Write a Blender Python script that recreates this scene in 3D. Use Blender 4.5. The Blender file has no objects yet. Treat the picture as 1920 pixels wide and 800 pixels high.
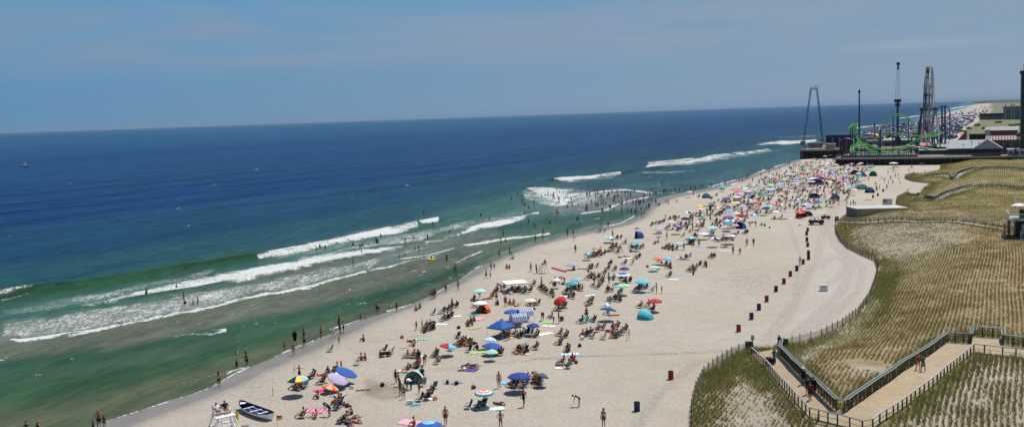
HAZE = True
import bpy, math, random
import numpy as np
from mathutils import Vector, Matrix
random.seed(7); RS = np.random.RandomState(11)
R_ = math.radians; PI = math.pi
SC = bpy.context.scene; COL = SC.collection
# ---------------------------------------------------------------- camera model (photo pixels 1920x800)
FPX, CH = 1900.0, 28.0
ROLL = math.atan(65/1920.); PITCH = R_(5.52)
cF = np.array([0, math.cos(PITCH), -math.sin(PITCH)])
_R0 = np.array([1., 0, 0]); _U0 = np.cross(_R0, cF)
cR = _R0*math.cos(ROLL)-_U0*math.sin(ROLL); cU = _U0*math.cos(ROLL)+_R0*math.sin(ROLL)
CP = np.array([0, 0, CH])
WZ = -0.3                                   # water level
def at(px, py, z=0.0):
    d = cF*FPX+cR*(px-960)-cU*(py-400)
    return Vector(CP+d*((z-CH)/d[2]))
def atY(px, py, Y):
    d = cF*FPX+cR*(px-960)-cU*(py-400)
    return Vector(CP+d*(Y/d[1]))
def proj(x, y, z=0.0):
    x = np.asarray(x, float); y = np.asarray(y, float); z = np.asarray(z, float)-CH
    a = x*cF[0]+y*cF[1]+z*cF[2]
    return 960+FPX*(x*cR[0]+y*cR[1]+z*cR[2])/a, 400-FPX*(x*cU[0]+y*cU[1]+z*cU[2])/a
cam = bpy.data.cameras.new('camera'); co = bpy.data.objects.new('camera', cam); COL.objects.link(co)
cam.sensor_width = 36; cam.lens = 36*FPX/1920; cam.clip_start = 1; cam.clip_end = 200000
M = Matrix.Identity(4)
for i in range(3):
    M[i][0] = cR[i]; M[i][1] = cU[i]; M[i][2] = -cF[i]; M[i][3] = CP[i]
co.matrix_world = M; SC.camera = co
# ---------------------------------------------------------------- light
SUNV = Vector((0.31, 0.22, 1.0)).normalized()
elev = math.asin(SUNV.z); az = math.atan2(SUNV.x, SUNV.y)
w = bpy.data.worlds.new('World'); SC.world = w; w.use_nodes = True
nt = w.node_tree; N = nt.nodes; L = nt.links; N.clear()
def nd(nt, t, **k):
    n = nt.nodes.new(t)
    for a, b in k.items(): setattr(n, a, b)
    return n
out = nd(nt, 'ShaderNodeOutputWorld'); bg = nd(nt, 'ShaderNodeBackground'); bg.inputs[1].default_value = 0.10
sky = nd(nt, 'ShaderNodeTexSky', sky_type='NISHITA', sun_disc=False, sun_elevation=elev, sun_rotation=az,
         altitude=0, air_density=1.0, dust_density=1.6, ozone_density=3.0)
hs = nd(nt, 'ShaderNodeHueSaturation'); hs.inputs['Saturation'].default_value = 1.0; hs.inputs['Value'].default_value = 0.62
L.new(sky.outputs[0], hs.inputs['Color'])
gm = nd(nt, 'ShaderNodeMix', data_type='RGBA', blend_type='MULTIPLY'); gm.inputs[0].default_value = 1.0
L.new(hs.outputs[0], gm.inputs[6]); gm.inputs[7].default_value = (0.90, 0.93, 1.0, 1)
tc = nd(nt, 'ShaderNodeTexCoord'); sp = nd(nt, 'ShaderNodeSeparateXYZ'); L.new(tc.outputs['Generated'], sp.inputs[0])
def wmap(src, a, b, c=0., d=1., sm=True):
    r = nd(nt, 'ShaderNodeMapRange'); r.interpolation_type = 'SMOOTHSTEP' if sm else 'LINEAR'
    for i, v in enumerate((a, b, c, d)): r.inputs[i+1].default_value = v
    L.new(src, r.inputs[0]); return r.outputs[0]
def wmix(f, a, b):
    m = nd(nt, 'ShaderNodeMix', data_type='RGBA')
    for i, v in ((0, f), (6, a), (7, b)):
        if isinstance(v, tuple): m.inputs[i].default_value = (*v, 1)
        else: L.new(v, m.inputs[i])
    return m.outputs[2]
side = wmap(sp.outputs[0], -.5, .5, sm=False)      # clearer air out to sea, milky towards the land
low = wmix(side, (1.05, 2.55, 4.30), (2.75, 3.5, 4.45)); high = wmix(side, (.95, 2.95, 5.15), (1.9, 3.15, 4.5))
mp = nd(nt, 'ShaderNodeMapping'); mp.inputs['Scale'].default_value = (1.5, 1.5, 15.0); mp.inputs['Rotation'].default_value = (0, R_(3), 0); L.new(tc.outputs['Generated'], mp.inputs[0])
no = nd(nt, 'ShaderNodeTexNoise'); no.inputs['Scale'].default_value = 1.7; no.inputs['Detail'].default_value = 8; no.inputs['Roughness'].default_value = .55; no.inputs['Distortion'].default_value = .6
L.new(mp.outputs[0], no.inputs[0])
base = wmix(wmap(sp.outputs[2], .005, .115), low, high)
band = nd(nt, 'ShaderNodeMath', operation='MULTIPLY'); L.new(wmap(sp.outputs[2], .035, .065), band.inputs[0]); L.new(wmap(sp.outputs[2], .085, .125, 1, .25), band.inputs[1])
cl = nd(nt, 'ShaderNodeMath', operation='MULTIPLY'); L.new(band.outputs[0], cl.inputs[0]); L.new(wmap(no.outputs[0], .32, .62, .12, .85), cl.inputs[1])
veil = wmix(cl.outputs[0], base, wmix(side, (1.95, 2.85, 4.15), (2.9, 3.5, 4.4)))
def gaus(src, c, wd):
    a = nd(nt, 'ShaderNodeMath', operation='SUBTRACT'); L.new(src, a.inputs[0]); a.inputs[1].default_value = c; b = nd(nt, 'ShaderNodeMath', operation='ABSOLUTE'); L.new(a.outputs[0], b.inputs[0]); return wmap(b.outputs[0], 0, wd, 1, 0)
def wmul(a, b): m = nd(nt, 'ShaderNodeMath', operation='MULTIPLY'); L.new(a, m.inputs[0]); L.new(b, m.inputs[1]); return m.outputs[0]
wisp = wmul(wmul(gaus(sp.outputs[0], .375, .085), gaus(sp.outputs[2], .052, .008)), wmap(no.outputs[0], .1, .62, .03, .42))
veil = wmix(wisp, veil, (4.6, 4.8, 5.2))
skyc = wmix(wmap(sp.outputs[2], .10, .42), veil, gm.outputs[2])
hm = nd(nt, 'ShaderNodeMix', data_type='RGBA'); hm.inputs[0].default_value = 0; L.new(skyc, hm.inputs[6])
L.new(hm.outputs[2], bg.inputs[0]); L.new(bg.outputs[0], out.inputs[0])
sl = bpy.data.lights.new('sun', 'SUN'); sl.energy = 4.0; sl.angle = R_(0.53); sl.color = (1.0, .955, .89)
so = bpy.data.objects.new('sun', sl); COL.objects.link(so); so.rotation_euler = SUNV.to_track_quat('Z', 'Y').to_euler()
SC.view_settings.view_transform = 'Standard'; SC.view_settings.look = 'None'; SC.view_settings.gamma = 1; SC.view_settings.exposure = 0.08
SC.view_settings.use_curve_mapping = False
SC.cycles.volume_bounces = 0; SC.cycles.max_bounces = 5; SC.cycles.transparent_max_bounces = 6
# ---------------------------------------------------------------- mesh helpers
class MB:
    def __init__(s): s.v = []; s.f = []; s.m = []; s.c = []; s.cur = 0; s.col = (1, 1, 1)
    def add(s, vs, fs, m=None):
        o = len(s.v); s.v += [tuple(p) for p in vs]
        for f in fs: s.f.append(tuple(i+o for i in f)); s.m.append(s.cur if m is None else m); s.c.append(s.col)
        return s
    def box(s, c, d, rz=0, m=None, taper=1.0):
        a, b, e = d[0]/2, d[1]/2, d[2]/2; cz, sz = math.cos(rz), math.sin(rz); vs = []
        for z in (-e, e):
            k = taper if z > 0 else 1
            for x, y in ((-a, -b), (a, -b), (a, b), (-a, b)):
                x *= k; y *= k; vs.append((c[0]+x*cz-y*sz, c[1]+x*sz+y*cz, c[2]+z))
        return s.add(vs, [(3, 2, 1, 0), (4, 5, 6, 7), (0, 1, 5, 4), (1, 2, 6, 5), (2, 3, 7, 6), (3, 0, 4, 7)], m)
    def tube(s, pts, r, n=6, m=None, closed=False, caps=True):
        pts = [Vector(p) for p in pts]; k = len(pts); vs = []; up = Vector((0, 0, 1))
        rr = r if isinstance(r, (list, tuple)) else [r]*k; prev = None
        for i, p in enumerate(pts):
            if closed: t = pts[(i+1) % k]-pts[i-1]
            else: t = pts[min(i+1, k-1)]-pts[max(i-1, 0)]
            if t.length < 1e-9: t = Vector((0, 0, 1))
            t.normalize()
            if prev is None:
                a = up if abs(t.z) < .9 else Vector((1, 0, 0)); x = t.cross(a).normalized()
            else:
                x = prev-t*prev.dot(t); x = x.normalized() if x.length > 1e-6 else t.orthogonal().normalized()
            prev = x; y = t.cross(x)
            for j in range(n):
                an = 2*PI*j/n; vs.append(p+(x*math.cos(an)+y*math.sin(an))*rr[i])
        fs = []
        for i in range(k if closed else k-1):
            a0 = i*n; b0 = ((i+1) % k)*n
            for j in range(n): fs.append((a0+j, a0+(j+1) % n, b0+(j+1) % n, b0+j))
        if not closed and caps: fs.append(tuple(range(n-1, -1, -1))); fs.append(tuple((k-1)*n+j for j in range(n)))
        return s.add(vs, fs, m)
    def bar(s, a, b, r=.02, n=6, m=None): return s.tube([a, b], r, n, m)
    def lathe(s, prof, n=12, c=(0, 0, 0), m=None, caps=True):
        vs = []; fs = []
        for r, z in prof:
            for j in range(n):
                an = 2*PI*j/n; vs.append((c[0]+r*math.cos(an), c[1]+r*math.sin(an), c[2]+z))
        for i in range(len(prof)-1):
            for j in range(n): fs.append((i*n+j, i*n+(j+1) % n, (i+1)*n+(j+1) % n, (i+1)*n+j))
        if caps: fs.append(tuple(range(n-1, -1, -1))); fs.append(tuple((len(prof)-1)*n+j for j in range(n)))
        return s.add(vs, fs, m)
    def ball(s, c, r, n=8, k=5, m=None):
        if not isinstance(r, (tuple, list)): r = (r, r, r)
        prof = [(math.sin(PI*i/k), -math.cos(PI*i/k)) for i in range(k+1)]; vs = []; fs = []
        for a, z in prof:
            a = max(a, 1e-3)
            for j in range(n):
                an = 2*PI*j/n; vs.append((c[0]+r[0]*a*math.cos(an), c[1]+r[1]*a*math.sin(an), c[2]+r[2]*z))
        for i in range(k):
            for j in range(n): fs.append((i*n+j, i*n+(j+1) % n, (i+1)*n+(j+1) % n, (i+1)*n+j))
        return s.add(vs, fs, m)
    def prism(s, poly, z0, z1, m=None):
        n = len(poly); vs = [(p[0], p[1], z0) for p in poly]+[(p[0], p[1], z1) for p in poly]
        return s.add(vs, [tuple(range(n-1, -1, -1)), tuple(range(n, 2*n))]+[(i, (i+1) % n, n+(i+1) % n, n+i) for i in range(n)], m)
    def sheet(s, top, th, m=None):      # quad strip sheet with thickness, top = rows x cols of points
        r, c = len(top), len(top[0]); vs = [p for row in top for p in row]; k = r*c
        vs = vs+[(p[0], p[1], p[2]-th) for p in vs]; fs = []
        for i in range(r-1):
            for j in range(c-1):
                a = i*c+j; fs.append((a, a+1, a+c+1, a+c)); fs.append((k+a, k+a+c, k+a+c+1, k+a+1))
        ring = [j for j in range(c)]+[i*c+c-1 for i in range(1, r)]+[(r-1)*c+j for j in range(c-2, -1, -1)]+[i*c for i in range(r-2, 0, -1)]
        for i in range(len(ring)):
            a, b = ring[i], ring[(i+1) % len(ring)]; fs.append((b, a, k+a, k+b))
        return s.add(vs, fs, m)
    def mesh(s, name, mats, smooth=False, org=(0, 0, 0)):
        me = bpy.data.meshes.new(name)
        me.from_pydata([(v[0]-org[0], v[1]-org[1], v[2]-org[2]) for v in s.v], [], s.f)
        for mt in (mats if isinstance(mats, (list, tuple)) else [mats]): me.materials.append(mt)
        if any(s.m): me.polygons.foreach_set('material_index', s.m)
        if smooth: me.polygons.foreach_set('use_smooth', [True]*len(s.f))
        me.update(); return me
    def build(s, name, mats, parent=None, smooth=False, loc=None):
        org = Vector((0, 0, 0))
        if parent is not None and loc is None: org = parent.location.copy()
        if parent is None and loc is None and s.v:
            a = np.array(s.v); org = Vector(((a[:, 0].min()+a[:, 0].max())/2, (a[:, 1].min()+a[:, 1].max())/2, a[:, 2].min()))
            o = link(name, s.mesh(name, mats, smooth, org)); o.location = org; return o
        o = link(name, s.mesh(name, mats, smooth, org if loc is None else (0, 0, 0)), parent)
        if loc is not None: o.location = loc
        return o
def link(name, me, parent=None):
    o = bpy.data.objects.new(name, me); COL.objects.link(o)
    if parent is not None: o.parent = parent
    return o
def empty(name, loc, rz=0):
    o = bpy.data.objects.new(name, None); COL.objects.link(o); o.location = loc; o.rotation_euler = (0, 0, rz); o.empty_display_size = .3; return o
def tag(o, label=None, cat=None, group=None, kind=None):
    if label: o['label'] = label
    if cat: o['category'] = cat
    if group: o['group'] = group
    if kind: o['kind'] = kind
    return o
def part(name, me, parent, color=None, label=None):
    o = link(name, me, parent)
    if color is not None: o.color = (*color, 1)
    if label: o['label'] = label
    return o
# ---------------------------------------------------------------- materials
_mc = {}
def mat(color, rough=.7, metal=0, var=.12, scale=3.0, bump=0.0, spec=.3):
    key = (tuple(round(c, 3) for c in color), rough, metal, var, scale, bump)
    if key in _mc: return _mc[key]
    m = bpy.data.materials.new('surface'); m.use_nodes = True; t = m.node_tree; b = t.nodes['Principled BSDF']
    b.inputs['Roughness'].default_value = rough; b.inputs['Metallic'].default_value = metal; b.inputs['Specular IOR Level'].default_value = spec
    c = nd(t, 'ShaderNodeTexCoord'); n = nd(t, 'ShaderNodeTexNoise'); n.inputs['Scale'].default_value = scale; n.inputs['Detail'].default_value = 4
    t.links.new(c.outputs['Object'], n.inputs[0])
    r = nd(t, 'ShaderNodeMapRange'); r.inputs[1].default_value = .3; r.inputs[2].default_value = .7; r.inputs[3].default_value = 1-var; r.inputs[4].default_value = 1+var
    t.links.new(n.outputs[0], r.inputs[0])
    x = nd(t, 'ShaderNodeVectorMath', operation='SCALE'); x.inputs[0].default_value = color[:3]; t.links.new(r.outputs[0], x.inputs['Scale'])
    t.links.new(x.outputs[0], b.inputs['Base Color'])
    if bump:
        q = nd(t, 'ShaderNodeBump'); q.inputs['Strength'].default_value = bump; q.inputs['Distance'].default_value = .05
        t.links.new(n.outputs[0], q.inputs['Height']); t.links.new(q.outputs[0], b.inputs['Normal'])
    _mc[key] = m; return m
def objmat(name, rough=.8, attr=None, var=.15, scale=4, bump=.0):
    m = bpy.data.materials.new(name); m.use_nodes = True; t = m.node_tree; b = t.nodes['Principled BSDF']
    b.inputs['Roughness'].default_value = rough; b.inputs['Specular IOR Level'].default_value = .25
    if attr: a = nd(t, 'ShaderNodeAttribute', attribute_name=attr); src = a.outputs['Color']
    else: a = nd(t, 'ShaderNodeObjectInfo'); src = a.outputs['Color']
    c = nd(t, 'ShaderNodeTexCoord'); n = nd(t, 'ShaderNodeTexNoise'); n.inputs['Scale'].default_value = scale; n.inputs['Detail'].default_value = 3
    t.links.new(c.outputs['Object'], n.inputs[0])
    r = nd(t, 'ShaderNodeMapRange'); r.inputs[1].default_value = .3; r.inputs[2].default_value = .7; r.inputs[3].default_value = 1-var; r.inputs[4].default_value = 1+var
    t.links.new(n.outputs[0], r.inputs[0])
    x = nd(t, 'ShaderNodeVectorMath', operation='SCALE'); t.links.new(src, x.inputs[0]); t.links.new(r.outputs[0], x.inputs['Scale'])
    t.links.new(x.outputs[0], b.inputs['Base Color']); return m
M_SKIN = objmat('skin', .6, var=.08); M_CLOTH = objmat('cloth', .85); M_HAIR = objmat('hair', .7, var=.2); M_PLAS = objmat('painted_plastic', .45, var=.08)
M_ATT = objmat('mixed_cloth', .85, attr='Col', var=.1)
C = dict(red=(.52, .03, .035), crimson=(.60, .03, .12), maroon=(.22, .02, .03), orange=(.80, .16, .04), coral=(.85, .22, .18), peach=(.82, .50, .33), yellow=(.80, .62, .12),
         paleyellow=(.80, .74, .42), cream=(.76, .68, .48), tan=(.52, .38, .22), brown=(.16, .08, .05), lime=(.32, .70, .16), green=(.06, .30, .12), mint=(.42, .72, .62),
         teal=(.03, .33, .38), cyan=(.10, .56, .66), sky=(.25, .52, .76), blue=(.03, .115, .40), royal=(.03, .06, .28), navy=(.015, .025, .09), purple=(.20, .12, .45), lavender=(.48, .42, .62),
         pink=(.80, .40, .50), magenta=(.68, .04, .26), white=(.80, .80, .80), grey=(.30, .31, .33), slate=(.08, .11, .16), black=(.015, .015, .018), paleblue=(.52, .68, .78), olive=(.14, .15, .06))
CN = {'royal': 'royal blue', 'paleblue': 'pale blue', 'paleyellow': 'pale yellow', 'sky': 'sky blue', 'lime': 'lime green', 'mint': 'mint green'}
def cn(k): return CN.get(k, k)
# ---------------------------------------------------------------- numeric helpers
def smooth(a, b, x): t = np.clip((x-a)/(b-a), 0, 1); return t*t*(3-2*t)
_perm = RS.rand(256, 256)
def vnoise(x, y):
    xi = np.floor(x).astype(int); yi = np.floor(y).astype(int); fx = x-xi; fy = y-yi
    fx = fx*fx*(3-2*fx); fy = fy*fy*(3-2*fy); g = lambda a, b: _perm[a % 256, b % 256]
    return (g(xi, yi)*(1-fx)+g(xi+1, yi)*fx)*(1-fy)+(g(xi, yi+1)*(1-fx)+g(xi+1, yi+1)*fx)*fy
def fbm(x, y, o=4): return sum(vnoise(x*2**i+17*i, y*2**i+5*i)*.5**i for i in range(o))/sum(.5**i for i in range(o))
def dline(x, y, pts, closed=False):
    d = np.full(x.shape, 1e18); P = list(pts)+([pts[0]] if closed else [])
    for (ax, ay), (bx, by) in zip(P[:-1], P[1:]):
        ux, uy = bx-ax, by-ay; L2 = ux*ux+uy*uy+1e-12
        t = np.clip(((x-ax)*ux+(y-ay)*uy)/L2, 0, 1); d = np.minimum(d, (x-ax-t*ux)**2+(y-ay-t*uy)**2)
    return np.sqrt(d)
def inside(x, y, poly):
    r = np.zeros(x.shape, bool); n = len(poly)
    for i in range(n):
        ax, ay = poly[i]; bx, by = poly[(i+1) % n]
        c = ((ay > y) != (by > y)) & (x < (bx-ax)*(y-ay)/((by-ay) if by != ay else 1e-12)+ax); r ^= c
    return r
def sd(x, y, poly): d = dline(x, y, poly, True); return np.where(inside(x, y, poly), d, -d)
def wpoly(px, z=0): return [tuple(at(a, b, z)[:2]) for a, b in px]
# ---------------------------------------------------------------- terrain
SHORE_PX = [(60, 840), (140, 812), (196, 790), (300, 758), (392, 728), (468, 688), (517, 668), (562, 648), (598, 636), (661, 604), (722, 586), (760, 575), (819, 549),
            (851, 530), (887, 508), (905, 498), (945, 480), (990, 463), (1060, 441), (1130, 428), (1180, 414), (1206, 402), (1222, 385), (1232, 372), (1262, 364), (1300, 358), (1350, 349), (1385, 336),
            (1437, 319), (1475, 306), (1500, 298), (1545, 284), (1600, 268), (1650, 255), (1700, 240), (1735, 226), (1765, 215), (1795, 206), (1815, 200), (1832, 195), (1845, 191.5), (1850, 189)]
SHORE = wpoly(SHORE_PX, WZ)
_s0 = Vector(SHORE[0]); _s1 = Vector(SHORE[3]); _d = (_s0-_s1).normalized()*300
LAND = [tuple(_s0+_d)]+SHORE+[(9300, 40000), (60000, 60000), (60000, -500), (-150, -500)]
LAND2 = LAND
DUNE_PX = [(1294, 830), (1294, 805), (1297, 770), (1305, 735), (1320, 705), (1345, 685), (1372, 668), (1400, 655), (1432, 653), (1466, 650), (1500, 643), (1540, 632), (1580, 611), (1610, 589), (1630, 560),
           (1641, 530), (1646, 507), (1640, 490), (1612, 478), (1590, 467), (1575, 453), (1567, 438), (1567, 424), (1574, 412), (1586, 405), (1690, 405), (1680, 385), (1682, 373), (1700, 363), (1722, 368), (1734, 352),
           (1745, 344), (1738, 343), (1712, 341), (1697, 336), (1697, 331), (1712, 327), (1731, 327), (1750, 324), (1761, 319), (1764, 311), (1771, 304)]
DUNE = wpoly(DUNE_PX, 0)
DUNE = DUNE+[(250, 430), (400, 380), (400, 60), (60, 40), (20, 60)]
ES = Vector((math.sin(R_(26.3)), math.cos(R_(26.3)))); EP = Vector((-ES.y, ES.x))      # along shore / out to sea
def zt(x, y):
    x = np.atleast_1d(np.asarray(x, float)); y = np.atleast_1d(np.asarray(y, float))
    s = sd(x, y, LAND2); z = np.clip((s)*.045, -1.6, .3)-.3
    z = np.where(np.hypot(x, y) > 1500, np.where(s > 0, 0.0, -1.8), z)
    d = sd(x, y, DUNE)
    u = 2.6*smooth(0, 15, d)+(fbm(x/13., y/13., 3)-.5)*.8*smooth(2, 14, d)
    u = u*np.where(y > 420, .8, 1.0)
    # gentle relief of the dry beach
    u2 = (fbm(x/6., y/6., 3)-.5)*.16*smooth(8, 16, s)*(d < 0)*(np.hypot(x, y) < 700)
    return z+np.where(d > 0, u, 0)+u2*.5
_gx = np.arange(-250, 520, 1.0); _gy = np.arange(60, 800, 1.0); _GX, _GY = np.meshgrid(_gx, _gy); _GZ = zt(_GX.ravel(), _GY.ravel()).reshape(_GX.shape).tolist()
def z1(x, y):
    a, b = x+250, y-60
    if a < 0 or b < 0 or a >= 768 or b >= 738: return float(zt(x, y)[0])
    i, j = int(b), int(a); u, v = b-i, a-j
    return (_GZ[i][j]*(1-v)+_GZ[i][j+1]*v)*(1-u)+(_GZ[i+1][j]*(1-v)+_GZ[i+1][j+1]*v)*u
def att(px, py, dz=0.0):
    z = 0.0
    for _ in range(5):
        q = at(px, py, z); z = z1(q.x, q.y)
    return Vector((q.x, q.y, z+dz))
def polar(a0, a1, da, radii):
    A = np.radians(np.arange(a0, a1+1e-6, da)); r = np.array(radii); G, H = np.meshgrid(A, r)
    X = H*np.sin(G); Y = H*np.cos(G); nr, na = X.shape
    i = np.arange(nr-1)[:, None]*na+np.arange(na-1)[None, :]
    F = np.stack([i, i+1, i+na+1, i+na], -1).reshape(-1, 4)[:, ::-1]
    return X.ravel(), Y.ravel(), F
def radii(r0, r1, k, rb, kb):
    r = [r0]
    while r[-1] < r1: r.append(r[-1]*k)
    while r[-1] < rb: r.append(r[-1]*kb)
    return r
def np_mesh(name, V, F, attrs, mt, smooth_=True):
    me = bpy.data.meshes.new(name); n = F.shape[1]
    me.vertices.add(len(V)); me.vertices.foreach_set('co', V.astype(np.float32).ravel())
    me.loops.add(F.size); me.loops.foreach_set('vertex_index', F.astype(np.int32).ravel())
    me.polygons.add(len(F)); me.polygons.foreach_set('loop_start', np.arange(0, F.size, n, dtype=np.int32))
    if smooth_: me.polygons.foreach_set('use_smooth', np.ones(len(F), bool))
    for k, a in attrs.items():
        if a.ndim == 1: t = me.attributes.new(k, 'FLOAT', 'POINT'); t.data.foreach_set('value', a.astype(np.float32))
        else:
            t = me.attributes.new(k, 'FLOAT_COLOR', 'POINT'); b = np.ones((len(a), 4), np.float32); b[:, :3] = a; t.data.foreach_set('color', b.ravel())
    me.materials.append(mt); me.update(calc_edges=True); me.validate(); return me
X, Y, F = polar(-44, 44, .14, radii(62, 620, 1.0065, 70000, 1.05))
Z = zt(X, Y); PX, PY = proj(X, Y, Z)
sh = sd(X, Y, LAND2); dn = sd(X, Y, DUNE)
WET_PX = [(256, 796), (360, 757), (450, 721), (517, 689), (600, 653), (700, 605), (795, 567), (871, 529), (910, 508), (935, 490), (965, 475), (1000, 462), (1060, 447), (1120, 435), (1180, 421), (1212, 407), (1228, 391), (1245, 378), (1270, 370), (1300, 364), (1350, 354), (1390, 341), (1440, 323), (1480, 309), (1500, 302)]
dw = dline(X, Y, wpoly(WET_PX)); WETPOLY = SHORE_PX[:31]+WET_PX[::-1]+[(200, 818)]
inw = inside(PX, PY, SHORE_PX[1:31]+WET_PX[::-1]+[(150, 840)])
wet = np.where(inw | (sh < 0), np.where(sh < 0, 1.0, np.clip(.60+dw/2.5, 0, 1)), .60*np.exp(-dw/1.3))*(.85+.3*fbm(X/3, Y/3, 2)); wet = np.where((sh > 30) & (Y < 560), 0, wet)
veg = smooth(-0.4, 1.2, dn)*.9
def soft(poly, e=6.): return smooth(-e, e, sd(PX, PY, poly))
# vegetation cover on the dunes: bare planted patches against dense grass
bareA = soft([(1600, 415), (1700, 415), (1790, 420), (1830, 450), (1780, 470), (1745, 470), (1690, 482), (1640, 480), (1595, 460), (1590, 430)], 20)
bareB = soft([(1330, 720), (1400, 690), (1450, 720), (1520, 775), (1600, 810), (1310, 830), (1312, 760)], 12)
bareC = soft([(1840, 665), (1960, 665), (1960, 830), (1640, 830), (1700, 790), (1790, 705)], 10)
bareD = soft([(1580, 690), (1600, 683), (1660, 690), (1680, 700), (1650, 712), (1600, 706)], 6)
bareE = soft([(1490, 655), (1550, 610), (1640, 540), (1655, 545), (1600, 620), (1540, 665), (1500, 700)], 10)
bareF = soft([(1700, 378), (1860, 372), (1880, 380), (1830, 390), (1740, 400), (1700, 402)], 8)*.45
bareG = soft([(1730, 348), (1850, 335), (1850, 345), (1745, 366)], 6)*.4
bare = np.maximum.reduce([bareA*.68, bareB*.92, bareC*.88, bareD, bareE*.75, bareF, bareG])
veg = veg*(1-bare*.85*(.6+.6*fbm(X/4., Y/4., 3)))
far_d = np.hypot(X, Y)
GREEN_PX = [(1925, 262), (1925, 190), (1895, 188), (1870, 200), (1848, 218), (1820, 238), (1800, 252), (1803, 262)]
vf = np.where(inside(PX, PY, GREEN_PX), 1.0, 0)*(Y > 600); vf = np.maximum(vf, smooth(75, 105, sh)*(Y > 545)*.9)
vf = np.maximum(vf, smooth(60, 110, sh)*(Y > 3500))
veg = np.maximum(veg, vf)
mud = np.maximum(vf, (PY < 250)*0.0)
lines = [[(1000, 673), (1100, 667), (1250, 663), (1400, 656)], [(700, 705), (820, 693), (1000, 674)], [(560, 770), (640, 758), (760, 700)],
         [(1420, 650), (1530, 600), (1590, 540), (1600, 500), (1560, 460), (1545, 420), (1580, 390)], [(1440, 655), (1560, 600), (1612, 540), (1622, 500), (1585, 470)],
         [(960, 470), (1010, 468), (1030, 478), (1090, 462)], [(700, 640), (790, 628)], [(1400, 380), (1480, 420), (1500, 480), (1490, 560), (1420, 650)]]
_b = [[(1445, 652), (1500, 612), (1560, 560), (1590, 515), (1575, 470), (1550, 430), (1556, 395), (1600, 350)], [(1480, 640), (1550, 590), (1605, 545), (1612, 505), (1580, 475), (1552, 440)], [(1430, 648), (1470, 600), (1500, 540), (1530, 480), (1540, 430), (1570, 360)], [(1190, 800), (1230, 740), (1300, 680), (1390, 660)], [(1530, 540), (1570, 520), (1585, 495), (1560, 478), (1535, 500)]]
for q in _b: lines += [q, [(a+7, b+1.5) for a, b in q]]
trk = np.zeros_like(X)
near = (far_d < 420) & (sh > 0)
for q in lines:
    trk[near] = np.maximum(trk[near], np.exp(-(dline(X[near], Y[near], wpoly(q))/.38)**2)*(2.2 if q is lines[0] else 1))
hole = np.exp(-(sd(PX, PY, [(690, 715), (740, 728), (748, 740), (720, 745), (690, 735)])*-1).clip(0)**2/40.)*(dn < 0)
prints = np.exp(-((PX-1400)/70)**2-((PY-530)/22)**2)+.6*np.exp(-((PX-480)/60)**2-((PY-720)/25)**2)+.4*np.exp(-((PX-680)/90)**2-((PY-690)/40)**2)
smoothz = smooth(-20, 40, sd(PX, PY, [(1420, 655), (1500, 560), (1530, 440), (1565, 415), (1640, 490), (1640, 560), (1560, 620), (1470, 650)]))
def attrn(t, name, fac=True): a = nd(t, 'ShaderNodeAttribute', attribute_name=name); return a.outputs['Fac' if fac else 'Color']
def noise(t, vec, sc, det=4, rough=.55, dist=0): n = nd(t, 'ShaderNodeTexNoise'); n.inputs['Scale'].default_value = sc; n.inputs['Detail'].default_value = det; n.inputs['Roughness'].default_value = rough; n.inputs['Distortion'].default_value = dist; t.links.new(vec, n.inputs[0]); return n.outputs[0]
def rng(t, src, a, b, c=0., d=1., sm=False): r = nd(t, 'ShaderNodeMapRange'); r.inputs[1].default_value = a; r.inputs[2].default_value = b; r.inputs[3].default_value = c; r.inputs[4].default_value = d; t.links.new(src, r.inputs[0]); return r.outputs[0]
def mixc(t, f, a, b, mode='MIX'):
    m = nd(t, 'ShaderNodeMix', data_type='RGBA', blend_type=mode)
    for s, v in ((0, f), (6, a), (7, b)):
        if isinstance(v, (int, float)): m.inputs[s].default_value = v
        elif isinstance(v, tuple): m.inputs[s].default_value = (*v, 1)
        else: t.links.new(v, m.inputs[s])
    return m.outputs[2]
def mth(t, op, a, b=None, c=None):
    m = nd(t, 'ShaderNodeMath', operation=op)
    for i, v in enumerate((a, b, c)):
        if v is None: continue
        if isinstance(v, (int, float)): m.inputs[i].default_value = v
        else: t.links.new(v, m.inputs[i])
    return m.outputs[0]
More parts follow.
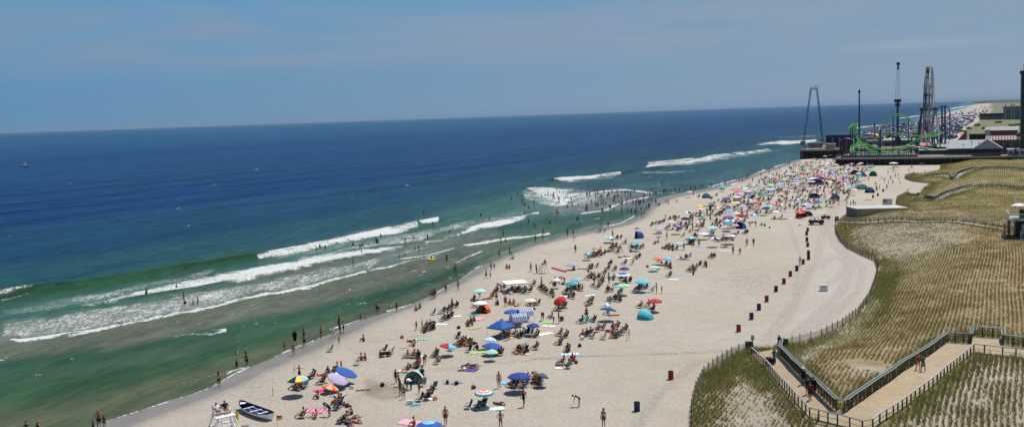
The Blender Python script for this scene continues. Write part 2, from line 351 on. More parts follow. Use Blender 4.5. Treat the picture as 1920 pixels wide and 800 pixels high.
def sand_material():
    m = bpy.data.materials.new('beach_sand'); m.use_nodes = True; t = m.node_tree; b = t.nodes['Principled BSDF']; l = t.links
    g = nd(t, 'ShaderNodeNewGeometry').outputs['Position']
    big = noise(t, g, .035, 5); med = noise(t, g, .35, 5, .6); fine = noise(t, g, 2.2, 5, .7); vf_ = noise(t, g, 9, 3, .7)
    base = mixc(t, rng(t, big, .35, .68), (.455, .405, .335), (.515, .47, .40))
    base = mixc(t, rng(t, med, .42, .75, 0, .45), base, (.375, .335, .285))
    base = mixc(t, mth(t, 'MULTIPLY', attrn(t, 'smoothz'), .6), base, (.48, .455, .42))
    fp = mth(t, 'MULTIPLY', rng(t, fine, .50, .68), rng(t, attrn(t, 'prints'), 0, 1, .42, 1.1))
    fp = mth(t, 'MULTIPLY', fp, rng(t, attrn(t, 'smoothz'), 0, 1, 1, .15))
    base = mixc(t, mth(t, 'MULTIPLY', fp, .72), base, (.20, .165, .125))
    base = mixc(t, mth(t, 'MULTIPLY', mth(t, 'MULTIPLY', attrn(t, 'prints'), rng(t, noise(t, g, .95, 4, .75), .53, .62)), .75), base, (.20, .16, .12))
    base = mixc(t, mth(t, 'MULTIPLY', rng(t, noise(t, g, .6, 5, .8), .60, .72), .35), base, (.27, .23, .18))
    base = mixc(t, mth(t, 'MULTIPLY', attrn(t, 'trk'), rng(t, fine, .40, .62, .05, .5)), base, (.22, .19, .155))
    base = mixc(t, mth(t, 'MULTIPLY', attrn(t, 'hole'), rng(t, med, .3, .6, .4, .9)), base, (.27, .22, .16))
    wt = attrn(t, 'wet'); base = mixc(t, mth(t, 'MULTIPLY', wt, .95), base, (.205, .185, .165))
    # dune soil: dead grass litter between plants, streaked along the planted rows
    mp_ = nd(t, 'ShaderNodeMapping'); mp_.inputs['Rotation'].default_value = (0, 0, R_(26.3)); mp_.inputs['Scale'].default_value = (2.2, .12, 1); l.new(g, mp_.inputs[0])
    st = nd(t, 'ShaderNodeTexWave', wave_type='BANDS', bands_direction='X', wave_profile='SIN'); st.inputs['Scale'].default_value = .314; st.inputs['Distortion'].default_value = 1.2; st.inputs['Detail Scale'].default_value = .3
    l.new(mp_.outputs[0], st.inputs[0])
    soil = mixc(t, rng(t, noise(t, g, .06, 4), .38, .62), (.285, .21, .095), (.225, .195, .08))
    soil = mixc(t, rng(t, fine, .35, .7, 0, .6), soil, (.27, .215, .125))
    soil = mixc(t, rng(t, st.outputs[0], .55, 1, 0, .45), soil, (.38, .31, .19))
    soil = mixc(t, rng(t, attrn(t, 'far'), 0, 1, 0, .8), soil, (.13, .145, .08))
    vg = mth(t, 'MULTIPLY', attrn(t, 'veg'), rng(t, med, .25, .6, .6, 1.15))
    base = mixc(t, vg, base, soil)
    l.new(base, b.inputs['Base Color']); l.new(rng(t, wt, 0, 1, .95, .38), b.inputs['Roughness']); b.inputs['Specular IOR Level'].default_value = .25
    hgt = mth(t, 'ADD', mth(t, 'MULTIPLY', fine, .30), mth(t, 'MULTIPLY', med, .25)); hgt = mth(t, 'ADD', hgt, mth(t, 'MULTIPLY', vf_, .03))
    q = nd(t, 'ShaderNodeBump'); q.inputs['Distance'].default_value = 1.0; l.new(hgt, q.inputs['Height']); l.new(rng(t, wt, 0, 1, .9, .04), q.inputs['Strength']); l.new(q.outputs[0], b.inputs['Normal'])
    return m
gme = np_mesh('beach', np.stack([X, Y, Z], 1), F, dict(wet=wet, veg=veg, trk=trk, hole=hole, prints=np.clip(prints, 0, 1), smoothz=smoothz, far=(vf > 0)*1.0), sand_material())
ground = link('beach', gme); tag(ground, kind='structure', label='pale sandy beach rising into planted dunes')
# ---------------------------------------------------------------- sea
X, Y, F = polar(-44, 44, .10, radii(62, 620, 1.0040, 70000, 1.03))
PX, PY = proj(X, Y, WZ); sh = sd(X, Y, LAND2)
LN = [  # (photo polyline, linear colour of the water there)
 ([(-200, 262), (0, 258), (700, 235), (1400, 208), (1800, 192)], (.0045, .060, .145)),
 ([(-200, 330), (0, 310), (600, 280), (1300, 235), (1700, 205), (1790, 196)], (.0010, .035, .118)),
 ([(-200, 420), (0, 400), (500, 350), (1000, 295), (1400, 245), (1650, 222), (1720, 213)], (.0008, .029, .104)),
 ([(-200, 500), (0, 480), (400, 420), (700, 375), (960, 330), (1200, 290), (1420, 258), (1600, 237), (1700, 222)], (.0030, .036, .082)),
 ([(-200, 570), (0, 535), (200, 505), (400, 462), (560, 437), (740, 405), (900, 362), (1000, 342), (1200, 312), (1400, 282), (1500, 262), (1620, 245), (1700, 232)], (0.0099, 0.0527, 0.0682)),
 ([(-200, 590), (0, 558), (200, 532), (350, 502), (480, 483)], (.019, .062, .030)),
 ([(-200, 640), (0, 590), (200, 560), (380, 525), (480, 500), (640, 475), (800, 432), (900, 400), (980, 375), (1040, 345)], (.034, .098, .075)),
 ([(-200, 660), (0, 635), (100, 618), (250, 588), (420, 556), (600, 505), (740, 480), (830, 455), (930, 440)], (.100, .125, .100)),
 ([(-200, 680), (100, 645), (300, 607), (450, 570), (620, 535), (760, 505), (850, 490), (900, 476), (960, 455)], (.088, .098, .062)),
 ([(200, 645), (400, 600), (560, 562), (700, 532), (800, 502), (870, 488)], (.095, .100, .068)),
 ([(-200, 740), (0, 690), (200, 665), (400, 622), (560, 590), (700, 557), (800, 530), (860, 508)], (.022, .060, .028)),
 ([(-200, 790), (0, 740), (200, 715), (350, 680), (500, 632), (650, 583), (780, 540), (850, 515), (905, 485), (990, 452), (1080, 424)], (.027, .066, .026)),
 ([(0, 800), (150, 770), (300, 730), (420, 690), (520, 652), (640, 598), (760, 562), (850, 522)], (.070, .085, .045)),
 ([(900, 490), (990, 458), (1060, 437), (1130, 424), (1180, 410)], (.15, .17, .13)),
 ([(940, 430), (1040, 412), (1120, 405), (1180, 398)], (.026, .078, .052)),
 ([(1030, 445), (1100, 420), (1170, 404)], (.024, .075, .045)),
 ([(960, 405), (1010, 385), (1060, 366)], (0.0720, 0.1360, 0.1200)),
 ([(1050, 396), (1100, 380), (1150, 372), (1215, 366)], (0.1445, 0.1615, 0.1530)),
 ([(1085, 392), (1140, 386), (1200, 378)], (0.1445, 0.1615, 0.1530)),
 ([(1170, 352), (1250, 356), (1330, 345), (1400, 322), (1480, 298)], (0.0375, 0.0975, 0.0975)),
 ([(1100, 345), (1200, 340), (1300, 325), (1400, 300), (1490, 280)], (0.0163, 0.0650, 0.0813)),
 ([(1620, 248), (1700, 233), (1780, 207), (1825, 196)], (.07, .17, .18)),
]
SC_ = 0.0; Wt = np.zeros(len(X)); WC = np.zeros((len(X), 3)); K = (np.abs(PX) < 2600)
wx = (fbm(X/18., Y/18., 3)-.5)*5*np.clip(100/np.maximum(np.hypot(X, Y), 1), .05, 1)*2
for pts, c in LN:
    d = dline(PX, PY+wx, pts); ww = 1/(d+3.5)**2.6; Wt += ww; WC += ww[:, None]*np.array(c)
WC /= Wt[:, None]
FO = [
 ([(500, 478), (640, 452), (800, 425), (900, 405), (985, 392), (1010, 396), (900, 428), (800, 450), (650, 470), (520, 490)], .43, 6), ([(560, 455), (700, 425), (785, 410), (830, 405), (826, 411), (720, 430), (600, 450)], .42, 3), ([(1205, 312), (1300, 300), (1440, 279), (1500, 276), (1440, 288), (1330, 306), (1250, 316)], .47, 3), ([(1035, 338), (1164, 326), (1150, 336), (1060, 344)], .45, 3), ([(975, 352), (1100, 354), (1225, 360), (1150, 372), (1100, 388), (1040, 392), (980, 376)], .46, 5),
  # (polygon in photo pixels, strength, edge softness px)
 ([(478, 480), (520, 468), (560, 459), (600, 450), (650, 440), (720, 430), (784, 419), (789, 426), (740, 439), (680, 450), (640, 459), (600, 467), (540, 479), (487, 485)], .84, 3.0),
 ([(784, 419), (800, 415), (826, 410), (824, 416), (806, 421), (790, 424)], .95, 1.5),
 ([(106, 580), (150, 572), (220, 556), (300, 536), (360, 520), (420, 507), (480, 500), (540, 486), (600, 476), (680, 466), (780, 458), (787, 462), (740, 473), (660, 487), (600, 500), (540, 513), (480, 525), (400, 538), (330, 549), (250, 561), (180, 575), (110, 587)], .82, 4.0),
 ([(400, 505), (480, 494), (560, 480), (620, 466), (700, 452), (790, 432), (850, 424), (830, 440), (780, 460), (650, 474), (560, 488), (430, 510)], .48, 6.0), ([(0, 572), (120, 556), (300, 518), (440, 494), (380, 524), (200, 566), (60, 592), (0, 598)], .44, 7),
 ([(110, 588), (250, 562), (400, 540), (540, 514), (690, 484), (790, 462), (845, 448), (800, 470), (720, 490), (690, 512), (634, 520), (592, 533), (565, 540), (510, 550), (455, 560), (400, 577), (280, 600), (200, 617), (130, 628), (40, 640), (20, 620)], .475, 5.0),
 ([(14, 637), (60, 637), (130, 624), (200, 613), (280, 596), (340, 583), (400, 572), (455, 557), (510, 547), (560, 537), (592, 531), (634, 517), (686, 508), (687, 513), (634, 523), (592, 536), (560, 543), (510, 553), (455, 563), (400, 578), (340, 590), (280, 602), (200, 618), (130, 631), (60, 643), (20, 645)], .95, 1.8),
 ([(0, 560), (60, 548), (60, 552), (0, 566)], .7, 2), ([(0, 600), (60, 585), (110, 590), (60, 630), (0, 640)], .46, 8),
 ([(150, 575), (320, 533), (330, 545), (180, 572)], .7, 4),
 ([(270, 632), (330, 622), (420, 613), (426, 618), (400, 625), (340, 630)], .58, 4), ([(380, 622), (425, 613), (426, 618), (395, 625)], .85, 2),
 ([(690, 505), (730, 497), (793, 480), (795, 484), (735, 502), (692, 511)], .75, 2), ([(795, 482), (850, 464), (900, 452), (902, 456), (850, 468), (797, 487)], .55, 2),
 ([(793, 456), (850, 442), (900, 420), (940, 411), (969, 407), (992, 402), (1014, 396), (1012, 403), (992, 407), (947, 423), (900, 431), (850, 446), (796, 461)], .82, 2.4),
 ([(830, 445), (900, 415), (980, 400), (960, 412), (900, 425)], .6, 4),
 ([(868, 457), (900, 452), (940, 447), (962, 443), (1000, 439), (1031, 436), (1030, 439), (1000, 443), (962, 448), (920, 455), (870, 461)], .88, 1.5),
 ([(1000, 432), (1040, 425)], .0, 1),
 ([(981, 351), (1005, 348), (1040, 351), (1082, 353), (1092, 349), (1090, 353), (1080, 357), (1065, 360), (1119, 358), (1172, 355), (1172, 357), (1119, 361), (1077, 369), (1070, 378), (1062, 386), (1046, 388), (1026, 386), (1045, 382), (1027, 374), (1002, 371), (976, 373), (994, 366), (1005, 362), (990, 357)], .74, 2.6),
 ([(1170, 355), (1195, 356), (1222, 361), (1240, 362), (1222, 363), (1190, 359)], .85, 1.5), ([(1150, 383), (1170, 377), (1215, 368), (1215, 370), (1172, 380), (1150, 388), (1144, 395), (1110, 399), (1090, 402), (1090, 399), (1130, 394), (1144, 389)], .72, 1.5),
 ([(1037, 335), (1052, 331), (1075, 329), (1125, 329), (1164, 324), (1163, 327), (1125, 333), (1070, 340), (1050, 339)], .9, 1.5),
 ([(1207, 315), (1215, 305), (1300, 296), (1340, 288), (1375, 284), (1440, 278), (1465, 277), (1440, 281), (1375, 290), (1325, 301), (1290, 305), (1250, 311), (1212, 318)], .74, 2.6), ([(1200, 321), (1300, 318), (1305, 322), (1250, 326), (1200, 326)], .6, 2.5),
 ([(1412, 269), (1460, 263), (1535, 260), (1530, 267), (1480, 272), (1418, 273)], .78, 2), ([(1450, 256), (1535, 252), (1535, 257), (1460, 260)], .5, 2),
 ([(1415, 324), (1437, 316), (1437, 320), (1420, 326), (1395, 333)], .95, 1.5), ([(1470, 306), (1492, 300), (1491, 302), (1472, 308)], .9, 1),
 ([(1200, 362), (1300, 357), (1300, 359), (1210, 366)], .6, 1.5), ([(1300, 357), (1350, 347), (1387, 335), (1389, 337), (1350, 350)], .75, 1.2),
 ([(1640, 226), (1690, 220), (1740, 213), (1800, 205), (1800, 207), (1740, 216), (1690, 223)], .8, 1.2), ([(1700, 232), (1740, 222), (1790, 210), (1790, 213), (1745, 226), (1705, 236)], .85, 1.5),
 ([(1745, 210), (1790, 201), (1830, 196), (1830, 198), (1790, 204)], .8, .8), ([(1600, 238), (1660, 232), (1660, 236), (1600, 243)], .7, 1.5), ([(1770, 216), (1800, 205), (1845, 192), (1848, 193), (1805, 207), (1775, 218)], .75, 1),
 ([(650, 585), (700, 575), (702, 577), (655, 588)], 0, 1), ([(860, 492), (900, 480), (860, 497)], .5, 2),
]
foam = np.zeros(len(X))
jag = ((fbm(X/1.6, Y/1.6, 3)-.5)*6+(fbm(X/9+40, Y/9, 3)-.5)*13)*np.clip(150/np.maximum(np.hypot(X, Y), 1), .14, 1)
for poly, s, e in FO:
    xs = [p[0] for p in poly]; ys = [p[1] for p in poly]
    k = (PX > min(xs)-20) & (PX < max(xs)+20) & (PY > min(ys)-20) & (PY < max(ys)+20)
    if not k.any() or s == 0: continue
    v = smooth(-e*.35, e*1.55, sd(PX[k], PY[k]+jag[k], poly))*s*(.80+.42*fbm(X[k]/5., Y[k]/5., 3)); foam[k] = np.maximum(foam[k], v)
TH = [([(1119, 359.5), (1172, 356), (1190, 357.5), (1222, 361.5)], 1.1), ([(1066, 377), (1085, 369), (1119, 360)], 1.2), ([(1090, 400.5), (1128, 395), (1144, 389), (1172, 378.5), (1215, 369)], 1.0), ([(1207, 316), (1260, 309.5), (1325, 301), (1375, 291), (1440, 280)], 1.3), ([(0, 553), (30, 548), (62, 543)], 1.0), ([(1215, 305.5), (1260, 301), (1300, 297)], .9), ([(1039, 336), (1100, 331), (1164, 325)], 1.1), ([(870, 458.5), (940, 450), (1030, 438)], 1.0), ([(687, 510), (600, 532), (510, 550), (400, 576), (280, 601), (130, 630)], 1.0),([(196, 790), (300, 757), (392, 727)], .9), ([(392, 727), (432, 704), (468, 687)], 1.0), ([(517, 667), (562, 647), (602, 634), (620, 626)], .9), ([(620, 617), (661, 604), (675, 600)], 1.1),
      ([(700, 595), (722, 587)], 1), ([(726, 583), (762, 574)], 1), ([(749, 577), (771, 570)], 1), ([(820, 548), (852, 529)], 1), ([(868, 520), (888, 507), (893, 500)], 1), ([(895, 501), (906, 497)], 1), ([(550, 665), (575, 655)], .8),
      ([(1130, 425), (1165, 418), (1189, 405)], .8), ([(905, 470), (880, 480), (855, 492)], .7), ([(425, 700), (455, 688)], .7), ([(330, 720), (440, 693)], .35), ([(750, 485), (800, 478), (850, 466)], .6),
      ([(1330, 350), (1380, 337)], .7), ([(1450, 314), (1490, 302)], .8), ([(1505, 292), (1535, 283)], .6)]
for pts, wd in TH:
    d = dline(PX, PY+jag*.25, pts); foam = np.maximum(foam, (.80 if wd > .5 else .5)*np.exp(-(d/(wd*1.1+.55))**2))
for _ in range(150):       # small scattered whitecaps in the trough and far out
    a, b_ = RS.uniform(0, 900), RS.uniform(0, 1); py_ = 720-(a*.22)-b_*60 if b_ < .8 else RS.uniform(300, 460); px_ = a if b_ < .8 else RS.uniform(0, 1300)
    ln = RS.uniform(1, 5); d = dline(PX, PY, [(px_-ln, py_+ln*.2), (px_+ln, py_-ln*.2)]); foam = np.maximum(foam, RS.uniform(.35, .7)*np.exp(-(d/.8)**2))
CREST = [([(0, 551), (200, 527), (350, 500), (478, 481), (600, 462), (720, 433), (826, 411)], .9, 1.7), ([(106, 585), (300, 553), (480, 520), (660, 484), (787, 459), (900, 424), (992, 404), (1014, 398)], .5, 1.2),
         ([(1037, 337), (1100, 333), (1164, 325)], .8, 2.2), ([(981, 366), (1070, 358), (1172, 355)], .4, 1.6), ([(1150, 350), (1250, 355)], .4, 2.), ([(1180, 322), (1300, 304), (1400, 290), (1480, 275)], .9, 3), ([(1412, 272), (1540, 262)], 1., 4), ([(14, 641), (200, 616), (400, 576), (592, 534), (686, 510)], .2, .8)]
Z = np.full(len(X), WZ); near = np.hypot(X, Y) < 620
for pts, A, wd in CREST:
    d = dline(X[near], Y[near], wpoly(pts, WZ)); Z[near] += A*np.exp(-(d/wd)**2)*(.75+.5*fbm(X[near]/8, Y[near]/8, 2))
U = X*ES.x+Y*ES.y; V = X*EP.x+Y*EP.y
off = smooth(60, 160, -sh)*(np.hypot(X, Y) < 2500)
Z += off*(.34*np.sin(V/6.5+3*fbm(U/60, V/30, 2))+.12*np.sin(V/2.9+U/30+4*fbm(U/25, V/12, 2)))
keep = (sh < 3)[F].any(1); F = F[keep]
def water_material():
    m = bpy.data.materials.new('sea_water'); m.use_nodes = True; t = m.node_tree; b = t.nodes['Principled BSDF']; l = t.links
    g = nd(t, 'ShaderNodeNewGeometry').outputs['Position']
    rot = nd(t, 'ShaderNodeMapping'); rot.inputs['Rotation'].default_value = (0, 0, R_(26.3-12)); l.new(g, rot.inputs[0]); g2 = rot.outputs[0]
    def sc(v, s): k = nd(t, 'ShaderNodeMapping'); k.inputs['Scale'].default_value = s; l.new(v, k.inputs[0]); return k.outputs[0]
    col = attrn(t, 'wcol', False)
    sw = noise(t, sc(g2, (.09, .022, 1)), 1, 5, .6, .4); md = noise(t, sc(g2, (.55, .17, 1)), 1, 5, .65, .5); fi = noise(t, sc(g2, (2.6, 1.0, 1)), 1, 4, .6)
    patch = noise(t, sc(g2, (.006, .0016, 1)), 1, 5, .6)
    v = mth(t, 'ADD', rng(t, patch, .35, .68, .84, 1.18), rng(t, md, .35, .7, -.24, .34)); v = mth(t, 'ADD', v, rng(t, sw, .35, .68, -.22, .24))
    x = nd(t, 'ShaderNodeVectorMath', operation='SCALE'); l.new(col, x.inputs[0]); l.new(v, x.inputs['Scale'])
    lace = nd(t, 'ShaderNodeTexVoronoi', feature='DISTANCE_TO_EDGE'); lace.inputs['Scale'].default_value = 1
    ds = nd(t, 'ShaderNodeVectorMath', operation='ADD'); nn = nd(t, 'ShaderNodeTexNoise'); nn.inputs['Scale'].default_value = 1.2; nn.inputs['Detail'].default_value = 4; l.new(g, nn.inputs[0])
    s2 = nd(t, 'ShaderNodeVectorMath', operation='SCALE'); s2.inputs['Scale'].default_value = 1.1; l.new(nn.outputs['Color'], s2.inputs[0]); l.new(sc(g2, (2.0, .8, 1)), ds.inputs[0]); l.new(s2.outputs[0], ds.inputs[1]); l.new(ds.outputs[0], lace.inputs['Vector'])
    le = rng(t, lace.outputs['Distance'], 0, .22, 1, 0)       # 1 on lace threads
    br = noise(t, sc(g2, (1.1, .45, 1)), 1, 6, .7)
    br2 = noise(t, sc(g2, (.22, .07, 1)), 1, 5, .7); br = mth(t, 'ADD', mth(t, 'MULTIPLY', br, .55), mth(t, 'MULTIPLY', br2, .45))
    brc = rng(t, br, .34, .66); thr = mth(t, 'ADD', mth(t, 'MULTIPLY', brc, .52), mth(t, 'MULTIPLY', mth(t, 'SUBTRACT', 1, le), .36)); thr = mth(t, 'ADD', thr, .06)
    fm = mth(t, 'SUBTRACT', attrn(t, 'foam'), thr); fm = rng(t, fm, -.08, .27, 0, 1)
    fm = mth(t, 'MULTIPLY', fm, rng(t, attrn(t, 'foam'), .05, .3))
    base = mixc(t, fm, x.outputs[0], (.70, .71, .71))
    base = mixc(t, rng(t, attrn(t, 'foam'), .25, .9, 0, .32), base, (.36, .40, .38))
    l.new(base, b.inputs['Base Color']); l.new(rng(t, fm, 0, 1, .30, .8), b.inputs['Roughness']); b.inputs['IOR'].default_value = 1.33; b.inputs['Specular IOR Level'].default_value = .03
    h = mth(t, 'ADD', mth(t, 'MULTIPLY', sw, 2.2), mth(t, 'MULTIPLY', md, .8)); h = mth(t, 'ADD', h, mth(t, 'MULTIPLY', fi, .12)); h = mth(t, 'ADD', h, mth(t, 'MULTIPLY', fm, mth(t, 'MULTIPLY', br, 1.1)))
    q = nd(t, 'ShaderNodeBump'); q.inputs['Distance'].default_value = 1.0; l.new(h, q.inputs['Height']); l.new(rng(t, attrn(t, 'calm'), 0, 1, .65, .16), q.inputs['Strength']); l.new(q.outputs[0], b.inputs['Normal'])
    return m
calm = smooth(-70, -20, sh)
sea = link('sea', np_mesh('sea', np.stack([X, Y, Z], 1), F, dict(wcol=WC, foam=foam, calm=calm), water_material())); tag(sea, kind='structure', label='deep blue ocean turning green over the sandbar with white surf')
# ---------------------------------------------------------------- beach grass (stuff), planted in rows parallel to the shore
def grass():
    gx = []; 
    for (v0, sp, r0, r1) in ((0, .29, 70, 190), (0, .42, 190, 300), (0, .60, 300, 520)):
        u = np.arange(-100, 620, sp); v = np.arange(-330, 40, .47 if r0 < 200 else .60); U_, V_ = np.meshgrid(u, v); U_ = U_+RS.uniform(-.17, .17, U_.shape); V_ = V_+RS.normal(0, .035, U_.shape)
        V_ = V_+.5*(fbm(U_/30, V_/40, 2)-.5)*2
        x = U_*ES.x+V_*EP.x; y = U_*ES.y+V_*EP.y; r = np.hypot(x, y)
        k = (r >= r0) & (r < r1) & (y > 60) & (x > 5); x, y, r = x[k], y[k], r[k]; px, py = proj(x, y, 2.0)
        k = (px > 1270) & (px < 1980) & (py > 285) & (py < 850); gx.append(np.stack([x[k], y[k], r[k], px[k], py[k]], 1))
    g = np.concatenate(gx); d = sd(g[:, 0], g[:, 1], DUNE); k = d > .1; g = g[k]; d = d[k]
    x, y, r, px, py = g.T
    wk = [sd(x, y, p) for p in WALKS]; off_ = np.ones(len(x), bool)
    for q in wk: off_ &= q < -.25
    g = g[off_]; d = d[off_]; x, y, r, px, py = g.T
    def sp_(poly, e): return smooth(-e, e, sd(px, py, poly))
    bA = sp_([(1600, 415), (1700, 415), (1790, 420), (1830, 450), (1780, 470), (1745, 470), (1690, 482), (1640, 480), (1595, 460), (1590, 430)], 10)
    bB = sp_([(1330, 720), (1400, 690), (1450, 720), (1520, 775), (1600, 810), (1310, 830), (1312, 760)], 12)
    bC = sp_([(1840, 665), (1960, 665), (1960, 830), (1640, 830), (1700, 790), (1790, 705)], 10)
    bD = sp_([(1580, 690), (1600, 683), (1660, 690), (1680, 700), (1650, 712), (1600, 706)], 6)
    bE = sp_([(1490, 655), (1550, 610), (1640, 540), (1655, 545), (1600, 620), (1540, 665), (1500, 700)], 10)
    edge = 1-smooth(1.2, 5.5, d); wedge = 1-smooth(.3, 3.2, -np.max(np.stack([sd(x, y, p) for p in WALKS]), 0))
    n1 = fbm(x/7., y/7., 3)
    keepp = .97-.93*bD-.50*bE-.08*bA-.58*bB*(1-wedge)*(1-edge*.6)+np.zeros(len(x)); keepp *= (smooth(.18, .38, n1)*.5+.5)*(.55+.45*smooth(.22, .5, fbm(x/2.3, y/2.3, 2)))
    k = RS.rand(len(x)) < keepp; x, y, r, px, py, d, edge, wedge, n1, bA, bB, bC, bE = [a[k] for a in (x, y, r, px, py, d, edge, wedge, n1, bA, bB, bC, bE)]
    lush = np.clip(edge*.9+wedge+.25*smooth(.5, .7, n1)+.22*bC, 0, 1)
    hgt = (.24+.40*lush+RS.uniform(-.08, .12, len(x)))*(1-.25*bA)*(.6+.8*fbm(x/2.8+7, y/2.8, 2))*RS.uniform(.7, 1.3, len(x)); nb = np.where(r < 190, np.where(lush > .4, 10, 7), 5)
    green = np.array([.20, .22, .06]); olive = np.array([.29, .24, .078]); brown = np.array([.30, .215, .08]); straw = np.array([.45, .38, .20]); pale = np.array([.46, .47, .27])
    t1 = smooth(.35, .65, fbm(x/16.+9, y/16., 3))[:, None]; col = olive*(1-t1)+brown*t1; farm = smooth(230, 300, r)[:, None]; col = col*(1-farm)+np.array([.38, .34, .105])*farm
    dk_ = np.maximum(bA, bC)[:, None]*.75; col = col*(1-dk_)+np.array([.15, .12, .05])*dk_; col = col*(1-lush[:, None])+green*lush[:, None]; col = col*(1-bE[:, None]*.7)+pale*bE[:, None]*.7
    z = zt(x, y); idx = np.repeat(np.arange(len(x)), nb); m = len(idx); ph = RS.uniform(0, 2*PI, m); hh = hgt[idx]*RS.uniform(.65, 1.15, m); lean = hh*RS.uniform(.15, .75, m)
    spread = .10+.10*(r[idx] > 190); w_ = np.where(r[idx] < 190, .034, np.where(r[idx] < 300, .048, .07))*RS.uniform(.7, 1.3, m)*(1+lush[idx]*.2)
    bx = x[idx]+np.cos(ph)*RS.uniform(0, 1, m)*spread; by = y[idx]+np.sin(ph)*RS.uniform(0, 1, m)*spread; bz = z[idx]-.03
    tx = bx+np.cos(ph)*lean-.10; ty = by+np.sin(ph)*lean; q = RS.uniform(0, 2*PI, m)
    v0 = np.stack([bx-np.cos(q)*w_, by-np.sin(q)*w_, bz], 1); v1 = np.stack([bx+np.cos(q)*w_, by+np.sin(q)*w_, bz], 1); v2 = np.stack([tx, ty, bz+hh], 1)
    V_ = np.stack([v0, v1, v2], 1).reshape(-1, 3); Fc = np.arange(3*m).reshape(-1, 3)
    cc = col[idx]; dead = RS.rand(m) < .22; cc[dead] = cc[dead]*.4+straw*.6; cc = cc*RS.uniform(.75, 1.3, m)[:, None]; cc = np.repeat(cc, 3, 0); 
    GM = objmat('grass_blades', .7, attr='Col', var=.1, scale=.5); tt = GM.node_tree; bs = tt.nodes['Principled BSDF']; tr = nd(tt, 'ShaderNodeBsdfTranslucent'); tt.links.new(bs.inputs['Base Color'].links[0].from_socket, tr.inputs[0]); mx = nd(tt, 'ShaderNodeMixShader'); mx.inputs[0].default_value = .38
    tt.links.new(bs.outputs[0], mx.inputs[1]); tt.links.new(tr.outputs[0], mx.inputs[2]); tt.links.new(mx.outputs[0], [n_ for n_ in tt.nodes if n_.type == 'OUTPUT_MATERIAL'][0].inputs[0])
    o = link('beach_grass', np_mesh('beach_grass', V_, Fc, dict(Col=cc), GM, False))
    tag(o, 'olive green beach grass planted in long rows over the sand dunes', 'grass', kind='stuff'); print('grass blades', m)
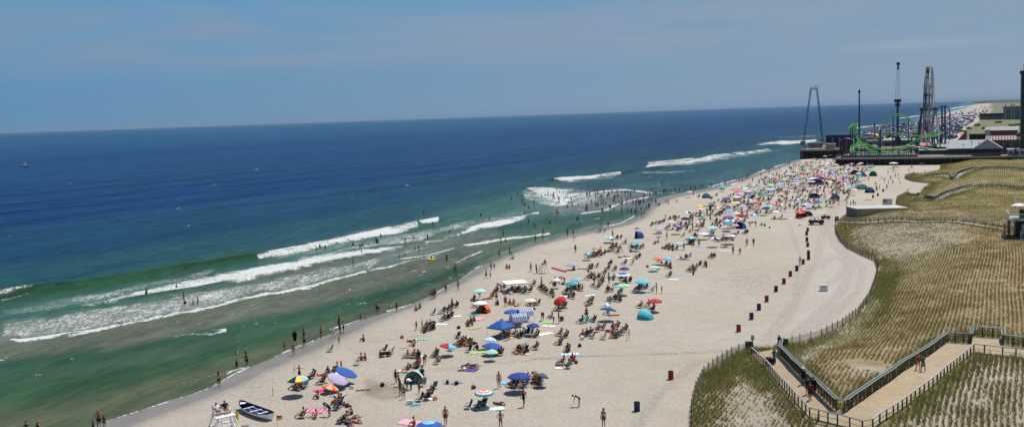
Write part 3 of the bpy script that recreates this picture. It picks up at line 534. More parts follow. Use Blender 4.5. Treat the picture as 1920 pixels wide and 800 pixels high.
# ---------------------------------------------------------------- people
BONES = [('pel', 'spi'), ('spi', 'che'), ('che', 'nec'), ('nec', 'hd0'), ('hd0', 'hd1'), ('hd1', 'hd2')]
for s in 'LR': BONES += [('pel', 'hip'+s), ('hip'+s, 'kne'+s), ('kne'+s, 'ank'+s), ('ank'+s, 'toe'+s), ('che', 'sho'+s), ('sho'+s, 'elb'+s), ('elb'+s, 'wri'+s), ('wri'+s, 'pal'+s)]
RAD = dict(pel=(.155, .115), spi=(.13, .10), che=(.155, .115), nec=(.06, .06), hd0=(.07, .075), hd1=(.088, .10), hd2=(.06, .07), hip=(.095, .10), kne=(.06, .06), ank=(.04, .045), toe=(.04, .028), sho=(.062, .06), elb=(.043, .043), wri=(.03, .027), pal=(.038, .022))
def J(pose):
    d = dict(pel=(0, 0, .95), spi=(0, .01, 1.13), che=(0, 0, 1.33), nec=(0, -.01, 1.47), hd0=(0, 0, 1.54), hd1=(0, .015, 1.62), hd2=(0, .01, 1.70),
             hipL=(-.09, 0, .90), hipR=(.09, 0, .90), kneL=(-.10, .02, .50), kneR=(.10, .02, .50), ankL=(-.11, -.02, .09), ankR=(.11, -.02, .09), toeL=(-.12, .13, .035), toeR=(.12, .13, .035),
             shoL=(-.175, 0, 1.42), shoR=(.175, 0, 1.42), elbL=(-.23, -.03, 1.15), elbR=(.23, -.03, 1.15), wriL=(-.24, .06, .92), wriR=(.24, .06, .92), palL=(-.24, .09, .84), palR=(.24, .09, .84))
    if pose == 'walk': d.update(kneL=(-.09, .20, .53), ankL=(-.09, .16, .13), toeL=(-.09, .31, .09), kneR=(.09, -.03, .48), ankR=(.09, -.26, .12), toeR=(.09, -.14, .03), elbL=(-.22, -.15, 1.17), wriL=(-.23, -.15, .94), palL=(-.23, -.12, .86), elbR=(.22, .08, 1.16), wriR=(.20, .25, 1.0), palR=(.19, .32, .96))
    if pose == 'hips': d.update(elbL=(-.36, -.06, 1.19), wriL=(-.19, .05, 1.02), palL=(-.13, .08, 1.0), elbR=(.36, -.06, 1.19), wriR=(.19, .05, 1.02), palR=(.13, .08, 1.0), ankL=(-.16, -.02, .09), toeL=(-.19, .12, .035), ankR=(.16, -.02, .09), toeR=(.19, .12, .035))
    if pose == 'out': d.update(elbL=(-.42, .02, 1.38), wriL=(-.64, .06, 1.36), palL=(-.72, .07, 1.36), elbR=(.42, .02, 1.34), wriR=(.62, .05, 1.22), palR=(.70, .06, 1.18))
    if pose == 'fold': d.update(elbL=(-.24, .06, 1.17), wriL=(-.03, .20, 1.20), palL=(.05, .20, 1.22), elbR=(.24, .06, 1.17), wriR=(.03, .22, 1.15), palR=(-.05, .22, 1.17))
    if pose == 'bend':
        d.update(spi=(0, .14, 1.07), che=(0, .34, 1.14), nec=(0, .47, 1.17), hd0=(0, .54, 1.17), hd1=(0, .62, 1.16), hd2=(0, .70, 1.14), shoL=(-.175, .40, 1.15), shoR=(.175, .40, 1.15),
                 elbL=(-.2, .45, .88), elbR=(.2, .45, .88), wriL=(-.16, .55, .66), wriR=(.16, .55, .66), palL=(-.15, .58, .58), palR=(.15, .58, .58), pel=(0, -.06, .93), hipL=(-.09, -.06, .89), hipR=(.09, -.06, .89))
    if pose in ('sit', 'chair', 'knees'):
        h = dict(sit=.12, knees=.12, chair=.34)[pose]; tl = dict(sit=-.10, knees=.06, chair=-.22)[pose]
        f = lambda k, dx=0: (dx, tl*k, h+.50*k*math.cos(tl))
        d.update(pel=(0, 0, h), spi=f(.38), che=f(.78), nec=f(1.06), hd0=(0, tl*1.06+.02, h+.60), hd1=(0, tl*1.06+.05, h+.68), hd2=(0, tl*1.06+.05, h+.76), shoL=f(.96, -.175), shoR=f(.96, .175), hipL=(-.09, .02, h-.01), hipR=(.09, .02, h-.01))
        if pose == 'sit': d.update(kneL=(-.12, .42, .20), kneR=(.14, .38, .34), ankL=(-.13, .80, .07), ankR=(.14, .62, .06), toeL=(-.15, .86, .17), toeR=(.16, .75, .05), elbL=(-.27, -.20, .40), wriL=(-.28, -.30, .18), palL=(-.29, -.33, .08), elbR=(.25, .06, .42), wriR=(.20, .28, .40), palR=(.18, .35, .40))
        if pose == 'knees': d.update(kneL=(-.11, .36, .44), kneR=(.11, .36, .44), ankL=(-.11, .55, .07), ankR=(.11, .55, .07), toeL=(-.12, .68, .04), toeR=(.12, .68, .04), elbL=(-.22, .22, .42), wriL=(-.08, .42, .40), palL=(0, .46, .38), elbR=(.22, .22, .42), wriR=(.08, .42, .36), palR=(0, .47, .34))
        if pose == 'chair': d.update(kneL=(-.12, .42, .42), kneR=(.12, .42, .40), ankL=(-.12, .66, .10), ankR=(.13, .78, .08), toeL=(-.13, .78, .05), toeR=(.14, .86, .16), elbL=(-.30, -.05, .58), wriL=(-.29, .18, .60), palL=(-.28, .26, .60), elbR=(.30, -.05, .58), wriR=(.27, .18, .60), palR=(.26, .26, .60))
    if pose in ('back', 'front'):
        z = .13; d = {k: (v[0], 0, 0) for k, v in d.items()}; s0 = J('stand')
        for k, v in s0.items(): d[k] = (v[0], v[2]-.9, z+(v[1] if pose == 'back' else -v[1])*.5)
        d.update(toeL=(-.14, -.84, z+(.08 if pose == 'back' else -.07)), toeR=(.14, -.84, z+(.08 if pose == 'back' else -.07)))
        if pose == 'front': d.update(elbL=(-.36, .50, .08), elbR=(.36, .50, .08), wriL=(-.2, .68, .06), wriR=(.2, .68, .06), palL=(-.12, .72, .06), palR=(.12, .72, .06))
        else: d.update(kneR=(.12, -.38, .36), ankR=(.12, -.62, .07), toeR=(.13, -.74, .05), elbL=(-.32, .28, .07), elbR=(.32, .28, .07), wriL=(-.34, .05, .06), wriR=(.34, .05, .06), palL=(-.34, -.03, .06), palR=(.34, -.03, .06))
    return d
POSES = {}
CLOTHSET = {'shorts': [('pel', 'hip', 0, 1), ('hip', 'kne', 0, .55)], 'briefs': [('pel', 'hip', 0, 1), ('hip', 'kne', 0, .12), ('pel', 'spi', 0, .15)],
            'top': [('spi', 'che', .55, 1), ('che', 'nec', 0, .25), ('che', 'sho', 0, .7)], 'suit': [('pel', 'hip', 0, 1), ('hip', 'kne', 0, .08), ('pel', 'spi', 0, 1), ('spi', 'che', 0, 1), ('che', 'nec', 0, .2), ('che', 'sho', 0, .5)],
            'shirt': [('pel', 'spi', .2, 1), ('spi', 'che', 0, 1), ('che', 'nec', 0, .6), ('che', 'sho', 0, 1), ('sho', 'elb', 0, .7)],
            'robe': [('pel', 'hip', 0, 1), ('hip', 'kne', 0, 1), ('kne', 'ank', 0, .6), ('pel', 'spi', 0, 1), ('spi', 'che', 0, 1), ('che', 'nec', 0, .8), ('che', 'sho', 0, 1), ('sho', 'elb', 0, 1), ('elb', 'wri', 0, .8)]}
def make_pose(pose):
    d = {k: Vector(v) for k, v in J(pose).items()}; keys = ['pel']+[k for k in d if k != 'pel']; ix = {k: i for i, k in enumerate(keys)}
    me = bpy.data.meshes.new('t'); me.from_pydata([d[k] for k in keys], [(ix[a], ix[b]) for a, b in BONES], [])
    o = bpy.data.objects.new('t', me); COL.objects.link(o); sk = o.modifiers.new('s', 'SKIN'); sk.use_smooth_shade = True
    lay = me.skin_vertices[0].data
    for k in keys:
        r = RAD[k if k in RAD else k[:-1]]; lay[ix[k]].radius = r; lay[ix[k]].use_root = (k == 'pel')
    sb = o.modifiers.new('b', 'SUBSURF'); sb.levels = 1; sb.render_levels = 1
    dg = bpy.context.evaluated_depsgraph_get(); bm = bpy.data.meshes.new_from_object(o.evaluated_get(dg)); bpy.data.objects.remove(o)
    V_ = np.array([v.co for v in bm.vertices]); Nn = np.array([v.normal for v in bm.vertices]); FF = [tuple(p.vertices) for p in bm.polygons]
    m = MB(); m.add([tuple(v) for v in V_], FF)
    for s in 'LR':      # five fingers per hand, curled a little, thumb from the side of the palm
        w0, p0 = d['wri'+s], d['pal'+s]; ax = (p0-w0).normalized(); sd_ = ax.cross(Vector((0, 1, .3))).normalized(); nn = ax.cross(sd_)
        for q, ln in ((-1.5, .062), (-.5, .078), (.5, .085), (1.5, .075)):
            a = p0+sd_*q*.018; b = a+ax*(.03+ln*.5)+nn*.004; c = b+ax*ln*.4+nn*.022; m.tube([a, b, c], [.010, .009, .006], 4)
        a = w0+ax*.035+sd_*.025; m.tube([a, a+sd_*.035+ax*.02, a+sd_*.045+ax*.055+nn*.01], [.012, .010, .007], 4)
    hd = d['hd1']; up = (d['hd2']-d['hd0']).normalized(); fw = Vector((0, 1, 0)); fw = (fw-up*fw.dot(up)); fw = fw.normalized() if fw.length > .3 else Vector((0, 0, 1 if pose == 'back' else -1))
    rt = fw.cross(up)
    m.tube([hd+fw*.085+up*.025, hd+fw*.118-up*.012, hd+fw*.09-up*.022], [.008, .016, .010], 5)           # nose
    for s in (-1, 1): m.tube([hd+rt*s*.088+up*.02-fw*.01, hd+rt*s*.100-fw*.02, hd+rt*s*.088-up*.03-fw*.01], [.01, .014, .008], 5)  # ears
    m.tube([hd+fw*.088-up*.045-rt*.025, hd+fw*.098-up*.046, hd+fw*.088-up*.045+rt*.025], .006, 4)         # lips
    body = m.mesh('person_body', M_SKIN, True)
    e = MB()
    for s in (-1, 1): e.ball(tuple(hd+fw*.092+rt*s*.032+up*.012), .011, 6, 4)
    eyes = e.mesh('eyes', mat((.02, .015, .012), .3), True)
    cl = {}
    cen = np.array([V_[list(f)].mean(0) for f in FF]); bd = []
    for a, b in BONES:
        A, B = np.array(d[a]), np.array(d[b]); ab = B-A; t = np.clip(((cen-A) @ ab)/max(ab @ ab, 1e-9), 0, 1); bd.append((np.linalg.norm(cen-A-t[:, None]*ab, axis=1), t))
    D_ = np.stack([q[0]/(.11 if BONES[i][0] in ('pel', 'spi', 'che') else .07) for i, q in enumerate(bd)]); best = D_.argmin(0)
    strip = lambda k: k[:-1] if k[-1] in 'LR' and k[:-1] in RAD else k
    for name, rules in CLOTHSET.items():
        sel = []
        for i, f in enumerate(FF):
            a, b = BONES[best[i]]; t = bd[best[i]][1][i]
            if any(strip(a) == ra and strip(b) == rb and lo <= t <= hi for ra, rb, lo, hi in rules): sel.append(i)
        offs = .05 if name == 'robe' else (.028 if name in ('shorts', 'shirt') else .010); used = {}
        mm = MB(); vs = []
        for i in sel:
            for v in FF[i]:
                if v not in used: used[v] = len(vs); vs.append(tuple(V_[v]+Nn[v]*offs))
        mm.add(vs, [tuple(used[v] for v in FF[i]) for i in sel]); cl[name] = mm.mesh(name, M_CLOTH, True)
    hr = {}
    for nm, dz, ln in (('short', .02, 0), ('long', .02, .22), ('bun', .02, 0)):
        q = MB(); c = hd+up*.030-fw*.018; cm_ = []
        q.ball((0, 0, 0), (.100, .112, .105), 10, 7); q.v = [tuple(c+rt*p[0]+fw*(p[1] if p[2] > -.02 or p[1] < 0 else p[1]*.35)+up*max(p[2], -.075)) for p in q.v]
        if ln: q.tube([c-fw*.05+up*.02, c-fw*.09-up*.10, c-fw*.10-up*(.10+ln)], [.085, .085, .04], 7)
        if nm == 'bun': q.ball(tuple(c+up*.10-fw*.06), .045, 7, 5)
        hr[nm] = q.mesh('hair', M_HAIR, True)
    hq = MB(); hc_ = hd+up*.07; hq.lathe([(.17, .0), (.17, .012), (.095, .02), (.085, .09), (.05, .10)], 12); hq.v = [tuple(hc_+rt*p[0]+fw*p[1]+up*p[2]) for p in hq.v]
    hr['hat'] = hq.mesh('sun_hat', M_CLOTH, True)
    POSES[pose] = dict(body=body, eyes=eyes, cl=cl, hair=hr)
for _p in ('stand', 'walk', 'hips', 'out', 'fold', 'bend', 'sit', 'knees', 'chair', 'back', 'front'): make_pose(_p)
SKINS = [(.42, .25, .17), (.34, .19, .12), (.27, .15, .09), (.45, .29, .21), (.16, .085, .055)]
HAIRS = [(.02, .014, .01), (.05, .03, .018), (.10, .06, .03), (.28, .19, .09), (.015, .012, .01)]
HN = ['dark', 'dark', 'brown', 'blonde', 'dark']
ITEMS = []         # every countable thing: (root, look, category, kind key, px, py, group)
def register(o, look, cat, group, px, py, lm=None): ITEMS.append(dict(o=o, look=look, cat=cat, group=group, px=px, py=py, lm=lm)); return o
PLIST = []
def person(px, py, pose='stand', c='black', wear=None, yaw=None, h=1.0, sk=None, hair=None, hc=None, depth=0.0, hat=None, look=None, z=None, loc=None, c2=None, dim=False):
    PLIST.append(dict(px=px, py=py, pose=pose, c=c, wear=wear, yaw=yaw, h=h, sk=sk, hair=hair, hc=hc, depth=depth, hat=hat, look=look, z=z, loc=loc, c2=c2, dim=dim))
WORDS = dict(stand='standing', walk='walking', hips='standing hands on hips,', out='standing arms spread', fold='standing arms folded', bend='bending over', sit='leaning back on the sand', knees='sitting with knees up', chair='sitting in a beach chair', back='lying face up', front='lying face down')
def place_people():
    r = random.Random(5); P = []
    for p in PLIST:
        if p['loc'] is not None: l = Vector(p['loc'])
        elif p['depth'] > 0: l = at(p['px'], p['py'], WZ); l.z = WZ-p['depth']
        else: l = att(p['px'], p['py'])
        p['l'] = l; p['dist'] = math.hypot(l.x, l.y)
    order = sorted(PLIST, key=lambda p: p['dist']); nI = 296; Vs = []; Fs = []; Cs = []; vo = 0
    for i, p in enumerate(order):
        pose = p['pose']; PO = POSES[pose]
        wear = p['wear'] or r.choice({'navy': ['shorts'], 'black': ['shorts', 'suit', 'briefs', 'shirt']}.get(p['c'], ['shorts', 'suit', 'shorts', 'shirt']))
        sk = r.randrange(5) if p['sk'] is None else p['sk']; hi = r.randrange(5) if p['hc'] is None else p['hc']
        if sk == 4 and hi == 3: hi = 0
        hair = p['hair'] or r.choice(['short', 'short', 'long', 'bun']); yaw = p['yaw'] if p['yaw'] is not None else r.uniform(0, 360)
        s = p['h']*r.uniform(.96, 1.03); col = C[p['c']]; skc = SKINS[sk]
        if i < nI:
            o = link('person', PO['body']); o.location = p['l']; o.rotation_euler = (0, 0, R_(yaw)); o.scale = (s, s, s); o.color = (*skc, 1)
            part('eyes', PO['eyes'], o)
            part('hair', PO['hair'][hair], o, HAIRS[hi])
            if p['hat']: part('sun_hat', PO['hair']['hat'], o, C[p['hat']])
            nm = {'shorts': 'shorts', 'briefs': 'swim_briefs', 'suit': 'swimsuit', 'shirt': 'shirt', 'robe': 'robe', 'top': 'swim_top'}[wear]
            part(nm, PO['cl'][wear], o, col)
            if wear == 'briefs': part('swim_top', PO['cl']['top'], o, C[p['c2'] or p['c']])
            if wear == 'shirt': part('shorts', PO['cl']['shorts'], o, C[p['c2'] or 'navy'])
            noun = 'child' if p['h'] < .8 else 'person'
            gar = {'shorts': 'shorts', 'briefs': 'bikini', 'suit': 'swimsuit', 'shirt': 'shirt', 'robe': 'robe'}[wear]
            act = 'wading' if p['depth'] > 0 and pose not in ('front', 'back') else ('swimming' if p['depth'] > 0 else WORDS[pose])
            hat = ' and %s hat' % cn(p['hat']) if p['hat'] else ''
            look = p['look'] or ('%s in %s %s%s %s' % (noun, cn(p['c']), gar, hat, act.rstrip(',')))
            register(o, look, 'person', None, p['px'], p['py'])
            PLG.append((o, p))
        else:
            q = math.cos(R_(yaw)), math.sin(R_(yaw)); vb = 0
            for me, cc in ((PO['body'], skc), (PO['cl'][wear], col), (PO['hair'][hair], HAIRS[hi])):
                a = MESHC.get(me.name)
                if a is None:
                    v = np.empty(len(me.vertices)*3, np.float32); me.vertices.foreach_get('co', v); a = (v.reshape(-1, 3), [tuple(pp.vertices) for pp in me.polygons]); MESHC[me.name] = a
                v, f = a; v = v*s; v = np.stack([v[:, 0]*q[0]-v[:, 1]*q[1], v[:, 0]*q[1]+v[:, 1]*q[0], v[:, 2]], 1)+np.array(p['l'])
                Vs.append(v); Fs += [tuple(k+vo for k in ff) for ff in f]; vo += len(v); Cs.append(np.tile(np.array(cc), (len(v), 1)))
    print('people', len(order), 'individuals', min(nI, len(order)))
    if Vs: crowd_mesh('distant_bathers', np.concatenate(Vs), Fs, np.concatenate(Cs), 'far off bathers standing and sitting on the crowded sand near the pier', 'crowd')
PLG = []; MESHC = {}
def crowd_mesh(name, V_, Fs, Cs, label, cat):
    me = bpy.data.meshes.new(name); me.from_pydata([tuple(map(float, v)) for v in V_], [], Fs); me.materials.append(M_ATT)
    a = me.attributes.new('Col', 'FLOAT_COLOR', 'POINT'); b = np.ones((len(V_), 4), np.float32); b[:, :3] = Cs; a.data.foreach_set('color', b.ravel())
    o = link(name, me); tag(o, label, cat, kind='stuff'); return o
# ---------------------------------------------------------------- beach gear
m = MB()        # low beach chair: fabric sling, metal frame, arms; faces +Y
def sling(w, pts, th=.012):
    q = MB(); rows = [[(-w, y, z), (-w*.4, y, z-.02), (w*.4, y, z-.02), (w, y, z)] for y, z in pts]; q.sheet(rows, th); return q
CH_SEAT = sling(.26, [(.30, .30), (.12, .25), (-.08, .22), (-.20, .24)]).mesh('seat', M_CLOTH, True)
CH_BACK = sling(.26, [(-.20, .24), (-.30, .45), (-.40, .68), (-.47, .90)]).mesh('backrest', M_CLOTH, True)
q = MB()
for s in (-.28, .28):
    q.tube([(s, .32, .02), (s, .32, .30), (s, -.20, .23), (s, -.49, .93)], .014, 5); q.tube([(s, -.42, .02), (s, -.05, .50), (s, -.30, .50)], .014, 5); q.bar((s, .30, .02), (s, -.42, .02), .014, 5)
q.bar((-.28, -.49, .93), (.28, -.49, .93), .014, 5); q.bar((-.28, .32, .02), (.28, .32, .02), .014, 5)
CH_FRAME = q.mesh('frame', mat((.45, .46, .47), .4, .6)); q = MB()
CH_ARM = MB().box((0, -.03, .52), (.06, .42, .022)).mesh('armrest', mat((.20, .13, .07), .6))
def chair(px, py, c='navy', yaw=None, loc=None, look=None, tall=1.0):
    l = loc or att(px, py); r = random.Random(int(px*7+py)); yaw = r.uniform(40, 130) if yaw is None else yaw
    o = empty('beach_chair', l, R_(yaw)); o.scale = (1, 1, tall); part('seat', CH_SEAT, o, C[c]); part('backrest', CH_BACK, o, C[c]); part('frame', CH_FRAME, o)
    for s in (-.29, .29): a = part('armrest', CH_ARM, o); a.location = (s, 0, 0)
    register(o, look or 'low %s beach chair' % cn(c), 'chair', None, px, py); return o
def canopy_mesh(cols, style='gores', r=1.02, n=8, rise=.36, rings=None):
    key = ('um', tuple(cols), style, r, rise)
    if key in _mc: return _mc[key]
    q = MB(); K_ = 6; mats_ = [mat(C[c], .8, var=.06) for c in cols]; th = .012
    for side, dz in ((1, 0), (-1, -th)):
        for j in range(n):
            a0, a1 = 2*PI*j/n, 2*PI*(j+1)/n; am = (a0+a1)/2
            def P(k, a, sag): rr = r*k/K_; zz = rise*(1-(k/K_)**1.7); mid = rr*(1-.075*sag*(k/K_)); return (mid*math.cos(a), mid*math.sin(a), zz-.03*sag*(k/K_)+dz)
            for k in range(K_):
                mi = (j % len(cols)) if style == 'gores' else (min(int(k*len(cols)/K_), len(cols)-1) if style == 'rings' else 0)
                for (b0, s0, b1, s1) in ((a0, 0, am, 1), (am, 1, a1, 0)):
                    vs = [P(k, b0, s0), P(k+1, b0, s0), P(k+1, b1, s1), P(k, b1, s1)]; q.add(vs, [(0, 1, 2, 3) if side > 0 else (3, 2, 1, 0)], mi)
            for (b0, s0, b1, s1) in ((a0, 0, am, 1), (am, 1, a1, 0)):   # hem
                if side > 0:
                    p0 = P(K_, b0, s0); p1 = P(K_, b1, s1); mi = (j % len(cols)) if style == 'gores' else len(cols)-1 if style == 'rings' else 0
                    q.add([p0, p1, (p1[0], p1[1], p1[2]-.09), (p0[0], p0[1], p0[2]-.09)], [(3, 2, 1, 0)], mi)
    me = q.mesh('canopy', mats_); _mc[key] = me; return me
UM_POLE = MB().lathe([(.018, 0), (.018, 1.95), (.012, 2.30)], 6).mesh('pole', mat((.62, .62, .62), .4, .3))
q = MB()
for j in range(8): a = 2*PI*j/8; q.tube([(.02*math.cos(a), .02*math.sin(a), .30), (.55*math.cos(a), .55*math.sin(a), .21), (.95*math.cos(a), .95*math.sin(a), .01)], .006, 3)
UM_RIB = q.mesh('ribs', mat((.4, .4, .4), .4, .5)); UM_TIP = MB().lathe([(.02, 0), (.03, .03), (.008, .10)], 6).mesh('finial', mat((.7, .7, .7), .5))
UMS = []
def umbrella(cx, cy, cols, style='gores', r=1.0, z=1.95, tilt=0, td=0, look=None, low=False):
    cols = cols.split() if isinstance(cols, str) else cols
    b = at(cx, cy, z); b.z = z1(b.x, b.y); o = empty('beach_umbrella', b, R_(random.Random(int(cx)).uniform(0, 45)))
    me = canopy_mesh(cols, style); part('pole', UM_POLE, o).scale = (1, 1, (z+.25)/2.3)
    ca = part('canopy', me, o); ca.location = (0, 0, z-.18); ca.scale = (r, r, 1); rb = part('ribs', UM_RIB, ca); tp = part('finial', UM_TIP, ca); tp.location = (0, 0, .35)
    if tilt: ca.rotation_euler = (R_(tilt)*math.sin(R_(td)), R_(tilt)*math.cos(R_(td)), 0)
    cs = []; [cs.append(c) for c in cols if c not in cs]
    look = look or (('%s' % cn(cs[0])) if len(cs) == 1 else ' and '.join(cn(c) for c in cs[:3]) + (' ringed' if style == 'rings' else ''))+(' tilted' if tilt > 15 else '')+' beach umbrella'
    register(o, look, 'umbrella', None, cx, cy, lm=look.replace(' beach umbrella', ' umbrella')); UMS.append((cx, cy)); return o
def towel(px, py, c='white', L_=1.8, W_=.95, yaw=None, c2=None, look=None):
    l = att(px, py, .02); r = random.Random(int(px*3+py)); yaw = r.uniform(-40, 40) if yaw is None else yaw
    q = MB(); n = 10; k = 4
    rows = [[((i/n-.5)*L_, (j/k-.5)*W_, .035+.03*math.sin(i*1.7+j)*math.sin(j*2.1+px)) for j in range(k+1)] for i in range(n+1)]
    mats_ = [mat(C[c], .9, var=.1)]
    q.sheet(rows, .02); me_m = None
    if c2:
        mats_.append(mat(C[c2], .9)); nf = n*k
        for i in range(nf*2): q.m[i] = ((i//2)//k) % 2
    o = q.build('beach_towel', mats_, loc=(0, 0, 0)); o.location = l; o.rotation_euler = (0, 0, R_(yaw))
    register(o, look or '%s%s beach towel spread flat' % (cn(c), ' and '+cn(c2)+' striped' if c2 else ''), 'towel', None, px, py); return o
q = MB(); q.ball((0, 0, .19), (.30, .17, .20), 9, 6); q.v = [(x, y, max(z, .0)) for x, y, z in q.v]; q.box((0, 0, .30), (.46, .20, .14), taper=.7); BAG1 = q.mesh('bag_body', M_CLOTH)
q = MB()
for y in (-.1, .1): q.tube([(-.12, y, .33), (-.08, y, .48), (.08, y, .48), (.12, y, .33)], .014, 4)
BAG2 = q.mesh('handle', mat((.1, .09, .08)))
def bag(px, py, c='navy', s=1.0):
    l = att(px, py); o = empty('beach_bag', l, random.Random(int(px)).uniform(0, 3)); part('bag_body', BAG1, o, C[c]); part('handle', BAG2, o); o.scale = (s, s, s); register(o, '%s beach bag' % cn(c), 'bag', None, px, py)
def cooler(px, py, c='white', lid='white'):
    l = att(px, py); o = empty('cooler', l, random.Random(int(px)).uniform(0, 3)); q = MB(); q.box((0, 0, .18), (.58, .34, .34)); q.build('cooler_body', mat(C[c], .4), o, loc=(0, 0, 0))
    q = MB(); q.box((0, 0, .385), (.61, .37, .07)); q.build('lid', mat(C[lid], .4), o, loc=(0, 0, 0)); q = MB(); q.tube([(-.30, .05, .30), (-.33, .05, .46), (.33, .05, .46), (.30, .05, .30)], .012, 5); q.build('handle', mat((.5, .5, .5)), o, loc=(0, 0, 0))
    register(o, '%s cooler box with a handle' % cn(c), 'cooler', None, px, py)
def dome_tent(px, py, c, w_=2.2, h=1.3, yaw=180, trim='navy', look='dome tent', d_=1.7):
    l = att(px, py); o = empty('pop_up_tent', l, R_(yaw)); q = MB(); n, k = 14, 9; rows = []
    for i in range(n+1):
        a = PI*i/n; row = []
        for j in range(k+1): b = PI*.5*(j/k)*1.0; y = -d_*.5+d_*math.sin(b); s = math.cos(b)**.62 if j < k else 0.02; row.append((-w_/2*math.cos(a)*s, -y, h*math.sin(a)*s+.02))
        rows.append(row)
    q.sheet(rows, .0); q = MB(); vs = [p for r_ in rows for p in r_]; fs = [(i*(k+1)+j, (i+1)*(k+1)+j, (i+1)*(k+1)+j+1, i*(k+1)+j+1) for i in range(n) for j in range(k)]
    q.add(vs, fs); q.add([(p[0]*.98, p[1]*.98, p[2]*.98) for p in vs], [f[::-1] for f in fs]); q.m = [1 if (i//k) in (0, 1, n-2, n-1) else 0 for i in range(n*k)]*2
    q.build('tent_shell', [mat(C[c], .7, var=.12, scale=5), mat(C[trim], .7)], o, True, loc=(0, 0, 0)); q = MB()
    for t in (0, .45, .8): q.tube([(-w_/2*math.cos(PI*i/12)*math.cos(t*1.4)**.62*1.01, d_*.5-d_*math.sin(t*1.4), h*math.sin(PI*i/12)*math.cos(t*1.4)**.62+.03) for i in range(13)], .012, 4)
    q.build('tent_poles', mat((.12, .12, .13)), o, loc=(0, 0, 0)); q = MB(); q.box((0, d_*.25, .03), (w_*.92, d_*.95, .04)); q.build('tent_floor', mat(C[trim], .8), o, loc=(0, 0, 0))
    register(o, look, 'tent', None, px, py, lm=look); return o
def canopy_tent(cx, cy, c, w_=2.3, z=1.75, yaw=45, look='', valance=None, rise=.95):
    b = at(cx, cy, z+.1); b.z = z1(b.x, b.y); o = empty('canopy_tent', b, R_(yaw)); hw = w_/2; q = MB(); n = 6; rows = []
    for i in range(n+1):
        row = []
        for j in range(n+1):
            x, y = (i/n-.5)*2, (j/n-.5)*2; e = max(abs(x), abs(y)); row.append((x*hw, y*hw, z+rise*(1-e**1.15)-.06*(1-abs(abs(x)-abs(y)))*e+.05*abs(x*y)))
        rows.append(row)
    q.sheet(rows, .015); q.build('canopy_roof', mat(C[c], .75, var=.08), o, loc=(0, 0, 0))
    for sx, sy in ((1, 1), (1, -1), (-1, 1), (-1, -1)):
        q = MB(); q.bar((sx*hw*.97, sy*hw*.97, 0), (sx*hw*.97, sy*hw*.97, z), .022, 6); q.build('leg', mat((.65, .66, .68), .4, .3), o, loc=(0, 0, 0))
    q = MB()
    for i in range(4):
        a, b_ = [(1, 1), (1, -1), (-1, -1), (-1, 1)][i], [(1, -1), (-1, -1), (-1, 1), (1, 1)][i]
        q.add([(a[0]*hw, a[1]*hw, z), (b_[0]*hw, b_[1]*hw, z), (b_[0]*hw, b_[1]*hw, z-.16), (a[0]*hw, a[1]*hw, z-.16)], [(0, 1, 2, 3)])
    q.build('valance', mat(C[valance or c], .75), o, loc=(0, 0, 0)); register(o, look, 'canopy', None, cx, cy, lm=look); return o
# ---------------------------------------------------------------- placing what the photo shows on the beach
P = person; Cc = chair; Um = umbrella; T = towel
# --- water's edge and swimmers -------------------------------------------------
P(411, 725.5, 'out', 'brown', 'shorts', 20, look='tanned person at the wet edge with both arms spread')
for a in [(534, 656, 'stand', 'black', .68), (551, 666, 'stand', 'coral', 1), (571, 650, 'hips', 'black', 1), (602, 634.5, 'fold', 'black', 1), (625, 632, 'walk', 'white', 1), (638, 625.5, 'stand', 'navy', 1),
          (644.5, 624, 'stand', 'navy', .95), (636, 645, 'walk', 'tan', .62), (744, 584, 'stand', 'black', .9), (807.5, 561.5, 'fold', 'black', 1), (811.5, 561, 'stand', 'maroon', 1), (815.5, 559.5, 'stand', 'black', 1), (836, 548, 'stand', 'navy', 1), (859.5, 544, 'walk', 'black', 1),
          (921, 508, 'walk', 'black', 1), (927, 505, 'walk', 'brown', .65), (912, 523, 'walk', 'black', 1), (919.5, 522, 'walk', 'brown', .62), (937, 483, 'walk', 'black', 1), (956, 479, 'stand', 'maroon', 1), (959.5, 480, 'stand', 'black', .62),
          (995.6, 510, 'walk', 'black', 1), (1006, 513, 'stand', 'maroon', 1), (1064, 443, 'stand', 'black', 1), (1075, 443, 'walk', 'brown', 1), (1076, 452, 'bend', 'tan', .8), (1004, 454, 'stand', 'black', 1), (1018, 451, 'out', 'black', 1)]:
    P(a[0], a[1], a[2], a[3], h=a[4])
P(553, 638, 'stand', 'black', 'robe', 0, depth=.35); P(570, 632, 'out', 'black', depth=.45); P(636, 610, 'stand', 'black', 'shirt', depth=.3); P(635.5, 605.5, 'out', 'white', 'shirt', depth=.7)
for a in [(676, 596, .5, .7), (686.5, 598, .5, .75), (707, 583, .3, 1), (710.5, 582, .3, .9), (732, 580, .25, .9), (445, 662, .9, 1), (461, 668, .35, 1), (463, 683, .25, 1), (444, 689, .3, .75), (838, 489.5, .25, 1), (854, 507, .25, 1), (857, 506, .3, .8), (852, 507.5, .3, .7)]:
    P(a[0], a[1], random.choice(['stand', 'walk', 'hips']), random.choice(['black', 'navy', 'white']), depth=a[2], h=a[3])
P(186, 799, 'hips', 'black', 'shorts', 190, depth=.15, look='man in black shorts with hands on hips in the shallows'); P(196, 800, 'stand', 'black', h=.7, depth=.12); P(175, 806, 'stand', 'navy', h=.7, depth=.2); P(50, 806, 'stand', 'black', depth=.8); P(72, 807, 'stand', 'black', depth=.8)
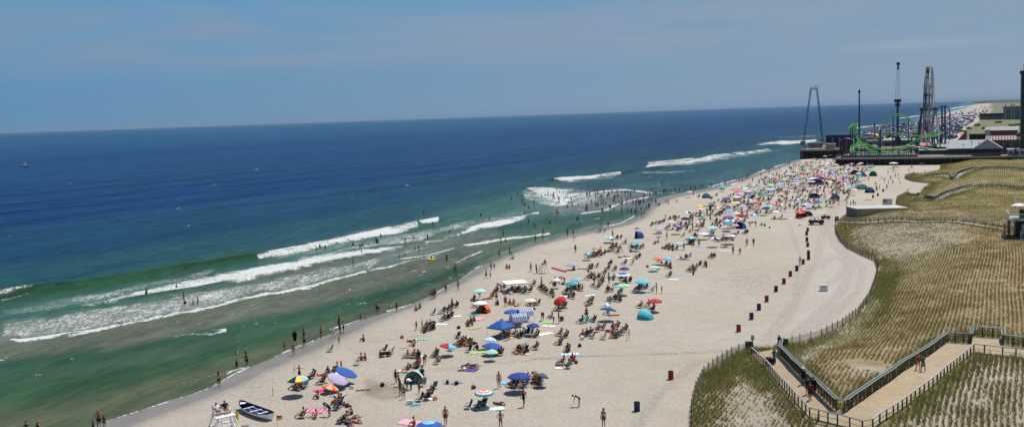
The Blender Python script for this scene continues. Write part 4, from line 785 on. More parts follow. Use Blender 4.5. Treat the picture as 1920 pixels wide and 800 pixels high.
for a in [(281, 536), (331, 538), (347, 569), (362, 571), (371, 570), (345, 562), (275, 556), (594, 470), (600, 467), (610, 466), (646, 444), (652, 443), (662, 500), (662, 495), (662, 461), (675, 463), (679, 462), (678, 473), (707, 457), (705, 453), (714, 445), (709, 456), (759, 437),
          (760, 456), (759, 481), (749, 482), (750, 424), (802, 449), (812, 421), (776, 448), (779, 468), (785, 470), (841, 437), (843, 436), (902, 407), (918, 412), (944, 441), (939, 456), (948, 452), (982, 417), (991, 417), (1004, 425), (1000, 422), (1019, 437), (1024, 420), (1031, 421), (795, 402),
          (970.6, 366), (983, 363), (959, 375), (979, 376), (980, 382.5), (984, 384), (984, 389), (991, 392.5), (996, 395), (1002.5, 392), (984, 400), (1015.6, 369), (1022, 367.5), (1026.5, 368), (1028.5, 365.6), (1030, 370.6), (1033, 367), (1038, 366), (1044, 361), (1049, 361), (1045.6, 367.5),
          (1057, 362), (1047.5, 375), (1048, 382.5), (1057.5, 377), (1061, 371), (1065, 372.5), (1067, 382.5), (1071, 376), (1072, 381), (1088, 369), (1100.6, 367.5), (1105.6, 367.5), (1084, 385), (1092.5, 389), (1100, 390), (1073, 386), (1064, 390), (1044, 400), (1046.5, 400), (1082, 411), (1084, 411), (1088, 421),
          (1120, 365), (1131, 358), (1117, 373), (1142, 368), (1140.5, 367), (1147, 364), (1165, 362.5), (1172, 366), (1177.6, 363.6), (1182.7, 368), (1184.7, 362.5), (1190, 362), (1117, 388), (1120, 388), (1122, 389), (1127, 385), (1151.7, 376), (1157.6, 370), (1159.6, 370), (1155, 385), (1161, 385), (1164.7, 385),
          (1167, 385), (1174.5, 384), (1144.4, 393), (1151, 394), (1127.5, 398), (1130, 398.5), (1166, 399.6), (1177.6, 400.7), (1184, 399.6), (1127.6, 423), (1140.5, 424.4)]+[(random.gauss(1150, 38), random.gauss(375, 11)) for _ in range(34)]+[(random.gauss(1055, 30), random.gauss(370, 8)) for _ in range(16)]+[(random.uniform(640, 930), random.uniform(0, 26)+470-(0)*.1) for _ in range(0)]:
    far = a[1] < 430; dp = random.choice([.35, .5, .9, 1.1] if a[0] < 1100 else [.15, .25, .35]); dp = .1 if a[1] > 360 and a[0] > 1110 and a[0] < 1200 and a[1] < 392 else dp
    P(a[0], a[1], random.choice(['stand', 'walk', 'stand', 'out', 'fold', 'stand']), random.choice(['black', 'navy', 'maroon', 'black', 'teal', 'black']), depth=dp, h=random.choice([1, 1, 1, .75]))
for a in [(1187, 385), (1192.5, 385), (1198, 385), (1201.5, 385), (1191, 403), (1194, 396), (1195.6, 401), (1202, 396), (1203.5, 408.6), (1208, 407.5), (1211.7, 396), (1216, 392), (1217.5, 391), (1206, 374), (1208.5, 371.5), (1214.7, 367), (1218.7, 368), (1222, 362.5), (1225.4, 367), (1230, 367), (1244, 363.6), (1246, 363.6), (1249.4, 362.5),
          (1252.6, 362.5), (1257.5, 362.5), (1230, 385), (1253, 384), (1269, 381), (1266.5, 362), (1274, 360), (1294.5, 357), (1301, 357), (1304, 356), (1313, 355), (1316, 353), (1320, 353), (1331.5, 351), (1335, 351), (1348.5, 347), (1358, 347), (1361.5, 346), (1300, 367), (1386, 341), (1392, 341), (1376.5, 339), (1399, 337), (1404, 331), (1402, 335), (1414, 329),
          (1427, 331), (1436, 317), (1442.5, 320), (1450, 318), (1455, 321), (1461, 319), (1470.5, 305), (1472.5, 310), (1477, 310), (1480, 309), (1442, 327), (1411, 342), (1451, 365), (1653.7, 337), (1665, 327), (1675, 322.5), (1678.5, 332.6), (1684, 330), (1670, 338), (1658.7, 341.6), (1665.5, 347), (1662.7, 355), (1674, 346), (1685.7, 339), (1688, 346), (1642, 349.5), (1642.5, 358), (1644, 358.5), (1648.6, 356),
          (1617, 320), (1622, 334), (1600, 338), (1628, 339), (1726, 312), (1731, 312), (1704, 323.6), (1709.4, 314.6), (1588, 385.5), (1595, 386), (1600, 386), (1603.6, 385.5), (1401, 405), (1356, 447), (1016, 537), (1149, 445), (1250.6, 449), (1301, 462), (1305, 452), (1310.6, 463), (1282.5, 470), (1297.5, 455), (1142, 533), (1231, 550), (1241, 550), (1248, 410), (1079, 474), (1500, 499)]:
    P(a[0], a[1], random.choice(['stand', 'walk', 'fold', 'hips']), random.choice(['black', 'navy', 'maroon', 'black', 'black', 'slate', 'red']), h=random.choice([1, 1, 1, .95, .7]))
P(1374.5, 476.5, 'fold', 'navy', 'shorts', 180); P(1387, 477, 'bend', 'tan', 'shorts', 180); P(1400.5, 462, 'stand', 'tan', 'shirt', 150, c2='tan'); P(1413, 462, 'walk', 'black', 'shirt', 150, c2='black'); P(1406, 425, 'bend', 'black'); P(1417, 426, 'stand', 'maroon')
# --- lone standing people on the sand ------------------------------------------
P(936, 727.5, 'stand', 'tan', 'shorts', 5, sk=0, hc=2, hair='short', look='shirtless man in khaki shorts seen from behind', h=1.05)
P(982, 763, 'walk', 'black', 'suit', 330, sk=2, hc=0, hair='short', look='slim person in black swimwear stepping to the left', h=1.0)
P(1086, 762, 'bend', 'black', 'briefs', 80, sk=2, look='woman in black bikini leaning forward, alone on the sand', h=.95)
P(939, 803, 'hips', 'olive', 'briefs', 200, sk=1, hair='long', look='woman in olive bikini with a hand on her hip at the bottom edge')
P(836, 796, 'walk', 'maroon', 'shorts', 180, sk=1, hc=3, look='bare chested man in dark red shorts by the sky blue umbrella', h=1.05)
P(1132, 800, 'stand', 'brown', 'shorts', 150, sk=1, look='person just entering at the bottom edge right of the crowd'); P(562, 711, 'out', 'black', 'shorts', 160, sk=0, hc=0, hair='short', look='boy in black shorts behind the yellow and blue umbrella', h=.9)
P(618, 781, 'bend', 'black', 'suit', 60, sk=2, hair='long', look='woman in black swimsuit standing beside the magenta striped mat'); P(1100, 598.5, 'stand', 'black', 'shorts', 170, look='man standing among pale blue chairs')
P(1048, 606, 'stand', 'maroon', 'suit', 90, sk=1, look='red skinned person standing beside a round wicker basket'); P(1017.5, 600, 'bend', 'slate', 'shorts', 180); P(1038, 608, 'bend', 'purple', 'shirt', 90); P(848, 581, 'stand', 'maroon', 'shorts'); P(781, 619, 'walk', 'black', h=.75); P(791.5, 613, 'out', 'tan', h=.6)
for a in [(742.5, 718, 'black', .85), (748, 724, 'maroon', .9), (751.5, 742, 'slate', .95), (757.5, 748, 'black', .85), (786, 737, 'black', .72)]: P(a[0], a[1], 'stand', a[2], h=a[3])
P(771, 731, 'bend', 'white', 'shirt', 60, c2='black', look='person in white shirt bending over the dug sand hole'); P(763, 728, 'bend', 'black', 'shirt', 240); P(792, 716, 'stand', 'black', 'shirt', 180); P(782, 716, 'knees', 'tan', None, 180)
P(786, 682, 'stand', 'black', 'shirt', 200); P(796, 683.5, 'bend', 'maroon', 'shorts', 200); P(722, 660, 'chair', 'black', 'shirt', 90, hat='white', look='person in black seated on the beach cart wearing a white hat'); P(931, 565, 'stand', 'black', 'shorts'); P(899.5, 557, 'stand', 'brown', h=.8)
P(640, 692, 'stand', 'navy', 'shirt', h=.6); P(948, 575, 'stand', 'red', 'shirt', c2='maroon')
# --- groups: chairs with sitters (x, y, chair colour, clothes colour or None) ---
for g in [(585, 709, 'blue', 'navy'), (572, 724, 'grey', None), (603, 720, 'navy', 'navy'), (553, 730, 'black', 'black'), (560, 731, 'maroon', 'maroon'), (566, 783, 'black', 'black'), (623, 704, 'brown', 'maroon'), (668, 684, 'grey', None), (618, 659, 'green', None),
          (637, 757, 'navy', 'black'), (629, 768, 'navy', None), (634, 763, 'black', 'navy'), (637, 793, 'black', None), (647, 790, 'slate', 'black'), (763, 697, 'red', 'black'), (792, 724, 'grey', None), (813, 728, 'slate', None), (806, 742, 'black', 'black'), (786, 752, 'black', None), (800, 749, 'black', 'maroon'),
          (877, 766, 'navy', None), (895, 769, 'slate', None), (905, 763, 'green', 'black'), (963.5, 727, 'navy', None), (958, 725, 'navy', 'black'), (980, 727, 'teal', 'maroon'), (975, 722, 'black', 'maroon'), (987, 717, 'brown', 'white'), (1001, 716, 'maroon', 'red'), (1008, 718, 'green', 'coral'), (1013, 720, 'white', 'black'),
          (844, 657, 'navy', None), (857.5, 633, 'navy', None), (862, 646, 'olive', 'black'), (867, 645, 'navy', 'white'), (873, 647, 'green', 'tan'), (880, 648, 'olive', 'maroon'), (768, 670, 'red', None), (775, 671, 'red', 'red'), (781, 671, 'red', 'red'), (820, 682, 'grey', 'black'), (816, 669, 'black', 'black'),
          (775, 688, 'black', None), (782, 689, 'brown', 'maroon'), (811, 590, 'black', None), (824, 588, 'grey', None), (830, 587, 'slate', None), (839.5, 584, 'maroon', 'brown'), (855, 576, 'black', 'black'), (831, 602, 'green', 'green'), (838, 599, 'black', 'black'), (845, 596, 'slate', 'black'),
          (796, 622, 'maroon', 'black'), (803, 620, 'black', 'white'), (811, 616, 'maroon', 'brown'), (887, 576, 'red', None), (891, 588, 'slate', None), (898, 586, 'green', 'black'), (892, 576, 'navy', None), (947, 630, 'black', 'black'), (940, 632, 'black', 'brown'), (953, 629, 'grey', 'black'), (932, 666, 'black', 'black'),
          (980, 630, 'green', 'slate'), (988, 628, 'slate', 'black'), (994, 628, 'green', None), (1005, 632, 'black', 'maroon'), (978, 661, 'maroon', 'black'), (984, 659, 'black', 'brown'), (966, 659, 'orange', None), (1004, 655, 'olive', 'black'), (1049, 646, 'navy', 'black'), (1060, 633, 'black', 'maroon'),
          (878, 660, 'navy', None), (1063, 660, 'navy', 'black'), (1047, 684, 'navy', None), (1055, 683, 'black', 'black'), (1064, 690, 'slate', 'brown'), (1072, 681, 'red', 'red'), (1090, 598, 'cyan', None), (1090, 606, 'sky', 'black'), (1098, 604, 'cyan', None), (1112.5, 603, 'black', 'tan'), (1140, 590, 'slate', 'black'),
          (1109, 634, 'black', None), (1130, 636, 'olive', None), (1148, 633, 'black', 'black'), (1155, 632, 'slate', 'black'), (1165, 628, 'black', 'coral'), (1171, 622, 'black', 'red'), (1156, 616, 'black', 'coral'), (1148, 620, 'brown', 'black'), (1130, 618, 'maroon', 'red'), (1119, 622, 'brown', 'brown'), (1105, 628, 'black', 'brown'), (1098, 630, 'black', 'black'),
          (1048, 579, 'black', 'black'), (1058, 576, 'slate', 'black'), (1074, 560, 'slate', 'black'), (1103, 570, 'brown', 'brown'), (1108, 567, 'black', 'black'), (1142, 568, 'black', 'pink'), (1152, 564, 'maroon', 'black'), (1160, 566, 'black', 'maroon'), (999.7, 536, 'green', 'black'), (1013, 542, 'black', 'black'), (1018, 546, 'brown', 'brown'), (1023, 550, 'maroon', 'black'), (1032, 553, 'green', 'black'),
          (1039, 531, 'grey', 'brown'), (1047, 531, 'brown', 'tan'), (988, 572, 'teal', None), (995, 573, 'white', 'black'), (1003, 573, 'black', 'black'), (1008, 571, 'black', None), (930, 548, 'maroon', 'tan'), (944, 542, 'black', 'black'), (947, 551, 'blue', None), (958, 546, 'grey', 'navy'), (964, 549, 'slate', 'black'), (970, 545, 'navy', None), (975, 549, 'black', 'black'), (980, 546, 'navy', None), (983, 549, 'black', 'black'),
          (1061, 549, 'black', 'black'), (1068, 546, 'slate', 'black'), (1075, 543, 'navy', 'black'), (1069, 539, 'black', None), (1090, 545, 'olive', 'tan'), (1107, 521, 'maroon', 'black'), (1113, 520, 'black', 'pink'), (1121, 523, 'navy', 'maroon'), (1131, 527, 'green', 'brown'), (1133, 514, 'black', 'coral'), (1152, 508, 'black', 'black'), (1163, 525, 'black', None), (1172, 529, 'green', 'black'), (1180, 530, 'black', 'black'), (1150, 524, 'grey', 'slate'),
          (1121, 541, 'green', 'black'), (1127, 534, 'black', None), (1139, 548, 'black', 'black'), (1147, 547, 'slate', 'white'), (1163, 550, 'green', 'black'), (1187, 548, 'blue', None), (1196, 545, 'navy', 'black'), (1201, 543, 'blue', 'slate'), (1208, 542, 'black', 'maroon'), (1219, 548, 'sky', None), (1223, 545, 'paleblue', None), (1104, 506, 'slate', 'black'), (1108, 504, 'green', 'black'), (1118, 501, 'maroon', None), (1184, 496, 'lime', None), (1171, 496, 'black', 'navy'),
          (1156, 449, 'black', 'black'), (1163, 447, 'black', None), (1172, 457, 'olive', 'black'), (1124, 437, 'brown', 'brown'), (1132, 436, 'black', None), (1144, 468, 'maroon', 'coral'), (1148, 464, 'black', 'brown'), (1154, 463, 'maroon', 'black'), (1161, 467, 'brown', 'brown'), (1157.5, 475, 'maroon', 'coral'), (1150, 471, 'white', 'maroon'), (1165, 473, 'red', None),
          (1185, 468, 'maroon', 'black'), (1192, 466, 'black', 'black'), (1198, 467, 'navy', None), (1204, 466, 'slate', 'white'), (1122, 477, 'grey', 'black'), (1103, 484, 'white', 'brown'), (1108, 483, 'black', 'black'), (1115, 482, 'navy', 'navy'), (1120, 480, 'black', 'black'), (1191, 486, 'green', 'black'), (1197.5, 484, 'slate', 'black'), (1144, 496, 'black', 'black'), (1200, 577, 'black', 'black'), (1214, 576, 'navy', 'white'), (1223, 583, 'black', 'black'),
          (1234, 491, 'red', None), (1247.5, 499, 'black', 'black'), (1254, 503, 'slate', 'maroon'), (1273, 486, 'black', None), (1285, 486, 'slate', 'black'), (1292, 482, 'teal', None), (1332.5, 484, 'brown', 'brown'), (1338, 484, 'black', 'black'), (1311, 499, 'black', 'black'), (1322, 500, 'olive', 'black'), (1300, 510, 'olive', 'black'), (1304, 506, 'black', 'black'), (1255, 519, 'brown', 'black'), (1247.5, 466, 'black', 'black'), (1254, 467, 'slate', 'brown'),
          (1260, 468, 'black', 'black'), (1267.5, 469, 'olive', 'brown'), (1292, 457, 'blue', 'black'), (1298, 457, 'navy', 'black'), (1222, 423, 'black', 'black'), (1229, 421, 'white', 'black'), (1235, 420, 'black', 'brown'), (1240, 419, 'slate', 'maroon'), (1244, 417, 'black', 'black'), (1255, 412, 'black', 'black'), (1262, 410, 'black', 'brown'), (1266, 411, 'maroon', 'black'), (1271, 410, 'black', None),
          (1254, 427, 'slate', 'brown'), (1270, 433, 'black', 'black'), (1275, 432, 'olive', 'black'), (1285, 423, 'maroon', 'coral'), (1298, 406, 'black', 'black'), (1304, 405, 'black', None), (1311, 407, 'black', 'black'), (1316, 427, 'black', 'black'), (1377, 427, 'maroon', 'maroon'), (1382, 440, 'slate', None), (1396, 439, 'black', 'black'), (1400, 438, 'black', None), (1333, 437, 'black', 'black'), (1336, 441, 'green', 'white'), (1340, 432, 'brown', None), (1321, 443, 'navy', None),
          (1341, 451, 'white', 'white'), (1346, 453, 'black', 'black'), (1352, 453, 'maroon', 'black'), (1357, 450, 'slate', 'maroon'), (1361, 452, 'black', 'black'), (1366, 451, 'maroon', 'olive'), (1371, 448, 'brown', 'black'), (1376, 447, 'black', 'black'), (1343, 416, 'black', 'black'), (1348, 421, 'black', 'black'), (1355, 416, 'slate', 'black'), (1365, 416, 'maroon', 'black'), (1371, 413, 'brown', 'brown'),
          (1352, 357, 'black', 'black'), (1356, 358, 'black', None), (1356, 378, 'black', 'black'), (1361, 379, 'slate', 'coral'), (1368, 381, 'black', 'black'), (1334, 374, 'black', 'brown'), (1343, 368, 'maroon', 'brown'), (1310, 370, 'navy', 'brown'), (1331, 394, 'black', 'black'), (1348, 402, 'black', 'black'), (1353, 402, 'black', 'black'), (1406, 373, 'navy', 'navy'), (1409, 371, 'blue', None), (1424, 366, 'red', 'black'), (1434, 365, 'maroon', None), (1440, 363, 'black', 'black')]:
    yw = random.Random(int(g[0]*3)).uniform(35, 150); c_ = Cc(g[0], g[1], g[2], yw)
    if g[3]: P(g[0], g[1], 'chair', g[3], None, yw, h=.98, loc=None)
for a in [(597, 747, 'brown', 'knees'), (592, 784, 'orange', 'sit'), (606, 704, 'coral', 'back'), (616.5, 700, 'maroon', 'knees'), (634, 692, 'navy', 'knees'), (679, 675, 'orange', 'knees'), (686, 675, 'coral', 'knees'), (683, 639.5, 'black', 'knees'), (787, 579, 'black', 'sit'), (781, 582, 'tan', 'knees'), (776.5, 649, 'brown', 'sit'), (772, 641, 'black', 'back'),
          (663, 785, 'brown', 'back'), (668, 792, 'coral', 'back'), (655, 797, 'black', 'front'), (660, 776, 'maroon', 'knees'), (778, 798, 'red', 'knees'), (876, 686, 'black', 'back'), (882, 690, 'brown', 'front'), (870, 693, 'white', 'back'), (889, 687, 'black', 'back'), (936.5, 758, 'slate', 'back'), (878, 612, 'maroon', 'knees'), (882, 605, 'brown', 'sit'), (886, 610, 'black', 'knees'), (890, 602, 'coral', 'knees'),
          (917, 655, 'black', 'back'), (908, 656, 'slate', 'front'), (896, 655, 'black', 'knees'), (972, 632, 'orange', 'knees'), (975, 659, 'brown', 'sit'), (984, 664, 'black', 'knees'), (1034, 596, 'maroon', 'sit'), (925, 556, 'black', 'knees'), (920, 560, 'maroon', 'sit'), (915, 561, 'black', 'back'), (889, 562, 'black', 'sit'), (930, 548, 'tan', 'knees'), (934, 572, 'black', 'knees'), (957, 571, 'coral', 'knees'), (963, 571, 'brown', 'sit'), (970, 573, 'coral', 'back'),
          (1054, 579, 'maroon', 'back'), (1077, 507, 'brown', 'knees'), (1103, 573, 'brown', 'back'), (962, 486, 'brown', 'sit'), (951, 503, 'maroon', 'knees'), (956, 504, 'brown', 'knees'), (1195, 429, 'black', 'back'), (1236, 436, 'maroon', 'back'), (1235, 445, 'black', 'front'), (1165, 483, 'black', 'back'), (1216, 375, 'black', 'knees'), (1221, 375, 'brown', 'knees'), (1236, 385, 'black', 'sit'), (1249, 380, 'brown', 'sit'), (1229, 458, 'brown', 'knees'), (1234, 455, 'maroon', 'sit'), (1292, 422, 'brown', 'back'),
          (1359, 464, 'black', 'back'), (1430, 405, 'black', 'front'), (1435, 424, 'olive', 'knees'), (1428, 423, 'black', 'sit'), (1380, 415, 'coral', 'knees'), (1176, 482, 'tan', 'front'), (1453, 411, 'maroon', 'knees'), (1460, 411, 'black', 'back'), (1466, 408, 'black', 'sit'), (1390, 412, 'black', 'sit'), (1458, 393, 'black', 'sit'), (1462, 379, 'black', 'knees'), (1468, 370, 'olive', 'knees')]: P(a[0], a[1], a[3], a[2], yaw=random.uniform(30, 150))
rb = random.Random(77); SEATS = [(p_['px'], p_['py']) for p_ in PLIST if p_['pose'] == 'chair']
CL = []
for i_, (sx_, sy_) in enumerate(SEATS):
    if rb.random() < .42: CL.append((sx_+rb.uniform(-9, 9), sy_+rb.uniform(-2.5, 3.5), rb.choice(['black', 'navy', 'black', 'slate', 'brown', 'teal', 'red', 'olive'])))
# --- umbrellas (canopy centre) -------------------------------------------------
Um(557, 707, 'yellow navy paleyellow teal lime navy yellow sky', r=1.15, look='yellow, lime and navy panelled beach umbrella'); Um(649, 694, 'blue', r=1.25, z=1.5, tilt=24, td=20, look='wide bright blue beach umbrella leaning over'); Um(633, 706, 'lavender', r=1.15, z=1.3, tilt=28, td=20, look='pale lavender beach umbrella leaning low')
Um(619, 723, 'orange peach', r=.9, z=.75, tilt=20, td=0, look='low orange and peach beach umbrella'); Um(804, 792, 'sky blue', 'rings', r=1.15, z=1.4, look='sky blue beach umbrella with darker blue rings'); Um(907.5, 733, 'coral white coral white teal', 'rings', r=.95, z=1.6, look='coral and white ringed beach umbrella with teal rim')
Um(973.5, 701, 'royal', r=1.2, z=1.85, look='large royal blue beach umbrella'); Um(1017, 702, 'slate', r=.68, z=1.3, tilt=22, td=-20, look='small slate grey beach umbrella'); Um(840, 646, 'red cyan cyan teal crimson red cyan sky', r=1.0, z=1.35, tilt=12, look='red and cyan panelled beach umbrella')
Um(918.5, 634, 'paleblue', r=.85, z=.9, tilt=8, look='pale ice blue beach umbrella under the canopy front'); Um(923, 645, 'blue', r=1.05, z=1.3, tilt=8, td=90, look='flat mid blue beach umbrella below the canopy'); Um(921.5, 657, 'mint', r=.75, z=1.2, look='thin pale mint beach umbrella'); Um(999.5, 608, 'royal', r=.85, z=1.5, look='glossy royal blue domed beach umbrella')
Um(959, 582, 'blue', r=1.1, z=1.5, look='bright blue beach umbrella before the striped shelters'); Um(899, 543, 'mint', r=1.05, z=1.6, look='mint green beach umbrella near the waterline'); Um(900, 565.5, 'white', r=1.1, z=1.5, look='white beach umbrella beside the orange tent'); Um(993, 561, 'cream', r=1.0, z=1.4, look='cream beach umbrella')
Um(1043, 523, 'white', r=.75, z=1.5, look='small white beach umbrella'); Um(1049, 561, 'red', r=.95, z=1.6, tilt=35, td=180, look='red beach umbrella tilted steeply'); Um(1070, 530, 'teal', r=1.0, z=1.7, look='teal beach umbrella'); Um(1081, 522, 'sky', r=.95, z=1.7, look='light sky blue beach umbrella'); Um(1072.6, 495.5, 'lavender grey', r=.95, z=1.0, look='flat lavender grey beach umbrella')
Um(1141, 578, 'royal', r=1.1, z=1.7, tilt=14, td=-30, look='deep blue beach umbrella on a round shadow'); Um(1228, 562, 'red', r=1.05, z=1.7, look='solitary bright red beach umbrella'); Um(1204, 526, 'cyan', r=1.2, z=1.8, look='turquoise beach umbrella'); Um(1167, 533, 'mint lime mint cyan', r=1.2, z=1.7, look='mint and lime panelled beach umbrella')
Um(1167.5, 513, 'blue blue white', 'rings', r=1.25, z=1.6, look='blue beach umbrella with white rim'); Um(1170.5, 502, 'royal', r=.9, z=1.6, look='small dark blue beach umbrella'); Um(1136, 569, 'white sky', r=.75, z=.7, look='low white beach umbrella'); Um(1119, 464, 'teal lime coral orange', r=.95, z=1.4, look='rainbow panelled beach umbrella'); Um(1102, 474, 'teal mint', r=.95, z=1.4, look='teal and mint beach umbrella')
Um(1192, 456, 'sky teal', r=1.15, z=1.6); Um(1142, 444, 'white cyan', r=1.1, z=1.3); Um(1296, 444, 'cyan mint', r=1.2, z=1.5); Um(1235, 483, 'coral', r=1.1, z=1.3); Um(1250, 483, 'sky', r=1.0, z=1.3); Um(1226, 499, 'mint', r=1.0, z=.9); Um(1257.5, 415, 'paleblue', r=1.0); Um(1235, 428, 'lavender', r=1.2, z=1.2); Um(1270, 423, 'purple lavender', r=1.2, tilt=25)
Um(1290, 397, 'sky white navy', r=1.3); Um(1310, 415, 'pink white red', r=1.0); Um(1315, 385, 'yellow yellow olive peach', r=1.5, look='yellow and peach beach umbrella'); Um(1366, 405, 'purple', r=1.3, z=1.4); Um(1388, 402, 'red maroon red', r=1.15, look='large red beach umbrella'); Um(1395, 404, 'maroon', r=1.0, z=1.4); Um(1378, 421, 'pink lavender', r=.95); Um(1335, 425, 'paleblue mint', r=1.3); Um(1319.5, 437, 'paleblue white', r=1.3, z=1.4)
Um(1339, 445, 'white navy', r=1.2); Um(1368, 440, 'lavender pink white blue', r=1.5); Um(1354, 349, 'cyan', r=1.2); Um(1375, 345, 'sky white', r=1.2); Um(1382, 343, 'pink', r=1.2); Um(1386, 355, 'crimson pink', r=1.1); Um(1386, 362, 'lavender pink', r=1.2); Um(1394, 358, 'mint', r=1.1, tilt=20); Um(1293, 359, 'peach', r=1.1); Um(1314, 391, 'pink white', r=1.1); Um(1380, 379, 'paleyellow', r=1.3)
Um(1360, 370, 'purple', r=1.2, z=1.3); Um(1334, 385, 'maroon lavender', r=1.2, z=1.2); Um(1407, 350, 'teal', r=1.7, look='wide teal beach umbrella'); Um(1396, 353, 'white', r=1.0); Um(1406.5, 363, 'blue sky', r=1.1); Um(1431.5, 349, 'lavender', r=1.2); Um(1442, 345, 'lime', r=1.2, tilt=10); Um(1462, 344, 'sky', r=1.4); Um(1454, 332, 'tan peach', r=1.2); Um(1445, 330, 'paleblue', r=1.4); Um(1484, 326, 'paleblue mint', r=1.4)
Um(1492, 339, 'grey sky', r=1.4); Um(1490, 343, 'white grey', r=1.3); Um(1472, 348, 'lavender', r=1.2); Um(1443, 354, 'white sky', r=1.1); Um(1424, 360, 'green', r=1.2); Um(1504, 346, 'pink white', r=1.3); Um(1502, 330, 'pink', r=1.2); Um(1504, 324, 'red', r=1.3); Um(1469, 336, 'mint', r=1.2); Um(1418, 379, 'red orange', r=1.5); Um(1442.5, 385, 'cyan mint', r=1.4); Um(1509, 390, 'pink crimson', r=1.4); Um(1518, 390, 'purple', r=1.1)
Um(1510, 382, 'sky paleblue', r=1.4); Um(1538, 330, 'magenta maroon', r=1.5, tilt=30, td=90); Um(1523, 334, 'white', r=1.9, z=2.1, look='big white beach umbrella'); Um(1540, 318, 'pink white', r=1.4); Um(1544, 303, 'pink white', r=1.3); Um(1562, 318, 'blue sky', r=1.5); Um(1586, 331, 'purple', r=1.5); Um(1576, 340, 'maroon coral', r=1.5); Um(1595, 314, 'lavender', r=1.5); Um(1567, 308, 'cream', r=1.5); Um(1553, 287.5, 'cream', r=2.0); Um(1552, 335, 'maroon', r=1.3)
Um(1559, 327, 'lavender blue', r=1.3); Um(1526.5, 297, 'red', r=1.4); Um(1512, 303, 'red orange', r=1.3); Um(1628, 311, 'teal sky', r=1.7); Um(1675.6, 305, 'white', r=1.9, z=2.4); Um(1679, 312, 'slate green', r=1.6); Um(1709.4, 313, 'red', r=.8, z=1.5); Um(1535, 378, 'blue', r=1.3, z=1.5); Um(1539, 382, 'lime', r=1.0, z=1.2); Um(1500, 397, 'red coral', r=1.4, z=1.6)
# --- tents and canopies --------------------------------------------------------
canopy_tent(940, 610, 'blue', 2.7, 1.35, 48, 'square bright blue canopy tent on four legs'); canopy_tent(965, 527, 'white', 3.7, 1.5, 15, 'white net shade canopy over a packed group', rise=.2)
dome_tent(909.5, 585, 'orange', 1.7, 1.25, 150, 'red', 'orange pop up tent'); dome_tent(1213, 598, 'cyan', 2.1, 1.25, 40, 'teal', 'turquoise pop up tent'); dome_tent(781, 715, 'mint', 2.2, 1.35, 165, 'teal', 'pale mint dome tent'); dome_tent(1200, 446, 'royal', 2.3, 1.6, 100, 'blue', 'navy blue dome tent near the water')
dome_tent(1391.5, 428, 'navy', 2.5, 1.6, 120, 'blue', 'dark navy dome tent'); dome_tent(1631.7, 361, 'sky', 3, 1.8, 150, 'navy', 'blue and navy dome tent'); dome_tent(1616, 355, 'mint', 4.0, 1.8, 160, 'mint', 'wide pale mint dome tent'); dome_tent(1567, 373, 'sky', 2.6, 1.7, 150, 'blue', 'sky blue dome tent'); dome_tent(1526, 371, 'blue', 3.6, 1.5, 170, 'royal', 'low blue dome tent')
dome_tent(1530, 346, 'blue', 5.2, 2.2, 170, 'sky', 'very wide blue beach tent'); dome_tent(1603, 327, 'royal', 3.5, 1.8, 160, 'navy', 'deep blue beach tent beside a pale blue one'); dome_tent(1613, 328, 'paleblue', 4, 1.5, 160, 'sky', 'pale blue beach tent'); dome_tent(1637, 330, 'teal', 3, 2.0, 160, 'green', 'teal green beach tent'); dome_tent(1500, 407, 'red', 2.8, 1.7, 200, 'maroon', 'red dome tent'); dome_tent(1514, 404, 'grey', 2.4, 1.2, 170, 'green', 'grey green dome tent')
dome_tent(1326, 371, 'paleblue', 3, 1.6, 150, 'sky', 'pale blue dome tent')
for (px, py, lk) in ((972, 612, 'front blue and white striped beach cabana'), (985, 602, 'rear blue and white striped beach cabana')):
    l = att(px, py); o = empty('striped_cabana', l, R_(200)); o.scale = (1.18, 1.1, 1.2); q = MB(); n = 16; rows = []
    prof = [(.75, 0), (.72, .7), (.55, 1.2), (.15, 1.5), (-.3, 1.45), (-.6, 1.05), (-.85, .45), (-.98, 0)]
    vs = [(-.85+1.7*i/n, y, z) for i in range(n+1) for y, z in prof[1:]]; k = len(prof)-1
    fs = [(i*k+j, i*k+j+1, (i+1)*k+j+1, (i+1)*k+j) for i in range(n) for j in range(k-1)]; q.add(vs, fs); q.add([(v[0], v[1]*.985, v[2]*.985) for v in vs], [f[::-1] for f in fs]); q.m = [(i//(k-1)) % 2 for i in range(n*(k-1))]*2
    q.build('striped_cloth', [mat(C['white'], .8), mat(C['blue'], .8)], o, loc=(0, 0, 0)); q = MB()
    for s in (-.86, .86): q.tube([(s, y, z) for y, z in prof], .018, 5)
    q.build('cabana_frame', mat(C['white']), o, loc=(0, 0, 0)); register(o, lk, 'cabana', None, px, py-8, lm='blue striped cabana')
